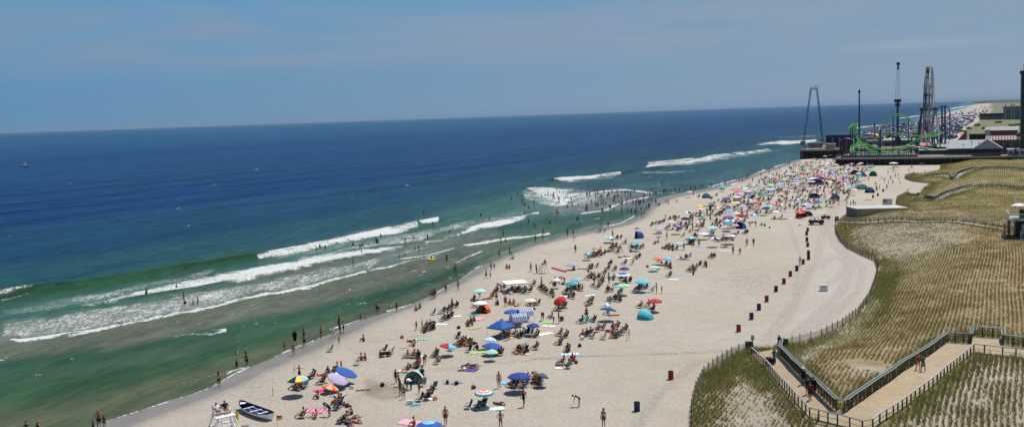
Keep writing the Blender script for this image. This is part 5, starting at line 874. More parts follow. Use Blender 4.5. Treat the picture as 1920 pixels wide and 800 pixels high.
# --- towels, mats, bags --------------------------------------------------------
for a in [(601, 732, 'magenta', 1.3, 1.0), (592, 770, 'magenta', 2.2, 1.3, 'pink'), (632, 741, 'white', 1.8, 1.1, 'navy'), (681, 731, 'brown', 1.5, .45), (790, 636, 'green', 1.8, .9, 'mint'), (827.5, 608, 'white', 1.6, 1.0), (856, 593, 'white', 1.3, .9), (871, 633, 'paleyellow', 1.8, .8), (778.5, 759, 'teal', 1.0, .6), (849, 717, 'grey', 2.0, 1.2), (878, 693, 'purple', 2.1, 1.5, 'navy'), (769, 792, 'pink', 2.2, 1.5),
          (932, 766, 'white', 1.5, 1.0, 'mint'), (905, 766, 'mint', 1.4, .8), (950, 718, 'sky', 1.8, 1.0), (966, 716, 'pink', 1.2, .8), (894.5, 598, 'pink', 1.9, 1.3), (890, 615, 'tan', 1.8, 1.0), (894.5, 661, 'lime', 1.9, .9), (1026, 604, 'lime', 1.4, .9), (1030, 611, 'white', 1.9, 1.2, 'cream'), (1022, 626, 'cream', 2.2, 1.2, 'white'), (1070, 664, 'white', 2.2, 1.2, 'sky'), (1106, 554, 'mint', 2.0, .9, 'white'), (1060, 556, 'white', 1.6, 1.0), (1092.5, 504, 'purple', 1.9, .9, 'navy'),
          (1214, 460, 'pink', 2.4, 1.2), (1178, 484, 'white', 2.4, 1.3), (1278, 456, 'cyan', 2.6, 1.6, 'white'), (1314, 472, 'sky', 1.8, 1.0), (1234, 521, 'lavender', 1.7, 1.0), (1263, 524, 'white', 1.7, 1.0), (1358, 470, 'white', 2.4, .9), (1487.5, 410, 'white', 2.0, 1.0), (1419, 408, 'cyan', 2.2, 1.0), (1449, 371, 'white', 2.8, 1.2), (1490, 375, 'blue', 3, 1.6), (1455, 338, 'orange', 3, 1.6), (1628, 375, 'red', 2.2, 1.2), (1276, 482, 'white', 1.8, .8), (1404, 464, 'white', 1.2, .8), (1595, 345, 'brown', 6, 1.2),
          (1535, 374, 'pink', 2.4, 1.4), (1094, 478, 'pink', 1.8, 1.0), (1142, 455, 'green', 2.2, 1.0), (1235, 512, 'lime', 1.2, .7), (758, 651, 'tan', 1.0, .8), (630, 700, 'white', 1.4, .7), (985, 664, 'peach', 1.6, .6), (900, 760, 'slate', 1.3, .7), (1051, 690, 'white', 1.2, .7)]: T(a[0], a[1], a[2], a[3], a[4], c2=a[5] if len(a) > 5 else None)
for a in CL+[(717, 724, 'black'), (839, 719, 'black'), (856, 721, 'black'), (888, 728.5, 'brown'), (651, 763, 'maroon'), (816, 749, 'tan'), (1087, 650, 'black'), (1214, 501, 'red'), (660, 728, 'white'), (941, 603, 'black'), (1053, 599, 'brown'), (988, 544, 'white'), (860, 616, 'black'), (754, 634, 'magenta'), (1300, 515, 'black'), (1443, 428, 'brown')]: bag(*a)
for a in [(769, 757, 'white'), (1092, 636, 'white'), (1140, 622, 'red'), (1002, 580, 'teal'), (1234, 505, 'lime'), (958, 552, 'paleblue'), (1142, 560, 'sky'), (1500, 423, 'white')]: cooler(*a)
# --- random small fill of the dense far beach: chairs and bathers under the umbrellas
rf = random.Random(3); FARP = [(1240, 436), (1330, 385), (1420, 340), (1500, 306), (1560, 292), (1640, 312), (1612, 345), (1580, 385), (1510, 400), (1430, 400), (1380, 425), (1290, 450)]
def inpoly(px, py, poly): return bool(inside(np.array([px]), np.array([py]), poly)[0])
nf = 0; farch = []
while nf < 1050:
    px = rf.uniform(1240, 1650); py = rf.uniform(290, 452)
    if not inpoly(px, py, FARP) or rf.random() > (1.15-(py-290)/150): continue
    nf += 1; t = rf.random()
    if t < .50: P(px, py, rf.choice(['chair', 'knees', 'sit', 'back', 'chair', 'stand']), rf.choice(['black', 'navy', 'maroon', 'black', 'white', 'slate', 'red', 'teal', 'pink']), yaw=rf.uniform(30, 150))
    elif t < .935: farch.append((px, py, rf.choice(['black', 'navy', 'blue', 'maroon', 'slate', 'teal', 'red', 'white', 'green', 'pink'])))
    else: Um(px, py-3, rf.choice(['sky', 'teal', 'lavender', 'pink', 'white', 'navy', 'coral', 'blue white', 'pink white', 'green', 'cream', 'red white']), r=rf.uniform(1.0, 1.3))
MIDP = [(640, 700), (760, 610), (900, 530), (1060, 455), (1240, 425), (1330, 440), (1310, 500), (1210, 560), (1090, 640), (1040, 700), (960, 775), (700, 790), (600, 770)]
nm_ = 0
while nm_ < 105:
    s0_ = SEATS[rf.randrange(len(SEATS))]; px, py = s0_[0]+rf.gauss(0, 7), s0_[1]+rf.gauss(0, 2.6)
    if not inpoly(px, py, MIDP): continue
    nm_ += 1; t = rf.random()
    if t < .34 and nm_ < 120: Cc(px, py, rf.choice(['black', 'navy', 'slate', 'maroon', 'green', 'black'])); P(px, py, 'chair', rf.choice(['black', 'maroon', 'navy', 'black']), yaw=rf.uniform(40, 140))
    elif t < .62: P(px, py, rf.choice(['knees', 'sit', 'back', 'knees', 'bend']), rf.choice(['black', 'navy', 'maroon', 'black', 'coral']), yaw=rf.uniform(20, 160))
    elif t < .82: bag(px, py, rf.choice(['black', 'navy', 'slate', 'brown']))
    else: T(px, py, rf.choice(['white', 'cream', 'grey', 'teal', 'pink', 'navy', 'sky', 'maroon']), 1.6, .8)
Vs = []; Fs = []; Cs = []; vo = 0
for px, py, c in farch:
    l = att(px, py); yw = rf.uniform(.6, 2.6); cz, sz = math.cos(yw), math.sin(yw)
    for me, cc in ((CH_SEAT, C[c]), (CH_BACK, C[c]), (CH_FRAME, (.4, .4, .4))):
        v = np.empty(len(me.vertices)*3, np.float32); me.vertices.foreach_get('co', v); v = v.reshape(-1, 3); v = np.stack([v[:, 0]*cz-v[:, 1]*sz, v[:, 0]*sz+v[:, 1]*cz, v[:, 2]], 1)+np.array(l)
        Vs.append(v); Fs += [tuple(k+vo for k in p.vertices) for p in me.polygons]; vo += len(v); Cs.append(np.tile(np.array(cc), (len(v), 1)))
crowd_mesh('distant_beach_chairs', np.concatenate(Vs), Fs, np.concatenate(Cs), 'many small beach chairs of mixed colours crowding the sand before the pier', 'chairs')
# --- sand barrels --------------------------------------------------------------
def barrel_mesh(c):
    q = MB(); q.lathe([(.285, 0), (.295, .02), (.285, .04), (.285, .29), (.297, .31), (.285, .33), (.285, .58), (.297, .60), (.285, .62), (.285, .86), (.298, .88), (.275, .885)], 16, caps=False); q.lathe([(.27, .86), (.27, .02)], 16, caps=False)
    q.lathe([(.27, .02), (.01, .02)], 16, caps=False); return q.mesh('drum', mat(c, .55, var=.2), True)
BR, BB = barrel_mesh((.26, .025, .022)), barrel_mesh((.02, .035, .085))
BL = MB().box((0, 0, .6), (.40, .40, .3)); BLm = MB().ball((0, 0, .70), (.255, .255, .12), 10, 5).mesh('bin_liner', mat((.03, .03, .035), .5, var=.3))
bars = [(1258, 710.5, 1), (1194.5, 770, 0), (1385, 621.5, 1), (1409, 598.5, 0), (1423, 581, 0), (1437.5, 565.5, 1), (1455, 546.5, 0), (1470, 532, 1), (1482, 518, 1), (1494, 507.5, 0), (1506, 495, 1), (1516, 487, 0), (1516, 478, 0), (1514.5, 462.5, 1), (1513, 452.5, 0), (1512.5, 441, 0), (1514.5, 434, 1), (1656, 359.5, 0), (1646, 367.5, 0), (1637, 371, 1)]
BLAB = ['red trash barrel standing alone on the open sand left of the planted dune', 'navy trash barrel at the bottom, nearest to the crowd', 'red trash barrel at the near end of the barrel row', 'navy trash barrel second in the row from its near end', 'navy trash barrel third in the row from its near end', 'red trash barrel fourth in the row from its near end', 'navy trash barrel fifth in the row, level with the white bin box', 'red trash barrel sixth in the row from its near end', 'red trash barrel seventh in the row from its near end', 'navy trash barrel next to the walker in the barrel row', 'red trash barrel just beyond the walker in the row', 'navy trash barrel above the walker, tenth in the row', 'navy trash barrel in the middle of the far row section', 'red trash barrel between navy ones in the far row section', 'navy trash barrel below the touching far pair', 'navy trash barrel touching the farthest red one', 'red trash barrel at the far end of the row by the black beach vehicle', 'dark trash barrel farthest up the sand towards the pier', 'dark trash barrel above the flat topped storage building', 'red trash barrel beside the red towel near the storage building']
for (px, py, rd), lb in zip(bars, BLAB):
    o = empty('trash_barrel', att(px, py)); part('drum', BR if rd else BB, o); part('bin_liner', BLm, o); tag(o, lb, 'barrel', 'trash barrels along the back of the beach')
# white bin box
l = att(1544.5, 545); o = empty('storage_bin', l, R_(-12)); q = MB(); q.box((0, 0, .45), (1.15, .75, .86), taper=.95); q.build('bin_body', mat((.72, .73, .73), .5), o, loc=(0, 0, 0)); q = MB(); q.box((0, .02, .92), (1.22, .84, .09)); q.box((0, -.05, .985), (1.1, .5, .05)); q.build('lid', mat((.80, .81, .81), .45), o, loc=(0, 0, 0)); q = MB(); q.box((0, -.40, .60), (.7, .03, .12)); q.build('latch', mat((.3, .3, .3)), o, loc=(0, 0, 0)); tag(o, 'white lidded storage bin alone on the smooth sand', 'bin')
# --- lifeguard boat ------------------------------------------------------------
a, b = at(450, 757, .45), at(509, 781, .4); a.z = b.z = 0; l = (a+b)/2; ang = math.atan2((b-a).y, (b-a).x); Lb = (b-a).length
o = empty('lifeboat', (l.x, l.y, 0), ang); n = 14; st = []
for i in range(n+1):
    t = i/n*2-1; hw = .82*max(.02, (1-abs(t-.12)**2.6/(1.12**2.6 if t < .12 else .88**2.6*1.35)))**.75; sh_ = .52+.22*t*t+(.12 if t < -.8 else 0); x = t*Lb/2
    st.append([(x, -hw, sh_), (x, -hw*.93, sh_-.2), (x, -hw*.6, .12+.1*t*t), (x, 0, .03+.16*t*t), (x, hw*.6, .12+.1*t*t), (x, hw*.93, sh_-.2), (x, hw, sh_)])
q = MB(); vs = [p for r_ in st for p in r_]; fs = [(i*7+j, i*7+j+1, (i+1)*7+j+1, (i+1)*7+j) for i in range(n) for j in range(6)]; q.add(vs, fs); q.add([st[0][k] for k in range(7)], [tuple(range(7))]); q.add([st[n][k] for k in range(7)], [tuple(range(6, -1, -1))])
q.build('hull', mat((.78, .79, .78), .4), o, True, loc=(0, 0, 0))
q = MB(); inn = [[(p[0]*.965, p[1]*.93, max(p[2]+(.02 if k not in (0, 6) else .005), .20 if k in (2, 3, 4) else 0)) for k, p in enumerate(r_)] for r_ in st]; q.add([p for r_ in inn for p in r_], [f[::-1] for f in fs]); q.build('inner_lining', mat(C['navy'], .6), o, loc=(0, 0, 0))
q = MB(); q.tube([r_[0] for r_ in st], .035, 6); q.tube([r_[6] for r_ in st], .035, 6); q.build('gunwale', mat((.05, .09, .2), .5), o, loc=(0, 0, 0))
for t in (-.45, 0.02, .42): q = MB(); q.box((t*Lb/2, 0, .42), (.24, 1.25, .04)); q.build('thwart', mat((.62, .72, .80), .5), o, loc=(0, 0, 0))
q = MB(); q.prism([(-Lb/2*.96, 0), (-Lb/2*.78, -.38), (-Lb/2*.72, .0), (-Lb/2*.78, .38)], .64, .68); q.build('bow_deck', mat((.82, .83, .83)), o, loc=(0, 0, 0))
for s in (-1, 1): q = MB(); q.bar((-.9, s*.25, .5), (1.3, s*.35, .5), .022, 6); q.box((1.45, s*.36, .5), (.45, .14, .02)); q.build('oar', mat((.75, .76, .78)), o, loc=(0, 0, 0))
tag(o, 'white hulled lifeboat with navy interior lying on the sand', 'boat')
# --- lifeguard stands ----------------------------------------------------------
def guard_stand(px, py, s, yaw, label):
    o = empty('lifeguard_stand', att(px, py), R_(yaw)); W_ = mat((.74, .74, .72), .7, var=.08)
    for sx in (-1, 1):
        for sy in (-1, 1):
            q = MB(); q.bar((sx*.95*s, sy*.95*s, 0), (sx*.55*s, sy*.5*s, 1.9*s), .06*s, 4); q.build('leg', W_, o, loc=(0, 0, 0))
    q = MB()
    for sy in (-1, 1): q.bar((-.92*s, sy*.92*s, .15*s), (.6*s, sy*.55*s, 1.75*s), .045*s, 4); q.bar((.92*s, sy*.92*s, .15*s), (-.6*s, sy*.55*s, 1.75*s), .045*s, 4); q.bar((-.80*s, sy*.78*s, .8*s), (.80*s, sy*.78*s, .8*s), .045*s, 4)
    for sx in (-1, 1): q.bar((sx*.80*s, -.78*s, .8*s), (sx*.80*s, .78*s, .8*s), .045*s, 4); q.bar((sx*.9*s, -.9*s, .2*s), (sx*.62*s, .55*s, 1.6*s), .04*s, 4)
    q.build('cross_bracing', W_, o, loc=(0, 0, 0)); q = MB(); q.box((0, 0, 1.92*s), (1.35*s, 1.2*s, .07)); q.build('platform', W_, o, loc=(0, 0, 0))
    q = MB(); q.box((0, -.28*s, 2.25*s), (1.2*s, .45*s, .06)); [q.box((0, -.55*s, (2.45+.2*k)*s), (1.2*s, .04, .13*s)) for k in range(3)]; q.box((-.58*s, -.3*s, 2.15*s), (.06, .45*s, .45*s)); q.box((.58*s, -.3*s, 2.15*s), (.06, .45*s, .45*s)); q.build('bench', W_, o, loc=(0, 0, 0))
    q = MB(); [q.bar((-.35*s, (1.35-.14*k)*s, .3*k*s), (.35*s, (1.35-.14*k)*s, .3*k*s), .03*s, 4) for k in range(6)]; q.bar((-.35*s, 1.4*s, 0), (-.35*s, .55*s, 1.9*s), .04*s, 4); q.bar((.35*s, 1.4*s, 0), (.35*s, .55*s, 1.9*s), .04*s, 4); q.build('ladder', W_, o, loc=(0, 0, 0))
    q = MB(); q.box((0, -.585*s, 2.62*s), (.8*s, .02, .35*s)); q.build('sign_board', mat((.55, .56, .55)), o, loc=(0, 0, 0)); o.scale = (1.32, 1.32, .92) if s > .9 else (1.15, 1.15, 1); tag(o, label, 'lifeguard stand'); return o
gs = guard_stand(421, 813, 1.0, 215, 'tall white lattice lifeguard stand left of the lifeboat'); g2 = guard_stand(1019, 512, .72, 120, 'white lifeguard stand beside the long red rescue board')
def seat_on(st, s, dx, c, pose='chair', label=None):
    a = st.rotation_euler.z; kx, kz = (1.32, .92) if s > .9 else (1.15, 1); x, y = dx*s*kx, -.30*s*kx; l = st.location+Vector((x*math.cos(a)-y*math.sin(a), x*math.sin(a)+y*math.cos(a), 2.25*s*kz-.24)); px, py = proj(l.x, l.y, l.z)
    P(float(px), float(py), pose, c, 'shirt', math.degrees(a), loc=tuple(l), look=label, c2='red')
seat_on(gs, 1.0, -.28, 'black', label='lifeguard in black on the near stand'); seat_on(gs, 1.0, .3, 'white', label='lifeguard in white on the near stand'); seat_on(g2, .72, 0, 'red', label='lifeguard in red on the far stand')
def board(px0, py0, px1, py1, c, label, w_=.32, th=.13, name='rescue_board'):
    a, b = at(px0, py0, .2), at(px1, py1, .2); l = (a+b)/2; L2 = (b-a).length; q = MB(); n = 12
    rows = [[((i/n-.5)*L2, s*w_*max(.05, 1-abs(i/n*2-1)**3)**.6, .18+.06*abs(i/n*2-1)**2-.03*abs(s)) for s in (-1, -.5, 0, .5, 1)] for i in range(n+1)]; q.sheet(rows, th)
    o = q.build(name, mat(C[c], .35), loc=(0, 0, 0)); o.location = (l.x, l.y, z1(l.x, l.y)); o.rotation_euler = (0, 0, math.atan2((b-a).y, (b-a).x)); tag(o, label, 'board'); return o
board(1034, 500, 1062, 508, 'crimson', 'long red rescue board lying by the far lifeguard stand', .36, .2); board(1114, 407, 1124, 406, 'white', 'white surfboard floating behind a swimmer in the green channel', .25, .08, 'surfboard').location.z = WZ-.1
board(1284, 459, 1268, 459, 'sky', 'pale blue striped surfboard beside the sitting group', .3, .1, 'surfboard'); board(453, 797, 466, 793, 'grey', 'grey and white float lying in front of the lifeboat', .22, .2, 'rescue_float')
# swim ring
l = at(809, 487, WZ); q = MB(); q.tube([(.55*math.cos(2*PI*i/16), .55*math.sin(2*PI*i/16), .12) for i in range(16)], .17, 8, closed=True); o = q.build('swim_ring', mat((.85, .65, .03), .4), loc=(0, 0, 0), smooth=True); o.location = l; tag(o, 'bright yellow swim ring floating around a bather', 'swim ring'); P(809, 487, 'stand', 'black', depth=.75, h=.95, look='bather standing inside the yellow swim ring')
l = at(977, 378, WZ); q = MB(); q.box((0, 0, .2), (1.3, .5, .12)); q.box((.5, 0, .3), (.3, .45, .1)); o = q.build('float_board', mat(C['orange']), loc=(0, 0, 0)); o.location = l; tag(o, 'orange float held at the left edge of the surf crowd', 'float')
# flags and thin poles
def flag(px, py, h, cols, label, fw=.7, fh=.45, droop=False):
    o = empty('beach_flag', att(px, py), R_(20)); q = MB(); q.bar((0, 0, 0), (0, 0, h), .022, 5); q.build('flag_pole', mat((.25, .22, .2)), o, loc=(0, 0, 0))
    for k, c in enumerate(cols):
        z0 = h-(k+1)*fh/len(cols)-.05; q = MB(); rows = [[(fw*i/5*(.45 if droop else 1), .06*math.sin(i*1.6+k), z0+dz*fh/len(cols)-(.35*i/5 if droop else .05*i/5)) for dz in (1, 0)] for i in range(6)]; q.sheet(rows, .008)
        vs = q.v; q = MB(); q.add(vs, [(i*2, i*2+1, i*2+3, i*2+2) for i in range(5)]); q.build('flag_cloth', mat(C[c], .8), o, loc=(0, 0, 0))
    tag(o, label, 'flag')
flag(444, 803, 1.9, ['yellow'], 'yellow flag hanging beside the near lifeguard stand', .6, .9, True); flag(520, 803, 1.3, ['red', 'yellow'], 'red over yellow flag in front of the lifeboat', .5, .45); flag(1179, 638, 1.6, ['maroon'], 'thin pole with furled maroon cloth by the ring of sitters', .3, .8, True)
for px, py, lb in ((511.5, 742, 'thin bare stake in the sand above the lifeboat'), (1175, 640, 'thin stake right of the ring of sitters'), (552, 698, 'thin stick left of the boy in black shorts')): o = MB().lathe([(.03, 0), (.022, 1.1)], 5).build('stake', mat((.2, .15, .1)), loc=(0, 0, 0)); o.location = att(px, py); tag(o, lb, 'stake')
# beach cart with big wheels
l = att(722, 668); o = empty('beach_cart', l, R_(20)); q = MB(); q.box((0, 0, .42), (1.2, .6, .28)); q.build('cart_bed', mat(C['black'], .8), o, loc=(0, 0, 0)); 
for sx in (-.45, .45):
    for sy in (-.35, .35): q = MB(); q.tube([(sx+.17*math.cos(2*PI*i/12), sy, .2+.17*math.sin(2*PI*i/12)) for i in range(12)], .06, 6, closed=True); q.build('wheel', mat((.03, .03, .03)), o, loc=(0, 0, 0))
q = MB(); q.tube([(-.6, 0, .5), (-1.1, 0, .25)], .02, 5); q.build('handle', mat((.1, .1, .1)), o, loc=(0, 0, 0)); tag(o, 'black loaded beach cart near the wet sand', 'cart'); Cc(732, 663, 'black', 80)
# round wicker basket
o = MB().lathe([(.2, 0), (.28, .2), (.3, .45), (.26, .62), (.1, .66)], 12).build('wicker_basket', mat((.12, .08, .05)), loc=(0, 0, 0)); o.location = att(1053.5, 601); tag(o, 'dark round basket beside the red skinned standing person', 'basket')
# feathered straw parasol on a tall pole
l = att(1511, 357); o = empty('straw_parasol', l); q = MB(); q.bar((0, 0, 0), (0, 0, 5.2), .07, 6); q.build('pole', mat((.12, .08, .06)), o, loc=(0, 0, 0)); q = MB()
for j in range(11): a = 2*PI*j/11; q.add([(0, 0, 5.2), (1.1*math.cos(a-.2), 1.1*math.sin(a-.2), 5.75), (2.1*math.cos(a), 2.1*math.sin(a), 5.2), (1.1*math.cos(a+.2), 1.1*math.sin(a+.2), 5.75)], [(0, 1, 2, 3)])
q.build('leaf_blades', mat((.10, .07, .045)), o, loc=(0, 0, 0)); tag(o, 'tall dark artificial palm on a pole among the crowd', 'palm')
# --- beach vehicles ------------------------------------------------------------
def buggy(px, py, s, yaw, label):
    o = empty('beach_vehicle', att(px, py), R_(yaw)); B = mat((.018, .018, .02), .45); q = MB(); q.box((0, 0, .72*s), (3.4*s, 1.5*s, .5*s)); q.box((1.25*s, 0, 1.02*s), (.9*s, 1.3*s, .16*s), taper=.9); q.box((-1.2*s, 0, 1.0*s), (1.0*s, 1.4*s, .2*s)); q.build('body', B, o, loc=(0, 0, 0))
    for sx in (-1.1, 1.1):
        for sy in (-.75, .75): q = MB(); q.tube([(sx*s, sy*s-.14, .38*s), (sx*s, sy*s+.14, .38*s)], .38*s, 14); w_ = q.build('wheel', mat((.012, .012, .012), .8), o, loc=(0, 0, 0)); q = MB(); q.tube([(sx*s, sy*s-.15, .38*s), (sx*s, sy*s+.15, .38*s)], .17*s, 10); q.build('rim', mat((.3, .3, .3), .4, .6), w_, loc=(0, 0, 0))
    q = MB()
    for sy in (-.65, .65): q.tube([(.75*s, sy*s, .9*s), (.35*s, sy*s, 1.75*s), (-1.2*s, sy*s, 1.75*s), (-1.5*s, sy*s, .9*s)], .035, 5); q.bar((-.4*s, sy*s, .9*s), (-.4*s, sy*s, 1.75*s), .03, 5)
    for x in (.35, -.4, -1.2): q.bar((x*s, -.65*s, 1.75*s), (x*s, .65*s, 1.75*s), .035, 5)
    q.build('roll_cage', mat((.35, .36, .37), .5, .4), o, loc=(0, 0, 0))
    for sy in (-.32, .32): q = MB(); q.box((-.1*s, sy*s, 1.05*s), (.5*s, .45*s, .14*s)); q.box((-.38*s, sy*s, 1.3*s), (.12*s, .45*s, .5*s)); q.build('seat', mat((.05, .05, .055)), o, loc=(0, 0, 0)); q = MB(); q.ball((1.71*s, sy*1.6*s, .85*s), .1*s, 8, 5); q.build('headlight', mat((.7, .7, .66), .2), o, loc=(0, 0, 0))
    tag(o, label, 'vehicle')
buggy(1530.5, 421, 1.0, -8, 'large black open beach vehicle with a roll cage'); buggy(1548, 410, .62, 5, 'small black utility buggy right of the larger beach vehicle')
# ---------------------------------------------------------------- walkways
def attop(px, py, hh):
    z = 0.0
    for _ in range(6): q = at(px, py, z+hh); z = z1(q.x, q.y)
    return Vector((q.x, q.y, z))
def dens(pts, step):
    out_ = [pts[0]]
    for a, b in zip(pts[:-1], pts[1:]):
        n = max(1, int(round((b-a).length/step)))
        for i in range(1, n+1): out_.append(a.lerp(b, i/n))
    return out_
PAIRS = [((1466, 654), (1409, 651)), ((1463, 668), (1432, 671)), ((1487, 694), (1462, 704)), ((1515, 721.6), (1490, 734)), ((1545, 750), (1518, 764)), ((1568, 773), (1570, 776)), ((1583, 776), (1617, 789)), ((1590, 772), (1636.5, 785)), ((1620, 751), (1675, 760)), ((1668, 718), (1716, 731)), ((1720, 682), (1757.5, 701)),
         ((1777, 643), (1800, 666)), ((1821, 646), (1826, 645)), ((1823, 632), (1846, 647)), ((1880, 636), (1880, 651)), ((1882, 648), (1905, 653)), ((1975, 660), (1975, 663))]
IN = [att(*a) for a, b in PAIRS]; OUT = [attop(*b, .95) for a, b in PAIRS]
WALKS = [[tuple(p[:2]) for p in IN]+[tuple(p[:2]) for p in OUT[::-1]]]
def ribbon_px(px, w_):
    c = [att(*p) for p in px]; L1 = []; L2 = []
    for i, p in enumerate(c):
        t = (c[min(i+1, len(c)-1)]-c[max(i-1, 0)]); t.z = 0; t.normalize(); n = Vector((-t.y, t.x, 0)); L1.append(p+n*w_/2); L2.append(p-n*w_/2)
    WALKS.append([tuple(p[:2]) for p in L1]+[tuple(p[:2]) for p in L2[::-1]]); return L1, L2
W2 = ribbon_px([(1724, 374), (1758, 375.5), (1828, 351.5), (1865, 350.5), (1975, 358)], 2.4); W3 = ribbon_px([(1729, 334), (1775, 336), (1792, 334.5), (1832, 317.5), (1852, 316), (1975, 323)], 2.4); W4 = ribbon_px([(1572, 415), (1640, 417), (1725, 416.5), (1790, 416), (1854, 425.5), (1890, 432)], 1.8)
grass()
def path_mesh(A, B, m_, dz=.14, name='path', label=None):
    q = MB(); k = 7; rows = []
    for i in range(len(A)-1):
        n = max(2, int((A[i+1]-A[i]).length/.9), int((B[i+1]-B[i]).length/.9))
        for s in range(n+(i == len(A)-2)):
            a, b = A[i].lerp(A[i+1], s/n), B[i].lerp(B[i+1], s/n); row = []
            for j in range(k): p = a.lerp(b, j/(k-1)); row.append((p.x, p.y, z1(p.x, p.y)+dz))
            rows.append(row)
    q.sheet(rows, .3); o = q.build(name, m_, loc=(0, 0, 0)); tag(o, label, kind='structure')
pm = mat((.38, .31, .205), .9, var=.14, scale=.9, bump=.3); t_ = pm.node_tree; b_ = t_.nodes['Principled BSDF']; src_ = b_.inputs['Base Color'].links[0].from_socket; g_ = nd(t_, 'ShaderNodeNewGeometry').outputs['Position']
c1 = mixc(t_, rng(t_, noise(t_, g_, .45, 5, .7), .52, .72, 0, .75), src_, (.40, .20, .07)); c1 = mixc(t_, rng(t_, noise(t_, g_, 1.3, 4, .7), .5, .75, 0, .6), c1, (.46, .42, .35)); c1 = mixc(t_, rng(t_, noise(t_, g_, 4., 3, .7), .55, .75, 0, .55), c1, (.20, .15, .09)); t_.links.new(c1, b_.inputs['Base Color'])
path_mesh(IN, OUT, pm, label='sandy board path crossing the dunes to the beach'); pm2 = mat((.36, .32, .25), .9, var=.15, scale=.6)
for w_ in (W2, W3, W4): path_mesh(*w_, pm2, label='narrow board path across the dunes')
def railing(base, h, post_step, label, mp_, mr, name='boardwalk_railing', slats=True, cap=.14, wires=2, maxp=96):
    pts = dens(base, post_step)
    pts = [Vector((p.x, p.y, z1(p.x, p.y)+.05)) for p in pts]; root = empty(name, pts[len(pts)//2])
    PMs = MB().box((0, 0, h/2), (.10, .10, h)).mesh('post', mp_); step = max(1, math.ceil(len(pts)/maxp))
    for i in range(0, len(pts), step): o = part('post', PMs, root); o.location = pts[i]-root.location
    up = Vector((0, 0, h)); q = MB(); rows = []
    for i, p in enumerate(pts):
        t = pts[min(i+1, len(pts)-1)]-pts[max(i-1, 0)]; t.z = 0; t.normalize(); n = Vector((-t.y, t.x, 0))*cap; rows.append([tuple(p+up-n), tuple(p+up+n)])
    q.sheet(rows, .05); q.build('top_rail', mr, root)
    q = MB()
    for s in (-1, 1): q.tube([Vector(r_[0 if s < 0 else 1])+Vector((0, 0, .02)) for r_ in rows], .020, 5)
    q.build('rail_edging', mat((.62, .64, .66), .5), root)
    q = MB()
    for k in range(wires): q.tube([p+Vector((0, 0, h*(k+1)/(wires+1))) for p in pts], .022, 4)
    if slats:
        for a, b in zip(pts[:-1], pts[1:]):
            n = max(2, int((b-a).length/.20))
            for i in range(n): p = a.lerp(b, i/n); q.bar(p+Vector((0, 0, .08)), p+Vector((0, 0, h-.03)), .018, 3)
    q.build('infill', mp_, root); tag(root, label, 'railing'); return root
PD = mat((.085, .075, .062), .85, var=.25); RG = mat((.07, .10, .095), .7); RW = mat((.36, .34, .31), .8)
railing(IN[:7]+IN[7:], 1.15, .85, 'double railed wooden railing along the inside of the near dune path', PD, RG, cap=.17)
railing(OUT, .95, 1.15, 'low dark railing along the outer edge of the near dune path', PD, RW, slats=False, cap=.05, wires=1)
for (a, b), nm in ((W2, 'middle'), (W3, 'farthest')):
    railing(a, 1.1, 1.6, 'far side railing of the %s dune path' % nm, PD, RG, cap=.16); railing(b, 1.0, 1.6, 'near side railing of the %s dune path' % nm, PD, RW, slats=False, cap=.06)
railing(W4[0], 1.0, 2.0, 'weathered railing behind the path by the tan storage building', PD, RW, slats=False, cap=.06); railing(W4[1][:5], .9, 2.4, 'weathered railing in front of the path by the tan storage building', PD, RW, slats=False, cap=.05, wires=2)
def sand_fence(px, label, h=.95):
    pts = dens([att(*p) for p in px], 1.75); pts = [Vector((p.x, p.y, z1(p.x, p.y))) for p in pts]; root = empty('sand_fence', pts[len(pts)//2]); step = max(1, math.ceil(len(pts)/95))
    pmh = MB().lathe([(.055, -.1), (.05, h+.22)], 6).mesh('post', mat((.06, .05, .04), .9))
    for i in range(0, len(pts), step): o = part('post', pmh, root); o.location = pts[i]-root.location
    q = MB()
    for a, b in zip(pts[:-1], pts[1:]):
        n = max(3, int((b-a).length/.115))
        for i in range(n): p = a.lerp(b, (i+.5)/n); q.box((p.x, p.y, p.z+h*.5+random.uniform(-.04, .04)), (.035, .012, h), rz=math.atan2((b-a).y, (b-a).x))
    for k in (.2, .5, .8): q.tube([p+Vector((0, 0, h*k)) for p in pts], .012, 3)
    q.build('pickets', mat((.36, .32, .26), .9, var=.25), root); tag(root, label, 'fence')
sand_fence([(1470, 650), (1500, 643), (1540, 632), (1580, 611), (1610, 589), (1630, 560), (1641, 530), (1646, 507), (1640, 490), (1612, 478), (1590, 467), (1575, 453), (1567, 438), (1566, 420)], 'slatted sand fence curving along the foot of the large dune')
sand_fence([(1296, 812), (1297, 770), (1305, 735), (1320, 705), (1345, 685), (1372, 668), (1398, 657)], 'slatted sand fence around the small near dune')
sand_fence([(1680, 387), (1682, 373), (1700, 364), (1720, 369)], 'sand fence around the green dune tip behind the storage building', .8); sand_fence([(1742, 345), (1712, 341), (1697, 336), (1697, 331), (1712, 327), (1729, 327)], 'sand fence around the farthest dune tip', .8)
def box_post(px, py, h, label, head=None):
    o = empty('sign_post', att(px, py)); q = MB(); q.box((0, 0, h/2), (.10, .10, h)); q.build('post', PD, o, loc=(0, 0, 0)); q = MB(); q.box((0, -.07, h-.28), (.42, .03, .55)); q.build('sign_panel', mat((.55, .52, .46), .6), o, loc=(0, 0, 0)); tag(o, label, 'sign')
box_post(1411, 655, 1.7, 'small sign on a post at the beach end of the near path'); box_post(1702, 365, 1.7, 'small sign on a post at the green dune tip'); box_post(1714, 330, 1.6, 'small sign post at the farthest dune tip'); box_post(1734, 327, 1.6, 'small sign post at the start of the farthest path')
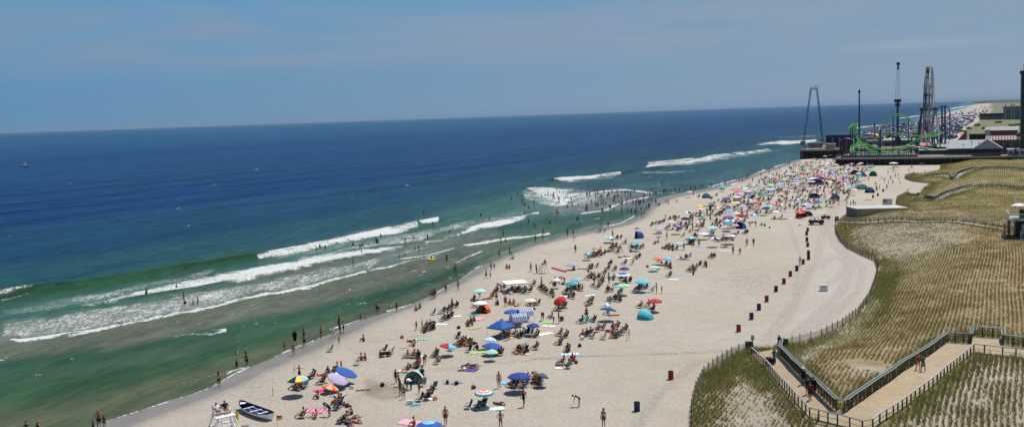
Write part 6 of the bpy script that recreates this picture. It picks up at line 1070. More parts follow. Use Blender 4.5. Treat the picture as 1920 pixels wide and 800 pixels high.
for px, py, lb in ((1405, 657, 'dark end post left of the small path sign'), (1471, 652, 'dark end post at the railing start beside the sand fence'), (1569, 414, 'dark end post at the left end of the storage building path'), (1721, 368, 'dark end post where the middle path meets the sand')):
    o = MB().box((0, 0, .55), (.9, .35, 1.1), taper=.9).build('gate_pillar', PD, loc=(0, 0, 0)); o.location = att(px, py); tag(o, lb, 'pillar')
# people on the near path
def onp(px, py): return (px, py)
P(1461, 656, 'walk', 'black', 'shirt', 20, c2='black', look='person in black carrying gear onto the beach end of the path'); P(1452, 683, 'walk', 'olive', 'shirt', 120, c2='grey', look='person in olive shirt pulling a cart on the path'); P(1506, 722, 'walk', 'black', 'shirt', 150, c2='black', hat='white', look='person in black with a white cap on the path')
P(1514, 741, 'walk', 'black', 'shirt', 160, c2='slate', look='person in black close behind the pair on the path'); P(1525, 741, 'walk', 'black', 'robe', 150, look='person in long black clothes beside the railing'); P(1519, 752, 'walk', 'maroon', 'shirt', 155, c2='black', look='person in dark red top nearest the path bend')
P(1721, 696, 'walk', 'red', 'suit', 190, look='person in red on the right arm of the near path'); P(1730.5, 699, 'walk', 'slate', 'shirt', 190, c2='slate', look='person in grey walking beside the one in red'); P(1825, 320, 'walk', 'black', 'shirt', 60, c2='black'); P(1829, 320, 'walk', 'maroon', 'shirt', 60, c2='white')
l = att(1445, 686); l.z += .15; o = empty('pull_cart', l, 2.2); q = MB(); q.box((0, 0, .5), (.9, .5, .5), taper=1.1); q.build('cart_basket', mat(C['black'], .8), o, loc=(0, 0, 0))
for sx in (-.3, .3):
    for sy in (-.27, .27): q = MB(); q.tube([(sx+.12*math.cos(2*PI*i/10), sy, .14+.12*math.sin(2*PI*i/10)) for i in range(10)], .04, 5, closed=True); q.build('wheel', mat((.03, .03, .03)), o, loc=(0, 0, 0))
q = MB(); q.tube([(.4, 0, .5), (1.0, 0, .95)], .02, 5); q.build('handle', mat((.2, .2, .2)), o, loc=(0, 0, 0)); tag(o, 'black pull cart being dragged along the near path', 'cart')
# ---------------------------------------------------------------- storage building and neighbours
A, B, D = at(1607, 391.5, 2.75), at(1702, 389.5, 2.75), at(1587, 386.3, 2.75); E_ = B+(D-A); o = empty('storage_building', (A.x, A.y, 0)); q = MB()
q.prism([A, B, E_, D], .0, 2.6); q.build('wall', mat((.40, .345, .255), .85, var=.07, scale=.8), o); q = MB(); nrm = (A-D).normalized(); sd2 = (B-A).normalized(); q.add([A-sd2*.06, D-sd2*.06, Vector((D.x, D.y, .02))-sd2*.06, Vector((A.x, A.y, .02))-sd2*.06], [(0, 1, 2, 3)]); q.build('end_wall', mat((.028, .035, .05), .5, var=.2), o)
q = MB(); e = .2; q.prism([A-sd2*e+nrm*e, B+sd2*e+nrm*e, E_+sd2*e-nrm*e, D-sd2*e-nrm*e], 2.6, 2.8); q.build('roof', mat((.50, .50, .48), .8, var=.14, scale=.5), o)
q = MB(); fn = Vector((sd2.y, -sd2.x, 0)); p = A+fn*.06+sd2*.55; p.z = 0; q.prism([p, p+sd2*.16, p+sd2*.16+fn*.1, p+fn*.1], 0, 2.6); p = A+fn*.07+sd2*.1; q.prism([p, p+(B-A)*.98, p+(B-A)*.98+fn*.06, p+fn*.06], 0, .5); q.build('trim', mat((.17, .14, .10), .8), o)
for k in range(1, 7): q = MB(); p = A+fn*.03+(B-A)*(k/7); q.prism([p, p+sd2*.07, p+sd2*.07+fn*.05, p+fn*.05], .5, 2.6); q.build('wall_batten', mat((.33, .285, .21), .85), o)
tag(o, 'long flat roofed tan storage building with a dark end wall', 'building')
a, b = at(1655, 386, 0), at(1673, 386, 0); l = (a+b)/2; o = empty('glass_kiosk', l, math.atan2((b-a).y, (b-a).x)); w_ = (b-a).length; q = MB(); q.box((0, .6, .95), (w_, 1.3, 1.9)); q.build('kiosk_panel', mat((.50, .56, .57), .35), o, loc=(0, 0, 0)); q = MB(); q.box((-w_*.25, -.08, 1.35), (w_*.42, .05, .75)); q.build('red_notice', mat((.42, .13, .14)), o, loc=(0, 0, 0)); q = MB(); [q.box((s*w_/2, -.03, .97), (.08, .08, 1.95)) for s in (-1, 1)]; q.box((0, -.03, 1.95), (w_, .08, .08)); q.build('frame', mat((.6, .62, .62)), o, loc=(0, 0, 0)); tag(o, 'pale glazed box with a red notice behind the storage building', 'kiosk')
# lifeguard headquarters at the right edge
l = att(1912, 446); l.z = 0; rz = R_(-22); o = empty('lookout_building', l, rz); o.scale = (.86, .86, .92); wm = mat((.60, .62, .62), .7); dk = mat((.03, .03, .035), .7); zb = z1(l.x, l.y)
q = MB(); q.box((1.6, 3, zb+1.9), (4.6, 4.6, 3.9)); q.build('wall', dk, o, loc=(0, 0, 0)); q = MB(); q.box((1.2, 1.6, zb+4.0), (7.0, 8.0, .25)); q.build('deck', mat((.38, .42, .42)), o, loc=(0, 0, 0))
for x, y in ((-2.1, -2.1), (1.2, -2.1), (4.4, -2.1), (-2.1, 2.0)): q = MB(); q.box((x, y, zb+2), (.25, .25, 3.9)); q.build('column', dk, o, loc=(0, 0, 0))
q = MB()
for x in np.arange(-2.2, 4.7, .35): q.box((x, -2.3, zb+4.65), (.06, .06, 1.05))
for y in np.arange(-2.2, 5.4, .35): q.box((-2.25, y, zb+4.65), (.06, .06, 1.05))
q.box((1.2, -2.3, zb+5.2), (7, .12, .1)); q.box((-2.25, 1.6, zb+5.2), (.12, 8, .1)); q.build('deck_railing', wm, o, loc=(0, 0, 0)); q = MB()
for x in np.arange(0, 4.7, .3): q.box((x, -2.9, zb+1.0), (.07, .07, 1.0))
q.box((2.2, -2.9, zb+1.55), (4.6, .14, .12)); q.box((2.2, -2.9, zb+.45), (4.6, .14, .12)); q.box((-.05, -2.9, zb+.9), (.16, .16, 2.0)); q.build('lower_railing', wm, o, loc=(0, 0, 0))
q = MB(); q.box((.9, -2.2, zb+2.4), (1.5, .12, 1.6)); q.build('stone_panel', mat((.36, .32, .26), .9, var=.3, scale=1.5), o, loc=(0, 0, 0)); q = MB(); q.box((-2.9, 0, zb+1.6), (.55, .6, 3.0), taper=.8); q.build('chimney_pillar', mat((.45, .28, .20), .9, var=.3, scale=2), o, loc=(0, 0, 0))
q = MB(); q.box((.5, .5, zb+5.0), (1.2, .9, 1.7)); q.build('lookout_booth', dk, o, loc=(0, 0, 0)); tag(o, 'dark raised lookout building with pale deck railing at the right edge', 'building')
Lk = l+Vector((0.0, .2, zb+4.1)); o = empty('deck_umbrella', Lk); part('pole', UM_POLE, o); ca = part('canopy', canopy_mesh(['pink', 'white', 'white'], 'gores'), o); ca.location = (0, 0, 1.9); ca.scale = (1.45, 1.45, 1); part('ribs', UM_RIB, ca); tag(o, 'pale pink and white umbrella on the lookout deck', 'umbrella')
q = MB(); q.tube([(0, 0, 0), (.3, 0, 2.5), (-.3, 0, 4.8)], .04, 4); o = q.build('flagstaff', mat((.6, .6, .58)), loc=(0, 0, 0)); o.location = Lk+Vector((-.4, 1.2, 0)); tag(o, 'thin bent staff above the lookout deck umbrella', 'pole')
# ---------------------------------------------------------------- amusement pier
PO_ = Vector((153.2, 535.7, 0)); e1 = Vector((ES.y, -ES.x, 0)); e2 = Vector((ES.x, ES.y, 0)); RZ = math.atan2(e1.y, e1.x)
def PW(u, v, z): return PO_+e1*u+e2*v+Vector((0, 0, z))
def pier(name, u0, u1, v0, v1, z, label, nfront, seaside):
    root = empty(name, PW(u0, v0, 0)); q = MB(); q.prism([PW(u0, v0, 0), PW(u1, v0, 0), PW(u1, v1, 0), PW(u0, v1, 0)], z-.5, z); q.build('deck', mat((.27, .25, .22), .9, var=.2, scale=.2), root)
    q = MB(); q.prism([PW(u0-.15, v0-.15, 0), PW(u1, v0-.15, 0), PW(u1, v0+.05, 0), PW(u0-.15, v0+.05, 0)], z-.35, z+.35); q.prism([PW(u0-.15, v0, 0), PW(u0+.05, v0, 0), PW(u0+.05, v1, 0), PW(u0-.15, v1, 0)], z-.35, z+.35); q.build('edge_beam', mat((.36, .34, .31), .8), root)
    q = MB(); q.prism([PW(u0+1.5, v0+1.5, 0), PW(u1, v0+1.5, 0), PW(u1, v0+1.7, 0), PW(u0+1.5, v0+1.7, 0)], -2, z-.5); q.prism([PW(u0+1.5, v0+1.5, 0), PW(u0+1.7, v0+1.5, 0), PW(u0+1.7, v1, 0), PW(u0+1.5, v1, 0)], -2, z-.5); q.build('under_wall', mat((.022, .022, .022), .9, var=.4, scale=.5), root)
    pl = MB().lathe([(.28, -2), (.25, z-.4)], 6).mesh('piling', mat((.055, .045, .035), .9, var=.4, scale=1))
    n = 0
    for i in range(nfront): o = part('piling', pl, root); o.location = PW(u0+.3+(u1-u0-1)*i/(nfront-1), v0+.3, 0)-root.location
    for i in range(1, seaside): o = part('piling', pl, root); o.location = PW(u0+.3, v0+.3+(v1-v0)*i/seaside, 0)-root.location
    q = MB(); q.tube([PW(u0, v0, z+1.4), PW(u1, v0, z+1.4)], .07, 4); q.tube([PW(u0, v0, z+1.4), PW(u0, v1, z+1.4)], .07, 4); q.tube([PW(u0, v0, z+.9), PW(u1, v0, z+.9)], .04, 4)
    for i in range(int((u1-u0)/2.5)): q.bar(PW(u0+i*2.5, v0, z), PW(u0+i*2.5, v0, z+1.4), .06, 4)
    q.build('railing', mat((.12, .11, .10), .8), root); tag(root, label, 'pier')
DA, DB = 4.6, 3.3
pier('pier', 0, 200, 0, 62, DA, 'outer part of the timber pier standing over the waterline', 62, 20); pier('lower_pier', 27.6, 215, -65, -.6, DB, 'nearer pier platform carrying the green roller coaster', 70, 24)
def bld(name, u, v, z0, du, dv, h, wc, label, roof=None, rc=(.5, .5, .48), win=0, cat='building', rh=.4, wcol=(.02, .025, .03), over=.4):
    root = empty(name, PW(u, v, z0), RZ); q = MB(); q.box((0, 0, h/2), (du, dv, h)); q.build('wall', mat(wc, .8, var=.12, scale=.4), root, loc=(0, 0, 0)); q = MB()
    if roof == 'gable': a, b = du/2+over, dv/2+over; q.add([(-a, -b, h), (a, -b, h), (a, b, h), (-a, b, h), (-a, 0, h+rh), (a, 0, h+rh)], [(0, 1, 5, 4), (2, 3, 4, 5), (0, 4, 3), (1, 2, 5), (3, 2, 1, 0)])
    elif roof == 'gable2': a, b = du/2+over, dv/2+over; q.add([(-a, -b, h), (a, -b, h), (a, b, h), (-a, b, h), (0, -b, h+rh), (0, b, h+rh)], [(0, 4, 5, 3), (1, 2, 5, 4), (0, 1, 4), (2, 3, 5), (3, 2, 1, 0)])
    elif roof == 'shed': a, b = du/2+over, dv/2+over; q.add([(-a, -b, h), (a, -b, h+rh), (a, b, h+rh), (-a, b, h), (-a, -b, h+.3), (a, -b, h+rh+.3), (a, b, h+rh+.3), (-a, b, h+.3)], [(3, 2, 1, 0), (4, 5, 6, 7), (0, 1, 5, 4), (1, 2, 6, 5), (2, 3, 7, 6), (3, 0, 4, 7)])
    elif roof == 'vault':
        n = 12; rows = [[(-du/2*1.05*math.cos(PI*i/n), y, h+rh*math.sin(PI*i/n)) for y in (-dv/2-.3, dv/2+.3)] for i in range(n+1)]; q.sheet(rows, .15)
    else: q.box((0, 0, h+.15), (du+2*over, dv+2*over, .3))
    q.build('roof', mat(rc, .7, var=.1, scale=.5), root, loc=(0, 0, 0))
    for i in range(win):
        q = MB(); x = -du/2+du*(i+.5)/win; q.box((x, -dv/2-.03, h*.5), (du/win*.6, .08, h*.45)); q.build('window', mat(wcol, .3), root, loc=(0, 0, 0))
    tag(root, label, cat); return root
def uv(px, py, z): p = at(px, py, z)-PO_; return p.dot(e1), p.dot(e2)
# slingshot
fL, fR = at(1506, 272, DA), at(1543, 267, DA); top = atY(1526, 169, (fL.y+fR.y)/2+3); tw = e1*1.9; root = empty('slingshot_ride', (fL+fR)/2); mt = mat((.035, .06, .115), .5)
for f_, s in ((fL, -1), (fR, 1)):
    t_ = top+tw*s; q = MB(); ax = (t_-f_); a_ = ax.cross(Vector((0, 0, 1))).normalized(); b_ = ax.cross(a_).normalized(); r_ = .5
    ch = [[f_+(a_*math.cos(k*2.09)+b_*math.sin(k*2.09))*r_*(.6 if i in (0, 20) else 1)+ax*(i/20) for i in range(21)] for k in range(3)]
    for c_ in ch: q.tube(c_, .17, 4)
    for i in range(20): q.bar(ch[i % 3][i], ch[(i+1) % 3][i+1], .09, 3)
    q.build('lattice_mast', mt, root)
q = MB(); q.box(tuple(top+Vector((0, 0, .5))), (4.6, 1.2, .5), rz=RZ); q.bar(top-tw*1.2+Vector((0, 0, 1.5)), top+tw*1.2+Vector((0, 0, 1.5)), .12, 4); [q.bar(top+tw*s, top+tw*s+Vector((0, 0, 2.2+(s > 0)*1)), .15, 4) for s in (-1.1, -.3, .5, 1.1)]; q.build('top_frame', mat((.12, .14, .18)), root)
for f_ in (fL, fR): q = MB(); q.box((f_.x, f_.y, DA+1.2), (3.2, 3.2, 2.4), rz=RZ, taper=.8); q.build('footing', mat((.25, .30, .30)), root)
tag(root, 'tall dark blue slingshot ride of two leaning masts at the pier end', 'ride')
# thin mast
b = at(1611, 268, DA); t_ = atY(1611.2, 172, b.y); root = empty('ride_mast', b); q = MB(); q.tube([b, b.lerp(t_, .6), t_], [.6, .5, .38], 8); q.build('shaft', mt, root); q = MB(); q.box(tuple(t_), (1.2, 1.0, 1.5)); q.bar(t_, t_+Vector((0, 0, 2)), .12, 4); q.build('mast_head', mt, root); tag(root, 'single slim dark mast left of the big green loop', 'mast')
# tower with wire stays
b = at(1683.5, 279, DB); q1 = atY(1683, 191, b.y); t_ = atY(1684, 122, b.y); root = empty('cable_tower', b); q = MB(); q.tube([b, b.lerp(q1, .9), q1], [.7, .55, .5], 8); [q.bar(b+Vector((x, y, -.5)), b.lerp(q1, .3), .35, 4) for x in (-3, 3) for y in (-3, 3)]; q.build('tower_shaft', mat((.03, .045, .065), .5), root)
q = MB(); q.box(tuple(q1+Vector((0, 0, .5))), (2.9, 2.2, 1.7)); q.box(tuple(q1+Vector((0, 0, -1.6))), (1.9, 1.6, 1.6)); q.build('loading_ring', mat((.03, .04, .05)), root); q = MB()
for s in (-1, 0, 1): q.tube([q1+e1*s*1.3, t_+e1*s*.5], .085, 3)
for i in range(14): a_, b_ = q1.lerp(t_, i/14), q1.lerp(t_, (i+1)/14); q.bar(a_-e1*(1.3-.055*i), b_+e1*(1.25-.055*i), .05, 3)
q.build('lattice_stays', mat((.30, .32, .36)), root); q = MB(); q.ball(tuple(t_+Vector((0, 0, .6))), (1.0, 1.0, .95), 10, 6); q.lathe([(.5, -2.4), (.35, -.5)], 6, tuple(t_)); q.build('tower_head', mat((.02, .02, .025)), root); tag(root, 'highest tower with thin stays and a round dark head', 'tower')
# ferris wheel
hub = atY(1742, 205, at(1741, 276, DB).y+6); Rw = 73/FPX*(hub-Vector(CP)).length; root = empty('ferris_wheel', (hub.x, hub.y, DB)); ax = e1.copy(); wd = e2.copy(); Z_ = Vector((0, 0, 1)); NG = 24
for s in (-1, 1):
    q = MB(); c = hub+ax*s*1.15; ring = [c+(wd*math.cos(2*PI*i/48)+Z_*math.sin(2*PI*i/48))*Rw for i in range(48)]; ring2 = [c+(wd*math.cos(2*PI*i/48)+Z_*math.sin(2*PI*i/48))*Rw*.9 for i in range(48)]; q.tube(ring, .22, 5, closed=True); q.tube(ring2, .16, 4, closed=True)
    for i in range(24): a_ = 2*PI*i/24; q.bar(hub+ax*s*1.9, c+(wd*math.cos(a_)+Z_*math.sin(a_))*Rw, .12, 3)
    for i in range(48): q.bar(ring[i], ring2[(i+1) % 48], .09, 3)
    q.build('wheel_rim', mat((.07, .08, .09) if s < 0 else (.30, .31, .32), .5), root)  # lit side put into the colour: right rim paler, left rim darker
q = MB()
for i in range(48): a_ = 2*PI*i/48; d_ = (wd*math.cos(a_)+Z_*math.sin(a_))*Rw; q.bar(hub-ax*1.15+d_, hub+ax*1.15+d_*(1 if i % 2 else .9), .14, 3)
q.build('cross_tie', mat((.10, .11, .12)), root); gq = MB(); gq.box((0, 0, -1.5), (1.7, 1.5, .9), taper=1.05); gq.box((0, 0, -.3), (1.9, 1.7, .22)); [gq.bar((x, y, -1.2), (x, y, -.3), .05, 3) for x in (-.7, .7) for y in (-.6, .6)]; gc = [gq.mesh('gondola', mat(c, .5)) for c in ((.50, .50, .48), (.03, .04, .07), (.08, .09, .10))]
for i in range(NG): a_ = 2*PI*(i+.5)/NG; o = part('gondola', gc[i % 3], root); o.location = hub+(wd*math.cos(a_)+Z_*math.sin(a_))*Rw-root.location; o.rotation_euler = (0, 0, RZ)
q = MB(); q.tube([hub-ax*3.4, hub+ax*3.4], .9, 10); q.box(tuple(hub-ax*3.6), (2.2, 2.2, 1.6), rz=RZ); q.box(tuple(hub+ax*3.6), (2.2, 2.2, 1.6), rz=RZ); q.build('axle', mat((.06, .08, .10)), root)
for s in (-1, 1):
    for k in (-1, 1): f_ = PW(*((Vector((hub.x, hub.y, 0))-PO_).dot(e1)+s*6.2, (Vector((hub.x, hub.y, 0))-PO_).dot(e2)+k*9), DB); q = MB(); q.bar(hub+ax*s*3.5, f_, .5, 6); q.build('support_leg', mat((.045, .07, .10), .5) if not (s > 0 and k < 0) else mat((.55, .57, .58), .5), root)
tag(root, 'tall ferris wheel seen nearly edge on above the pier', 'ferris wheel')
# green coaster
def crom(P_, n=7):
    o_ = []; k = len(P_)
    for i in range(k-1):
        p0, p1, p2, p3 = P_[max(i-1, 0)], P_[i], P_[i+1], P_[min(i+2, k-1)]
        for j in range(n):
            t = j/n; o_.append(.5*((2*p1)+(p2-p0)*t+(2*p0-5*p1+4*p2-p3)*t*t+(3*p1-p0-3*p2+p3)*t**3))
    o_.append(P_[-1]); return o_
YB = 492.; root = empty('roller_coaster', PW(60, -35, DB)); GRN = mat((.07, .42, .05), .35, var=.08); GRL = mat((.24, .66, .16), .35)
TR = [([(1650, 292, 8), (1650, 262, 6), (1649, 246, 4), (1655, 230, 2), (1668, 219, 0), (1684, 215, -2), (1700, 219, -4), (1711, 230, -6), (1717, 244, -8), (1719, 262, -9)], 0),
      ([(1640, 262, 0), (1650, 253, -1), (1664, 249, -3), (1682, 250, -5), (1700, 254, -7), (1722, 256, -9), (1744, 252, -10), (1758, 247, -12), (1763, 250, -15), (1757, 254, -19), (1738, 257, -20), (1720, 262, -18), (1706, 270, -16), (1692, 279, -16), (1670, 286, -17), (1645, 289, -18), (1618, 288, -20), (1602, 285, -21), (1597, 279, -17), (1602, 272, -12), (1614, 268, -8), (1628, 272, -7), (1645, 282, -9)], 0),
      ([(1598, 290, -20), (1597, 282, -16), (1606, 275, -12), (1622, 272, -8), (1640, 276, -8), (1658, 282, -12), (1680, 278, -16), (1698, 274, -18), (1718, 276, -20), (1745, 280, -22), (1780, 284.5, -24), (1812, 288.5, -26), (1840, 291.5, -28)], 1),
      ([(1640, 287, -10), (1622, 278, -8), (1610, 266, -6), (1603, 254, -5), (1599, 240, -5), (1599, 234, -6), (1602, 231.5, -8), (1605, 235, -10), (1604, 246, -11), (1608, 260, -12), (1622, 275, -13), (1640, 285, -14), (1662, 289, -15), (1690, 288, -16), (1706, 282, -16)], 0),
      ([(1596, 236, -5), (1594, 240, -4), (1596, 254, -3), (1602, 266, -4), (1616, 270, -6)], 0)]
allp = []
for pts, kind in TR:
    c = crom([atY(a, b, YB+d) for a, b, d in pts]); allp.append(c); q = MB(); q2 = MB(); n_ = len(c); L1 = []; L2 = []; SPN = []
    for i in range(n_):
        t = (c[min(i+1, n_-1)]-c[max(i-1, 0)]).normalized(); s = t.cross(Vector((0, 0, 1))); s = s.normalized() if s.length > .25 else e2; u_ = s.cross(t).normalized(); L1.append(c[i]+s*.62+u_*.3); L2.append(c[i]-s*.62+u_*.3); SPN.append(c[i]-u_*.45)
    q2.tube(L1, .11, 5); q2.tube(L2, .11, 5); q.tube(SPN, .14, 6)
    for i in range(0, n_, 1): q.bar(L1[i], SPN[i], .06, 3); q.bar(L2[i], SPN[i], .06, 3)
    q.build('track_spine', GRN, root); q2.build('track_rail', GRL if kind == 0 else mat((.45, .60, .42), .4), root)
BLU = mat((.018, .04, .14), .5); cnt = 0
for c in allp:
    for i in range(5, len(c), 13):
        p = c[i]
        if p.z > DB+2 and cnt < 60: cnt += 1; q = MB(); q.tube([(p.x, p.y, DB), (p.x, p.y, p.z-.5)], .24, 6); q.build('support', BLU, root)
for px, py0 in ((1650, 246), (1719, 256), (1718, 275)): t_ = atY(px, py0, YB-9); q = MB(); q.tube([(t_.x, t_.y, DB), t_], .55 if px > 1717 else .4, 8); q.build('support', BLU, root)
q = MB(); a_, b_ = uv(1574, 297, DB), uv(1716, 297, DB)
for i in range(36): u_ = a_[0]+(b_[0]-a_[0])*i/35; q.bar(PW(u_, -60, DB), PW(u_, -60, DB+2.3), .16, 4)
q.prism([PW(a_[0], -60.2, 0), PW(b_[0], -60.2, 0), PW(b_[0], -59.8, 0), PW(a_[0], -59.8, 0)], DB+.0, DB+1.0); q.prism([PW(a_[0], -60.1, 0), PW(b_[0], -60.1, 0), PW(b_[0], -59.9, 0), PW(a_[0], -59.9, 0)], DB+2.0, DB+2.3); q.build('base_frame', BLU, root); tag(root, 'bright green looping roller coaster on blue columns', 'roller coaster')
# blue lift-hill coaster and other rides
root = empty('lift_coaster', at(1769, 285, DB)); Yc = at(1769, 281, DB).y
for px in (1766, 1772): q = MB(); q.tube([atY(px, 281, Yc), atY(px, 199, Yc)], .38, 6); q.build('lift_column', BLU, root)
q = MB(); [q.bar(atY(1766, 199+i*6, Yc), atY(1772, 205+i*6, Yc), .14, 3) for i in range(13)]; q.build('lift_bracing', BLU, root); q = MB(); q.tube(crom([atY(a, b, Yc) for a, b in ((1749, 232), (1753, 212), (1760, 202), (1769, 198), (1776, 201), (1781, 211), (1781, 240), (1780, 275))]), .3, 6); q.build('track', mat((.07, .17, .14), .4), root)
for px, py in ((1755, 262), (1761, 266), (1752, 270)): q = MB(); q.tube([atY(px, 284, Yc-8), atY(px-5, py-12, Yc-8)], .4, 5); q.build('support', BLU, root)
tag(root, 'dark blue vertical lift coaster right of the ferris wheel', 'roller coaster')
root = empty('glass_tower', at(1917, 292, DB)); gb = root.location; hgt = atY(1916, 139, gb.y).z-DB; q = MB(); q.box((gb.x, gb.y, DB+hgt/2), (1.7, 2.2, hgt), rz=RZ); q.build('dark_glazing', mat((.012, .035, .030), .25, var=.4, scale=.3), root)
for s in (-1.0, 1.0): q = MB(); p = gb+e1*s; q.box((p.x, p.y, DB+hgt/2), (.22, .8, hgt), rz=RZ); q.build('edge_rail', mat((.30, .42, .36), .5), root)
q = MB(); q.box((gb.x, gb.y, DB+hgt+.7), (2.8, 2.6, 1.4), rz=RZ); q.bar(gb+Vector((0, 0, hgt)), gb+Vector((0, 0, hgt+4)), .1, 4); q.build('tower_cap', mat((.02, .02, .025)), root); q = MB(); [q.bar(gb+e1*a+e2*b, gb+e1*a*.4+Vector((0, 0, 10)), .3, 4) for a in (-3.2, 3.2) for b in (-3, 3)]; q.box(tuple(gb+Vector((0, 0, 9))), (5, 4, 1.2), rz=RZ); q.build('base_frame', mat((.06, .08, .08)), root); tag(root, 'dark glazed drop tower at the right edge', 'tower')
u, v = uv(1573, 277, DA); bld('ride_hall', u, v+5, DA, 14, 10, 6.6, (.012, .028, .10), 'deep blue hall with a slanted white roof at the pier end', 'shed', (.42, .44, .44), cat='building', rh=2.6)
u, v = uv(1558, 279, DA); bld('booth', u, v-2, DA, 4.5, 3, 2.6, (.30, .30, .28), 'small grey booth between the slingshot ride and the blue hall'); u, v = uv(1529, 277, DA); bld('booth', u, v, DA, 7, 4, 2.6, (.20, .21, .20), 'low grey hut at the feet of the slingshot ride', rc=(.32, .34, .33)); u, v = uv(1588, 281, DA); bld('booth', u, v, DA, 7, 5, 4.0, (.08, .015, .03), 'dark red ride booth left of the green track', 'vault', (.55, .22, .35), rh=2)
u, v = uv(1622, 276, DB); bld('arched_pavilion', u, v+14, DB, 13, 8, 4.6, (.20, .20, .18), 'pavilion with a yellow arched roof behind the green coaster', 'vault', (.80, .62, .26), rh=2.8); u, v = uv(1672, 279, DB); bld('arcade', u, v+6, DB, 26, 10, 4.2, (.15, .155, .16), 'long grey flat roofed arcade behind the coaster track', rc=(.22, .235, .24), win=6)
u, v = uv(1818, 290, DB); bld('white_roof_pavilion', u, v+3, DB, 17, 11, 3.0, (.04, .04, .04), 'dark pavilion under a large white gable roof', 'gable', (.36, .38, .41), rh=3.6, over=1.2); u, v = uv(1852, 291, DB); bld('gable_front', u, v-2, DB, 10, 9, 3.2, (.03, .03, .035), 'white gabled porch facing the dunes', 'gable2', (.30, .32, .35), rh=4.2, over=1.0)
u, v = uv(1765, 289, DB); bld('low_stall_row', u, v, DB, 19, 7, 1.9, (.05, .05, .06), 'low dark stall row with a pale flat roof', rc=(.42, .44, .46)); u, v = uv(1883, 291, DB); bld('striped_roof_stall', u, v+14, DB, 14, 8, 6.4, (.10, .09, .09), 'stall with a pink and white ribbed roof', 'gable', (.36, .30, .31), rh=1.7, win=4, over=.8)
u, v = uv(1880, 275, DB); bld('white_roof_hall', u, v+40, DB, 14, 9, 7.5, (.11, .06, .055), 'red brown hall with a white roof behind the ribbed stall', 'gable', (.34, .34, .34), rh=2.0); u, v = uv(1835, 277, DB); bld('black_hut', u, v+20, DB, 10, 7, 6.2, (.012, .012, .012), 'black boxy hut above the white gable roof', rc=(.02, .02, .02)); u, v = uv(1851, 281, DB); bld('lighthouse_tower', u, v+12, DB, 2.0, 2.0, 9.5, (.34, .36, .27), 'slim pale green tower above the pavilion roofs', 'gable', (.5, .5, .45), rh=1.5, cat='tower')
u, v = uv(1788, 279, DB); bld('amber_stall', u, v+6, DB, 9, 6, 3.0, (.42, .22, .05), 'amber coloured stall right of the lift coaster', 'gable', (.30, .13, .07), rh=1.0, win=3); u, v = uv(1906, 292, DB); bld('white_frame_booth', u, v, DB, 7, 5, 2.8, (.48, .49, .50), 'white cluttered booth beside the tower base', rc=(.6, .6, .6), win=3); u, v = uv(1912, 284, DB); bld('orange_booth', u, v+6, DB, 5, 4, 4, (.55, .27, .08), 'orange booth at the right edge of the pier', rc=(.4, .2, .1))
a_ = at(1776, 281, DB); root = empty('slide_ride', a_); q = MB(); q.add([a_+e1*0, a_+e1*9+Vector((0, 0, 9.5)), a_+e1*9+e2*3+Vector((0, 0, 9.5)), a_+e2*3, a_+e1*9, a_+e1*9+e2*3], [(0, 1, 2, 3), (0, 4, 1), (3, 2, 5), (1, 4, 5, 2)]); q.build('slide_chute', mat((.22, .05, .07), .6, var=.2, scale=.8), root); q = MB(); [q.bar(a_+e1*9+e2*k, a_+e1*9+e2*k+Vector((0, 0, 11)), .2, 4) for k in (0, 3)]; q.build('slide_tower', mat((.5, .5, .5)), root); tag(root, 'dark red slide right of the lift coaster', 'ride')
a_ = at(1640, 276, DB); root = empty('swing_ride', a_); q = MB(); q.tube([a_, a_+Vector((0, 0, 11))], .3, 6); q.lathe([(.5, 11), (.2, 13.5)], 6, (a_.x, a_.y, DB)); q.build('mast', mat((.12, .06, .06)), root)
for k in range(6): an = k*PI/3; q = MB(); d_ = Vector((math.cos(an), math.sin(an), 0)); q.bar(a_+Vector((0, 0, 10.5)), a_+d_*4.2+Vector((0, 0, 5.2)), .16, 4); q.box(tuple(a_+d_*4.3+Vector((0, 0, 4.8))), (1.2, 1.2, 1.4)); q.build('swing_arm', mat(((.30, .12, .14), (.34, .3, .3))[k % 2]), root)
tag(root, 'small swing ride with drooping red arms', 'ride'); a_ = at(1730, 279, DB); root = empty('spiral_slide', a_); q = MB(); q.lathe([(2.8, 0), (2.4, 4), (1.5, 8), (.3, 11)], 10, (a_.x, a_.y, DB)); q.m = [(i % 2) for i in range(len(q.f))]; q.build('striped_cone', [mat((.66, .60, .58), .6), mat((.50, .10, .09), .6)], root); q = MB(); q.bar(a_+Vector((0, 0, 11)), a_+Vector((0, 0, 13)), .1, 4); q.build('flag_staff', mat((.3, .3, .3)), root); tag(root, 'red and white striped conical slide before the ferris wheel', 'ride')
rp = random.Random(9)
for k in range(9): px = 1745+k*19+rp.uniform(-5, 5); p = at(px, 291, DB); h_ = rp.uniform(4.5, 7); q = MB(); q.bar(p, p+Vector((0, 0, h_)), .08, 5); q.box(tuple(p+Vector((0, 0, h_))), (.5, .5, .45)); o = q.build('lamp_post', mat((.20, .21, .22))); tag(o, 'thin dark lamp post along the pier edge', 'lamp post', 'lamp posts along the pier edge')
for k in range(7): px = 1548+k*13; p = at(px, 282, DA); q = MB(); q.bar(p, p+Vector((0, 0, 6.2)), .10, 5); q.box(tuple(p+Vector((0, 0, 6.2))), (.5, .5, .45)); o = q.build('lamp_post', mat((.3, .29, .26))); tag(o, 'thin lamp post on the outer pier deck', 'lamp post', 'lamp posts on the outer pier')
for k in range(30): px = rp.uniform(1506, 1600); p = at(px, rp.uniform(277, 282), DA); P(px, 280, rp.choice(['stand', 'walk']), rp.choice(['black', 'navy', 'white', 'red']), loc=tuple(p))
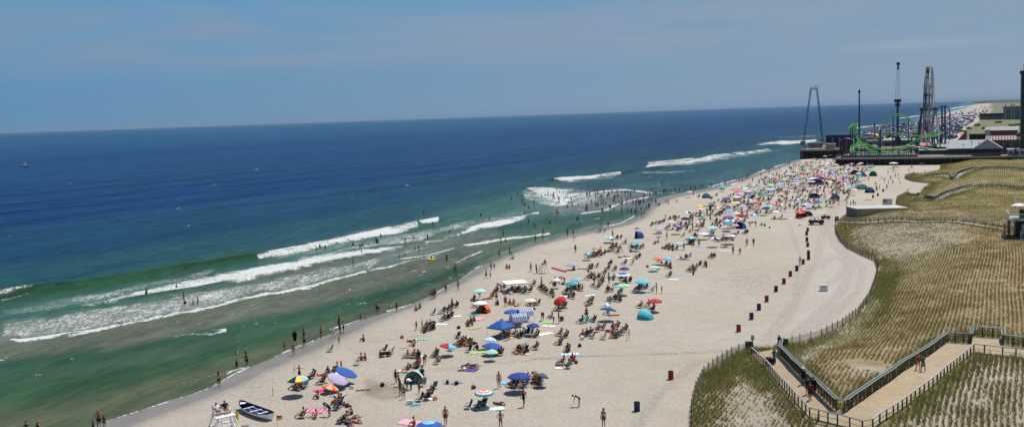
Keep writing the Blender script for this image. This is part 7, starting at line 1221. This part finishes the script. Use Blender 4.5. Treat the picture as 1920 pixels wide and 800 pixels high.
for k in range(16):
    px = rp.choice([rp.uniform(1725, 1790), rp.uniform(1870, 1915), rp.uniform(1600, 1720)]); u, v = uv(px, 286, DB); c_, n_ = rp.choice([((.05, .05, .06), 'dark'), ((.30, .08, .07), 'red'), ((.10, .13, .22), 'blue'), ((.35, .30, .2), 'tan'), ((.04, .05, .05), 'dark')])
    r_ = bld('game_booth', u, v+rp.uniform(4, 30), DB, rp.uniform(2.5, 5), 3, rp.uniform(2.2, 3.6), c_, 'small %s game booth half hidden among the rides on the pier' % n_, rp.choice(['gable', None, 'gable2']), rp.choice([(.4, .4, .38), (.08, .09, .1), (.5, .2, .15), (.12, .2, .3)]), rh=1.0); r_['group'] = 'small game booths among the rides'
for k in range(70): px = rp.uniform(1590, 1915); u, v = uv(px, 288, DB); p = PW(u, v+rp.uniform(1, 35), DB); P(px, 280, 'stand', rp.choice(['black', 'navy', 'white', 'red', 'black']), loc=tuple(p))
u, v = uv(1883, 291, DB); rb_ = [o for o in bpy.data.objects if o.name.startswith('striped_roof_stall')][0]; q = MB()
for k in range(13): x = -7.2+14.4*k/12; q.add([(x-.28, -4.8, 6.46), (x+.28, -4.8, 6.46), (x+.28, 0, 8.22), (x-.28, 0, 8.22)], [(0, 1, 2, 3)])
q.build('roof_ribs', mat((.20, .09, .10), .7), rb_, loc=(0, 0, 0))
# ---------------------------------------------------------------- far shore
a_, b_ = at(1881, 224, 0), at(1913, 224, 0); ang = math.atan2((b_-a_).y, (b_-a_).x)
root = empty('far_hotel', at(1898, 224, 0), ang); w_ = (b_-a_).length*1.15; q = MB(); q.box((0, 12, 8), (w_, 22, 16)); q.build('wall', mat((.13, .15, .16), .8, var=.1, scale=.05), root, loc=(0, 0, 0)); q = MB(); q.box((0, 12, 16.6), (w_+1.5, 24, 1.2)); q.build('roof', mat((.05, .06, .08)), root, loc=(0, 0, 0))
for i in range(7): q = MB(); q.box((-w_*.38+w_*.76*i/6, .9, 10.3), (1.9, .3, 1.7)); q.build('window', mat((.015, .02, .025)), root, loc=(0, 0, 0))
tag(root, 'taller grey building with a row of small dark windows far down the shore', 'building')
a_, b_ = at(1836, 225, 0), at(1880, 224, 0); root = empty('far_arcade', (a_+b_)/2, math.atan2((b_-a_).y, (b_-a_).x)); w_ = (b_-a_).length; q = MB(); q.box((0, 8, 4.2), (w_, 14, 8.4)); q.build('wall', mat((.16, .13, .12), .8, var=.1, scale=.05), root, loc=(0, 0, 0)); q = MB(); q.box((0, 8, 8.7), (w_+1, 16, .6)); q.build('roof', mat((.34, .34, .34)), root, loc=(0, 0, 0))
for i in range(11): q = MB(); q.box((-w_*.45+w_*.9*i/10, .85, 6.2), (2.1, .4, 2.7)); q.build('opening', mat((.01, .01, .012)), root, loc=(0, 0, 0))
tag(root, 'long low far building with black square openings', 'building')
for px, py, h_ in ((1848, 222, 11), (1885, 205, 0), (1896, 205, 0), (1901, 205, 0)): p = at(px, 223, 16 if h_ == 0 else 0); q = MB(); q.bar(p, p+Vector((0, 0, 9 if h_ == 0 else 20)), .3, 4); o = q.build('far_pole', mat((.2, .22, .23))); tag(o, 'thin pole by the far grey buildings', 'pole', 'poles by the far buildings')
rc_ = random.Random(21); q = MB(); Vs = 0
POLYF = [(1606, 256), (1660, 238), (1730, 228), (1780, 216), (1812, 203), (1838, 195), (1868, 190.5), (1884, 191), (1870, 200), (1850, 212), (1828, 228), (1806, 240), (1790, 262), (1700, 262)]
cc = ['blue', 'royal', 'navy', 'grey', 'navy', 'slate', 'paleblue', 'slate', 'lavender', 'navy', 'black', 'maroon', 'brown', 'black']; n = 0; CS = []
while n < 2600:
    px, py = rc_.uniform(1600, 1886), rc_.uniform(190, 262)
    if not inpoly(px, py, POLYF): continue
    p = at(px, py, 0)
    if rc_.random() > min(1, (py-186)/25.): continue
    n += 1; c = C[rc_.choice(cc)]; q.col = c; k0 = len(q.v); d_ = rc_.random(); sc_ = 1 if p.y < 1100 else 1.25
    if d_ < .4: rr = rc_.uniform(.9, 1.5)*sc_; q.lathe([(rr, 1.7), (rr*.55, 2.2), (.03, 2.5)], 6, (p.x, p.y, 0), caps=False)
    elif d_ < .6: q.box((p.x, p.y, 1.5), (3, 3, 1.6), taper=.6)
    else: q.lathe([(.16, 0), (.26, .9), (.24, 1.4), (.1, 1.5), (.12, 1.75)], 5, (p.x, p.y, 0)) if d_ < .82 else q.lathe([(.5, 0), (.6, .5), (.2, .9)], 5, (p.x, p.y, 0))
    CS += [c]*(len(q.v)-k0)
crowd_mesh('distant_beach_crowd', np.array(q.v), q.f, np.array(CS), 'far crowd of umbrellas and bathers on the beach beyond the pier', 'crowd')
# far scrub and houses line on the horizon to the right
q = MB(); CS = []; n = 0
for i in range(260): px = rc_.uniform(1838, 1990); t = rc_.random(); Y_ = 7000+t*9000; p = atY(px, 189, Y_); hh = rc_.uniform(5, 13); ww = rc_.uniform(30, 120); k0 = len(q.v); q.ball((p.x, p.y, hh*.2), (ww, ww, hh), 7, 4); CS += [(.05, .075, .045)]*(len(q.v)-k0)
crowd_mesh('distant_scrub', np.array(q.v), q.f, np.array(CS), 'low hazy scrub line on the far spit', 'scrub')
for i in range(9): px = 1806+i*13+rc_.uniform(-4, 4); py = rc_.uniform(240, 262)-(i*2); p = at(px, py, 0); q = MB(); [q.ball((p.x+rc_.uniform(-2.5, 2.5), p.y+rc_.uniform(-2.5, 2.5), rc_.uniform(.6, 1.8)), (rc_.uniform(1.2, 2.4), rc_.uniform(1.2, 2.4), rc_.uniform(.7, 1.3)), 7, 5) for _ in range(7)]; o = q.build('shrub', mat((.055, .085, .025), .9, var=.4, scale=1.5)); tag(o, 'dark green shrub on the dunes beyond the pier', 'shrub', 'shrubs beyond the pier')
# motor boat far out
p = at(47.5, 312, WZ); root = empty('motor_boat', p, R_(8)); q = MB(); rows = []
for i in range(11): t = i/10*2-1; hw = 1.3*(1-max(0, t)**2.4)*(1 if t > -.99 else .9)+.02; rows.append([(t*4.2, -hw, 1.1+.5*max(0, t)), (t*4.2, -hw*.7, .0), (t*4.2, 0, -.2), (t*4.2, hw*.7, .0), (t*4.2, hw, 1.1+.5*max(0, t))])
q.sheet(rows, .0); q = MB(); q.add([v for r_ in rows for v in r_], [(i*5+j, i*5+j+1, (i+1)*5+j+1, (i+1)*5+j) for i in range(10) for j in range(4)]); q.add([(r_[k][0], r_[k][1], r_[k][2]-.05) for r_ in rows for k in (0, 4)], [(i*2, i*2+1, i*2+3, i*2+2) for i in range(10)]); q.add(rows[0], [(0, 1, 2, 3, 4)]); q.build('hull', mat((.82, .82, .82), .4), root, loc=(0, 0, 0))
q = MB(); q.box((-.6, 0, 1.9), (1.8, 1.5, 1.5), taper=.75); q.build('cabin', mat((.35, .36, .40)), root, loc=(0, 0, 0)); q = MB(); q.box((-1.0, 0, 2.9), (2.6, 1.9, .12)); [q.bar((x, y, 1.0), (x, y, 2.9), .04, 4) for x in (-2.1, .1) for y in (-.8, .8)]; q.build('hard_top', mat((.72, .72, .72)), root, loc=(0, 0, 0)); q = MB(); q.box((-4.3, 0, .7), (.5, .5, 1.1)); q.build('outboard_motor', mat((.05, .05, .05)), root, loc=(0, 0, 0)); tag(root, 'small white motor boat alone on the open sea', 'boat')
place_people()
# ---------------------------------------------------------------- labels that single each thing out
LMK = [(425, 780, 'lattice lifeguard stand'), (480, 765, 'navy lifeboat'), (1020, 505, 'far lifeguard stand'), (1049, 505, 'red rescue board'), (1135, 626, 'ring of sitters'), (1530, 414, 'black beach vehicle'), (1645, 398, 'tan storage building'), (1511, 334, 'artificial palm'), (716, 662, 'black beach cart'), (1500, 725, 'near dune path'), (735, 733, 'dug sand hole'), (809, 486, 'yellow swim ring'), (1500, 500, 'barrel row'), (1040, 372, 'patch of broken surf'), (190, 798, 'bottom left shallows'), (635, 455, 'main breaking wave'), (360, 570, 'near foam line'), (1515, 288, 'pier end')]
for it in ITEMS:
    if it['lm']: LMK.append((it['px'], it['py'], it['lm']))
cnt_ = {}
for x, y, n in LMK: cnt_[n] = cnt_.get(n, 0)+1
LMK = [l for l in LMK if cnt_[l[2]] == 1]
ORD = ['leftmost', 'second from left', 'third from left', 'fourth from left', 'fifth from left', 'sixth from left', 'seventh from left', 'eighth from left', 'ninth from left', 'tenth from left']
def rel(it):
    best = None
    for x, y, n in LMK:
        if n == it['lm']: continue
        d = math.hypot(x-it['px'], (y-it['py'])*1.6)
        if best is None or d < best[0]: best = (d, x, y, n)
    d, x, y, n = best; dx, dy = it['px']-x, it['py']-y
    if abs(dy)*1.6 > abs(dx): w_ = 'just below the' if dy > 0 else 'just above the'
    else: w_ = 'right of the' if dx > 0 else 'left of the'
    return w_+' '+n, n
seen = {}
for it in ITEMS:
    lab, n = rel(it); it['lab'] = it['look']+' '+lab; seen.setdefault(it['lab'], []).append(it)
short = lambda s: ' '.join(s.split()[:16])
for lab, g in seen.items():
    g.sort(key=lambda i: i['px'])
    for k, it in enumerate(g):
        o = it['o']; d = math.hypot(o.location.x, o.location.y)
        words = it['lab'].split()
        if len(g) > 1:
            if (d > 330 and len(g) > 5) or k >= 10:
                it['lab'] = short(it['lab']); o['group'] = it['lab'].replace(it['cat'], it['cat']+'s', 1)[:60] if it['cat'] in it['lab'] else it['cat']+' '+lab[:50]
                o['label'] = it['lab']; o['category'] = it['cat']; o['group'] = 'alike: '+it['lab'] if False else o['group']; continue
            it['lab'] = ' '.join(it['lab'].split()[:13])+', '+ORD[k]
        tag(o, short(it['lab']), it['cat'])
grp = {'person': 'bathers on and off the beach', 'chair': 'low beach chairs on the sand', 'umbrella': 'umbrellas across the beach', 'towel': 'towels spread on the sand', 'bag': 'bags left on the sand', 'cooler': 'coolers on the sand', 'tent': 'pop up tents on the beach', 'canopy': 'shade canopies', 'cabana': 'striped beach cabanas'}
for it in ITEMS: it['o']['group'] = grp[it['cat']]
# ---------------------------------------------------------------- sea haze
hb = MB(); hb.box((6000, 34000, 50), (100000, 70000, 106)); mv = bpy.data.materials.new('sea_haze'); mv.use_nodes = True; t = mv.node_tree; t.nodes.clear(); ov = nd(t, 'ShaderNodeOutputMaterial'); pv = nd(t, 'ShaderNodeVolumePrincipled')
pv.inputs['Color'].default_value = (.46, .62, .86, 1); pv.inputs['Density'].default_value = 2.7e-5; pv.inputs['Anisotropy'].default_value = .2; t.links.new(pv.outputs[0], ov.inputs['Volume'])
if HAZE: hz_ = hb.build('haze', mv, loc=(0, 0, 0)); tag(hz_, 'thin pale sea haze over the water and far shore', kind='stuff')
print('objects', len(bpy.data.objects))
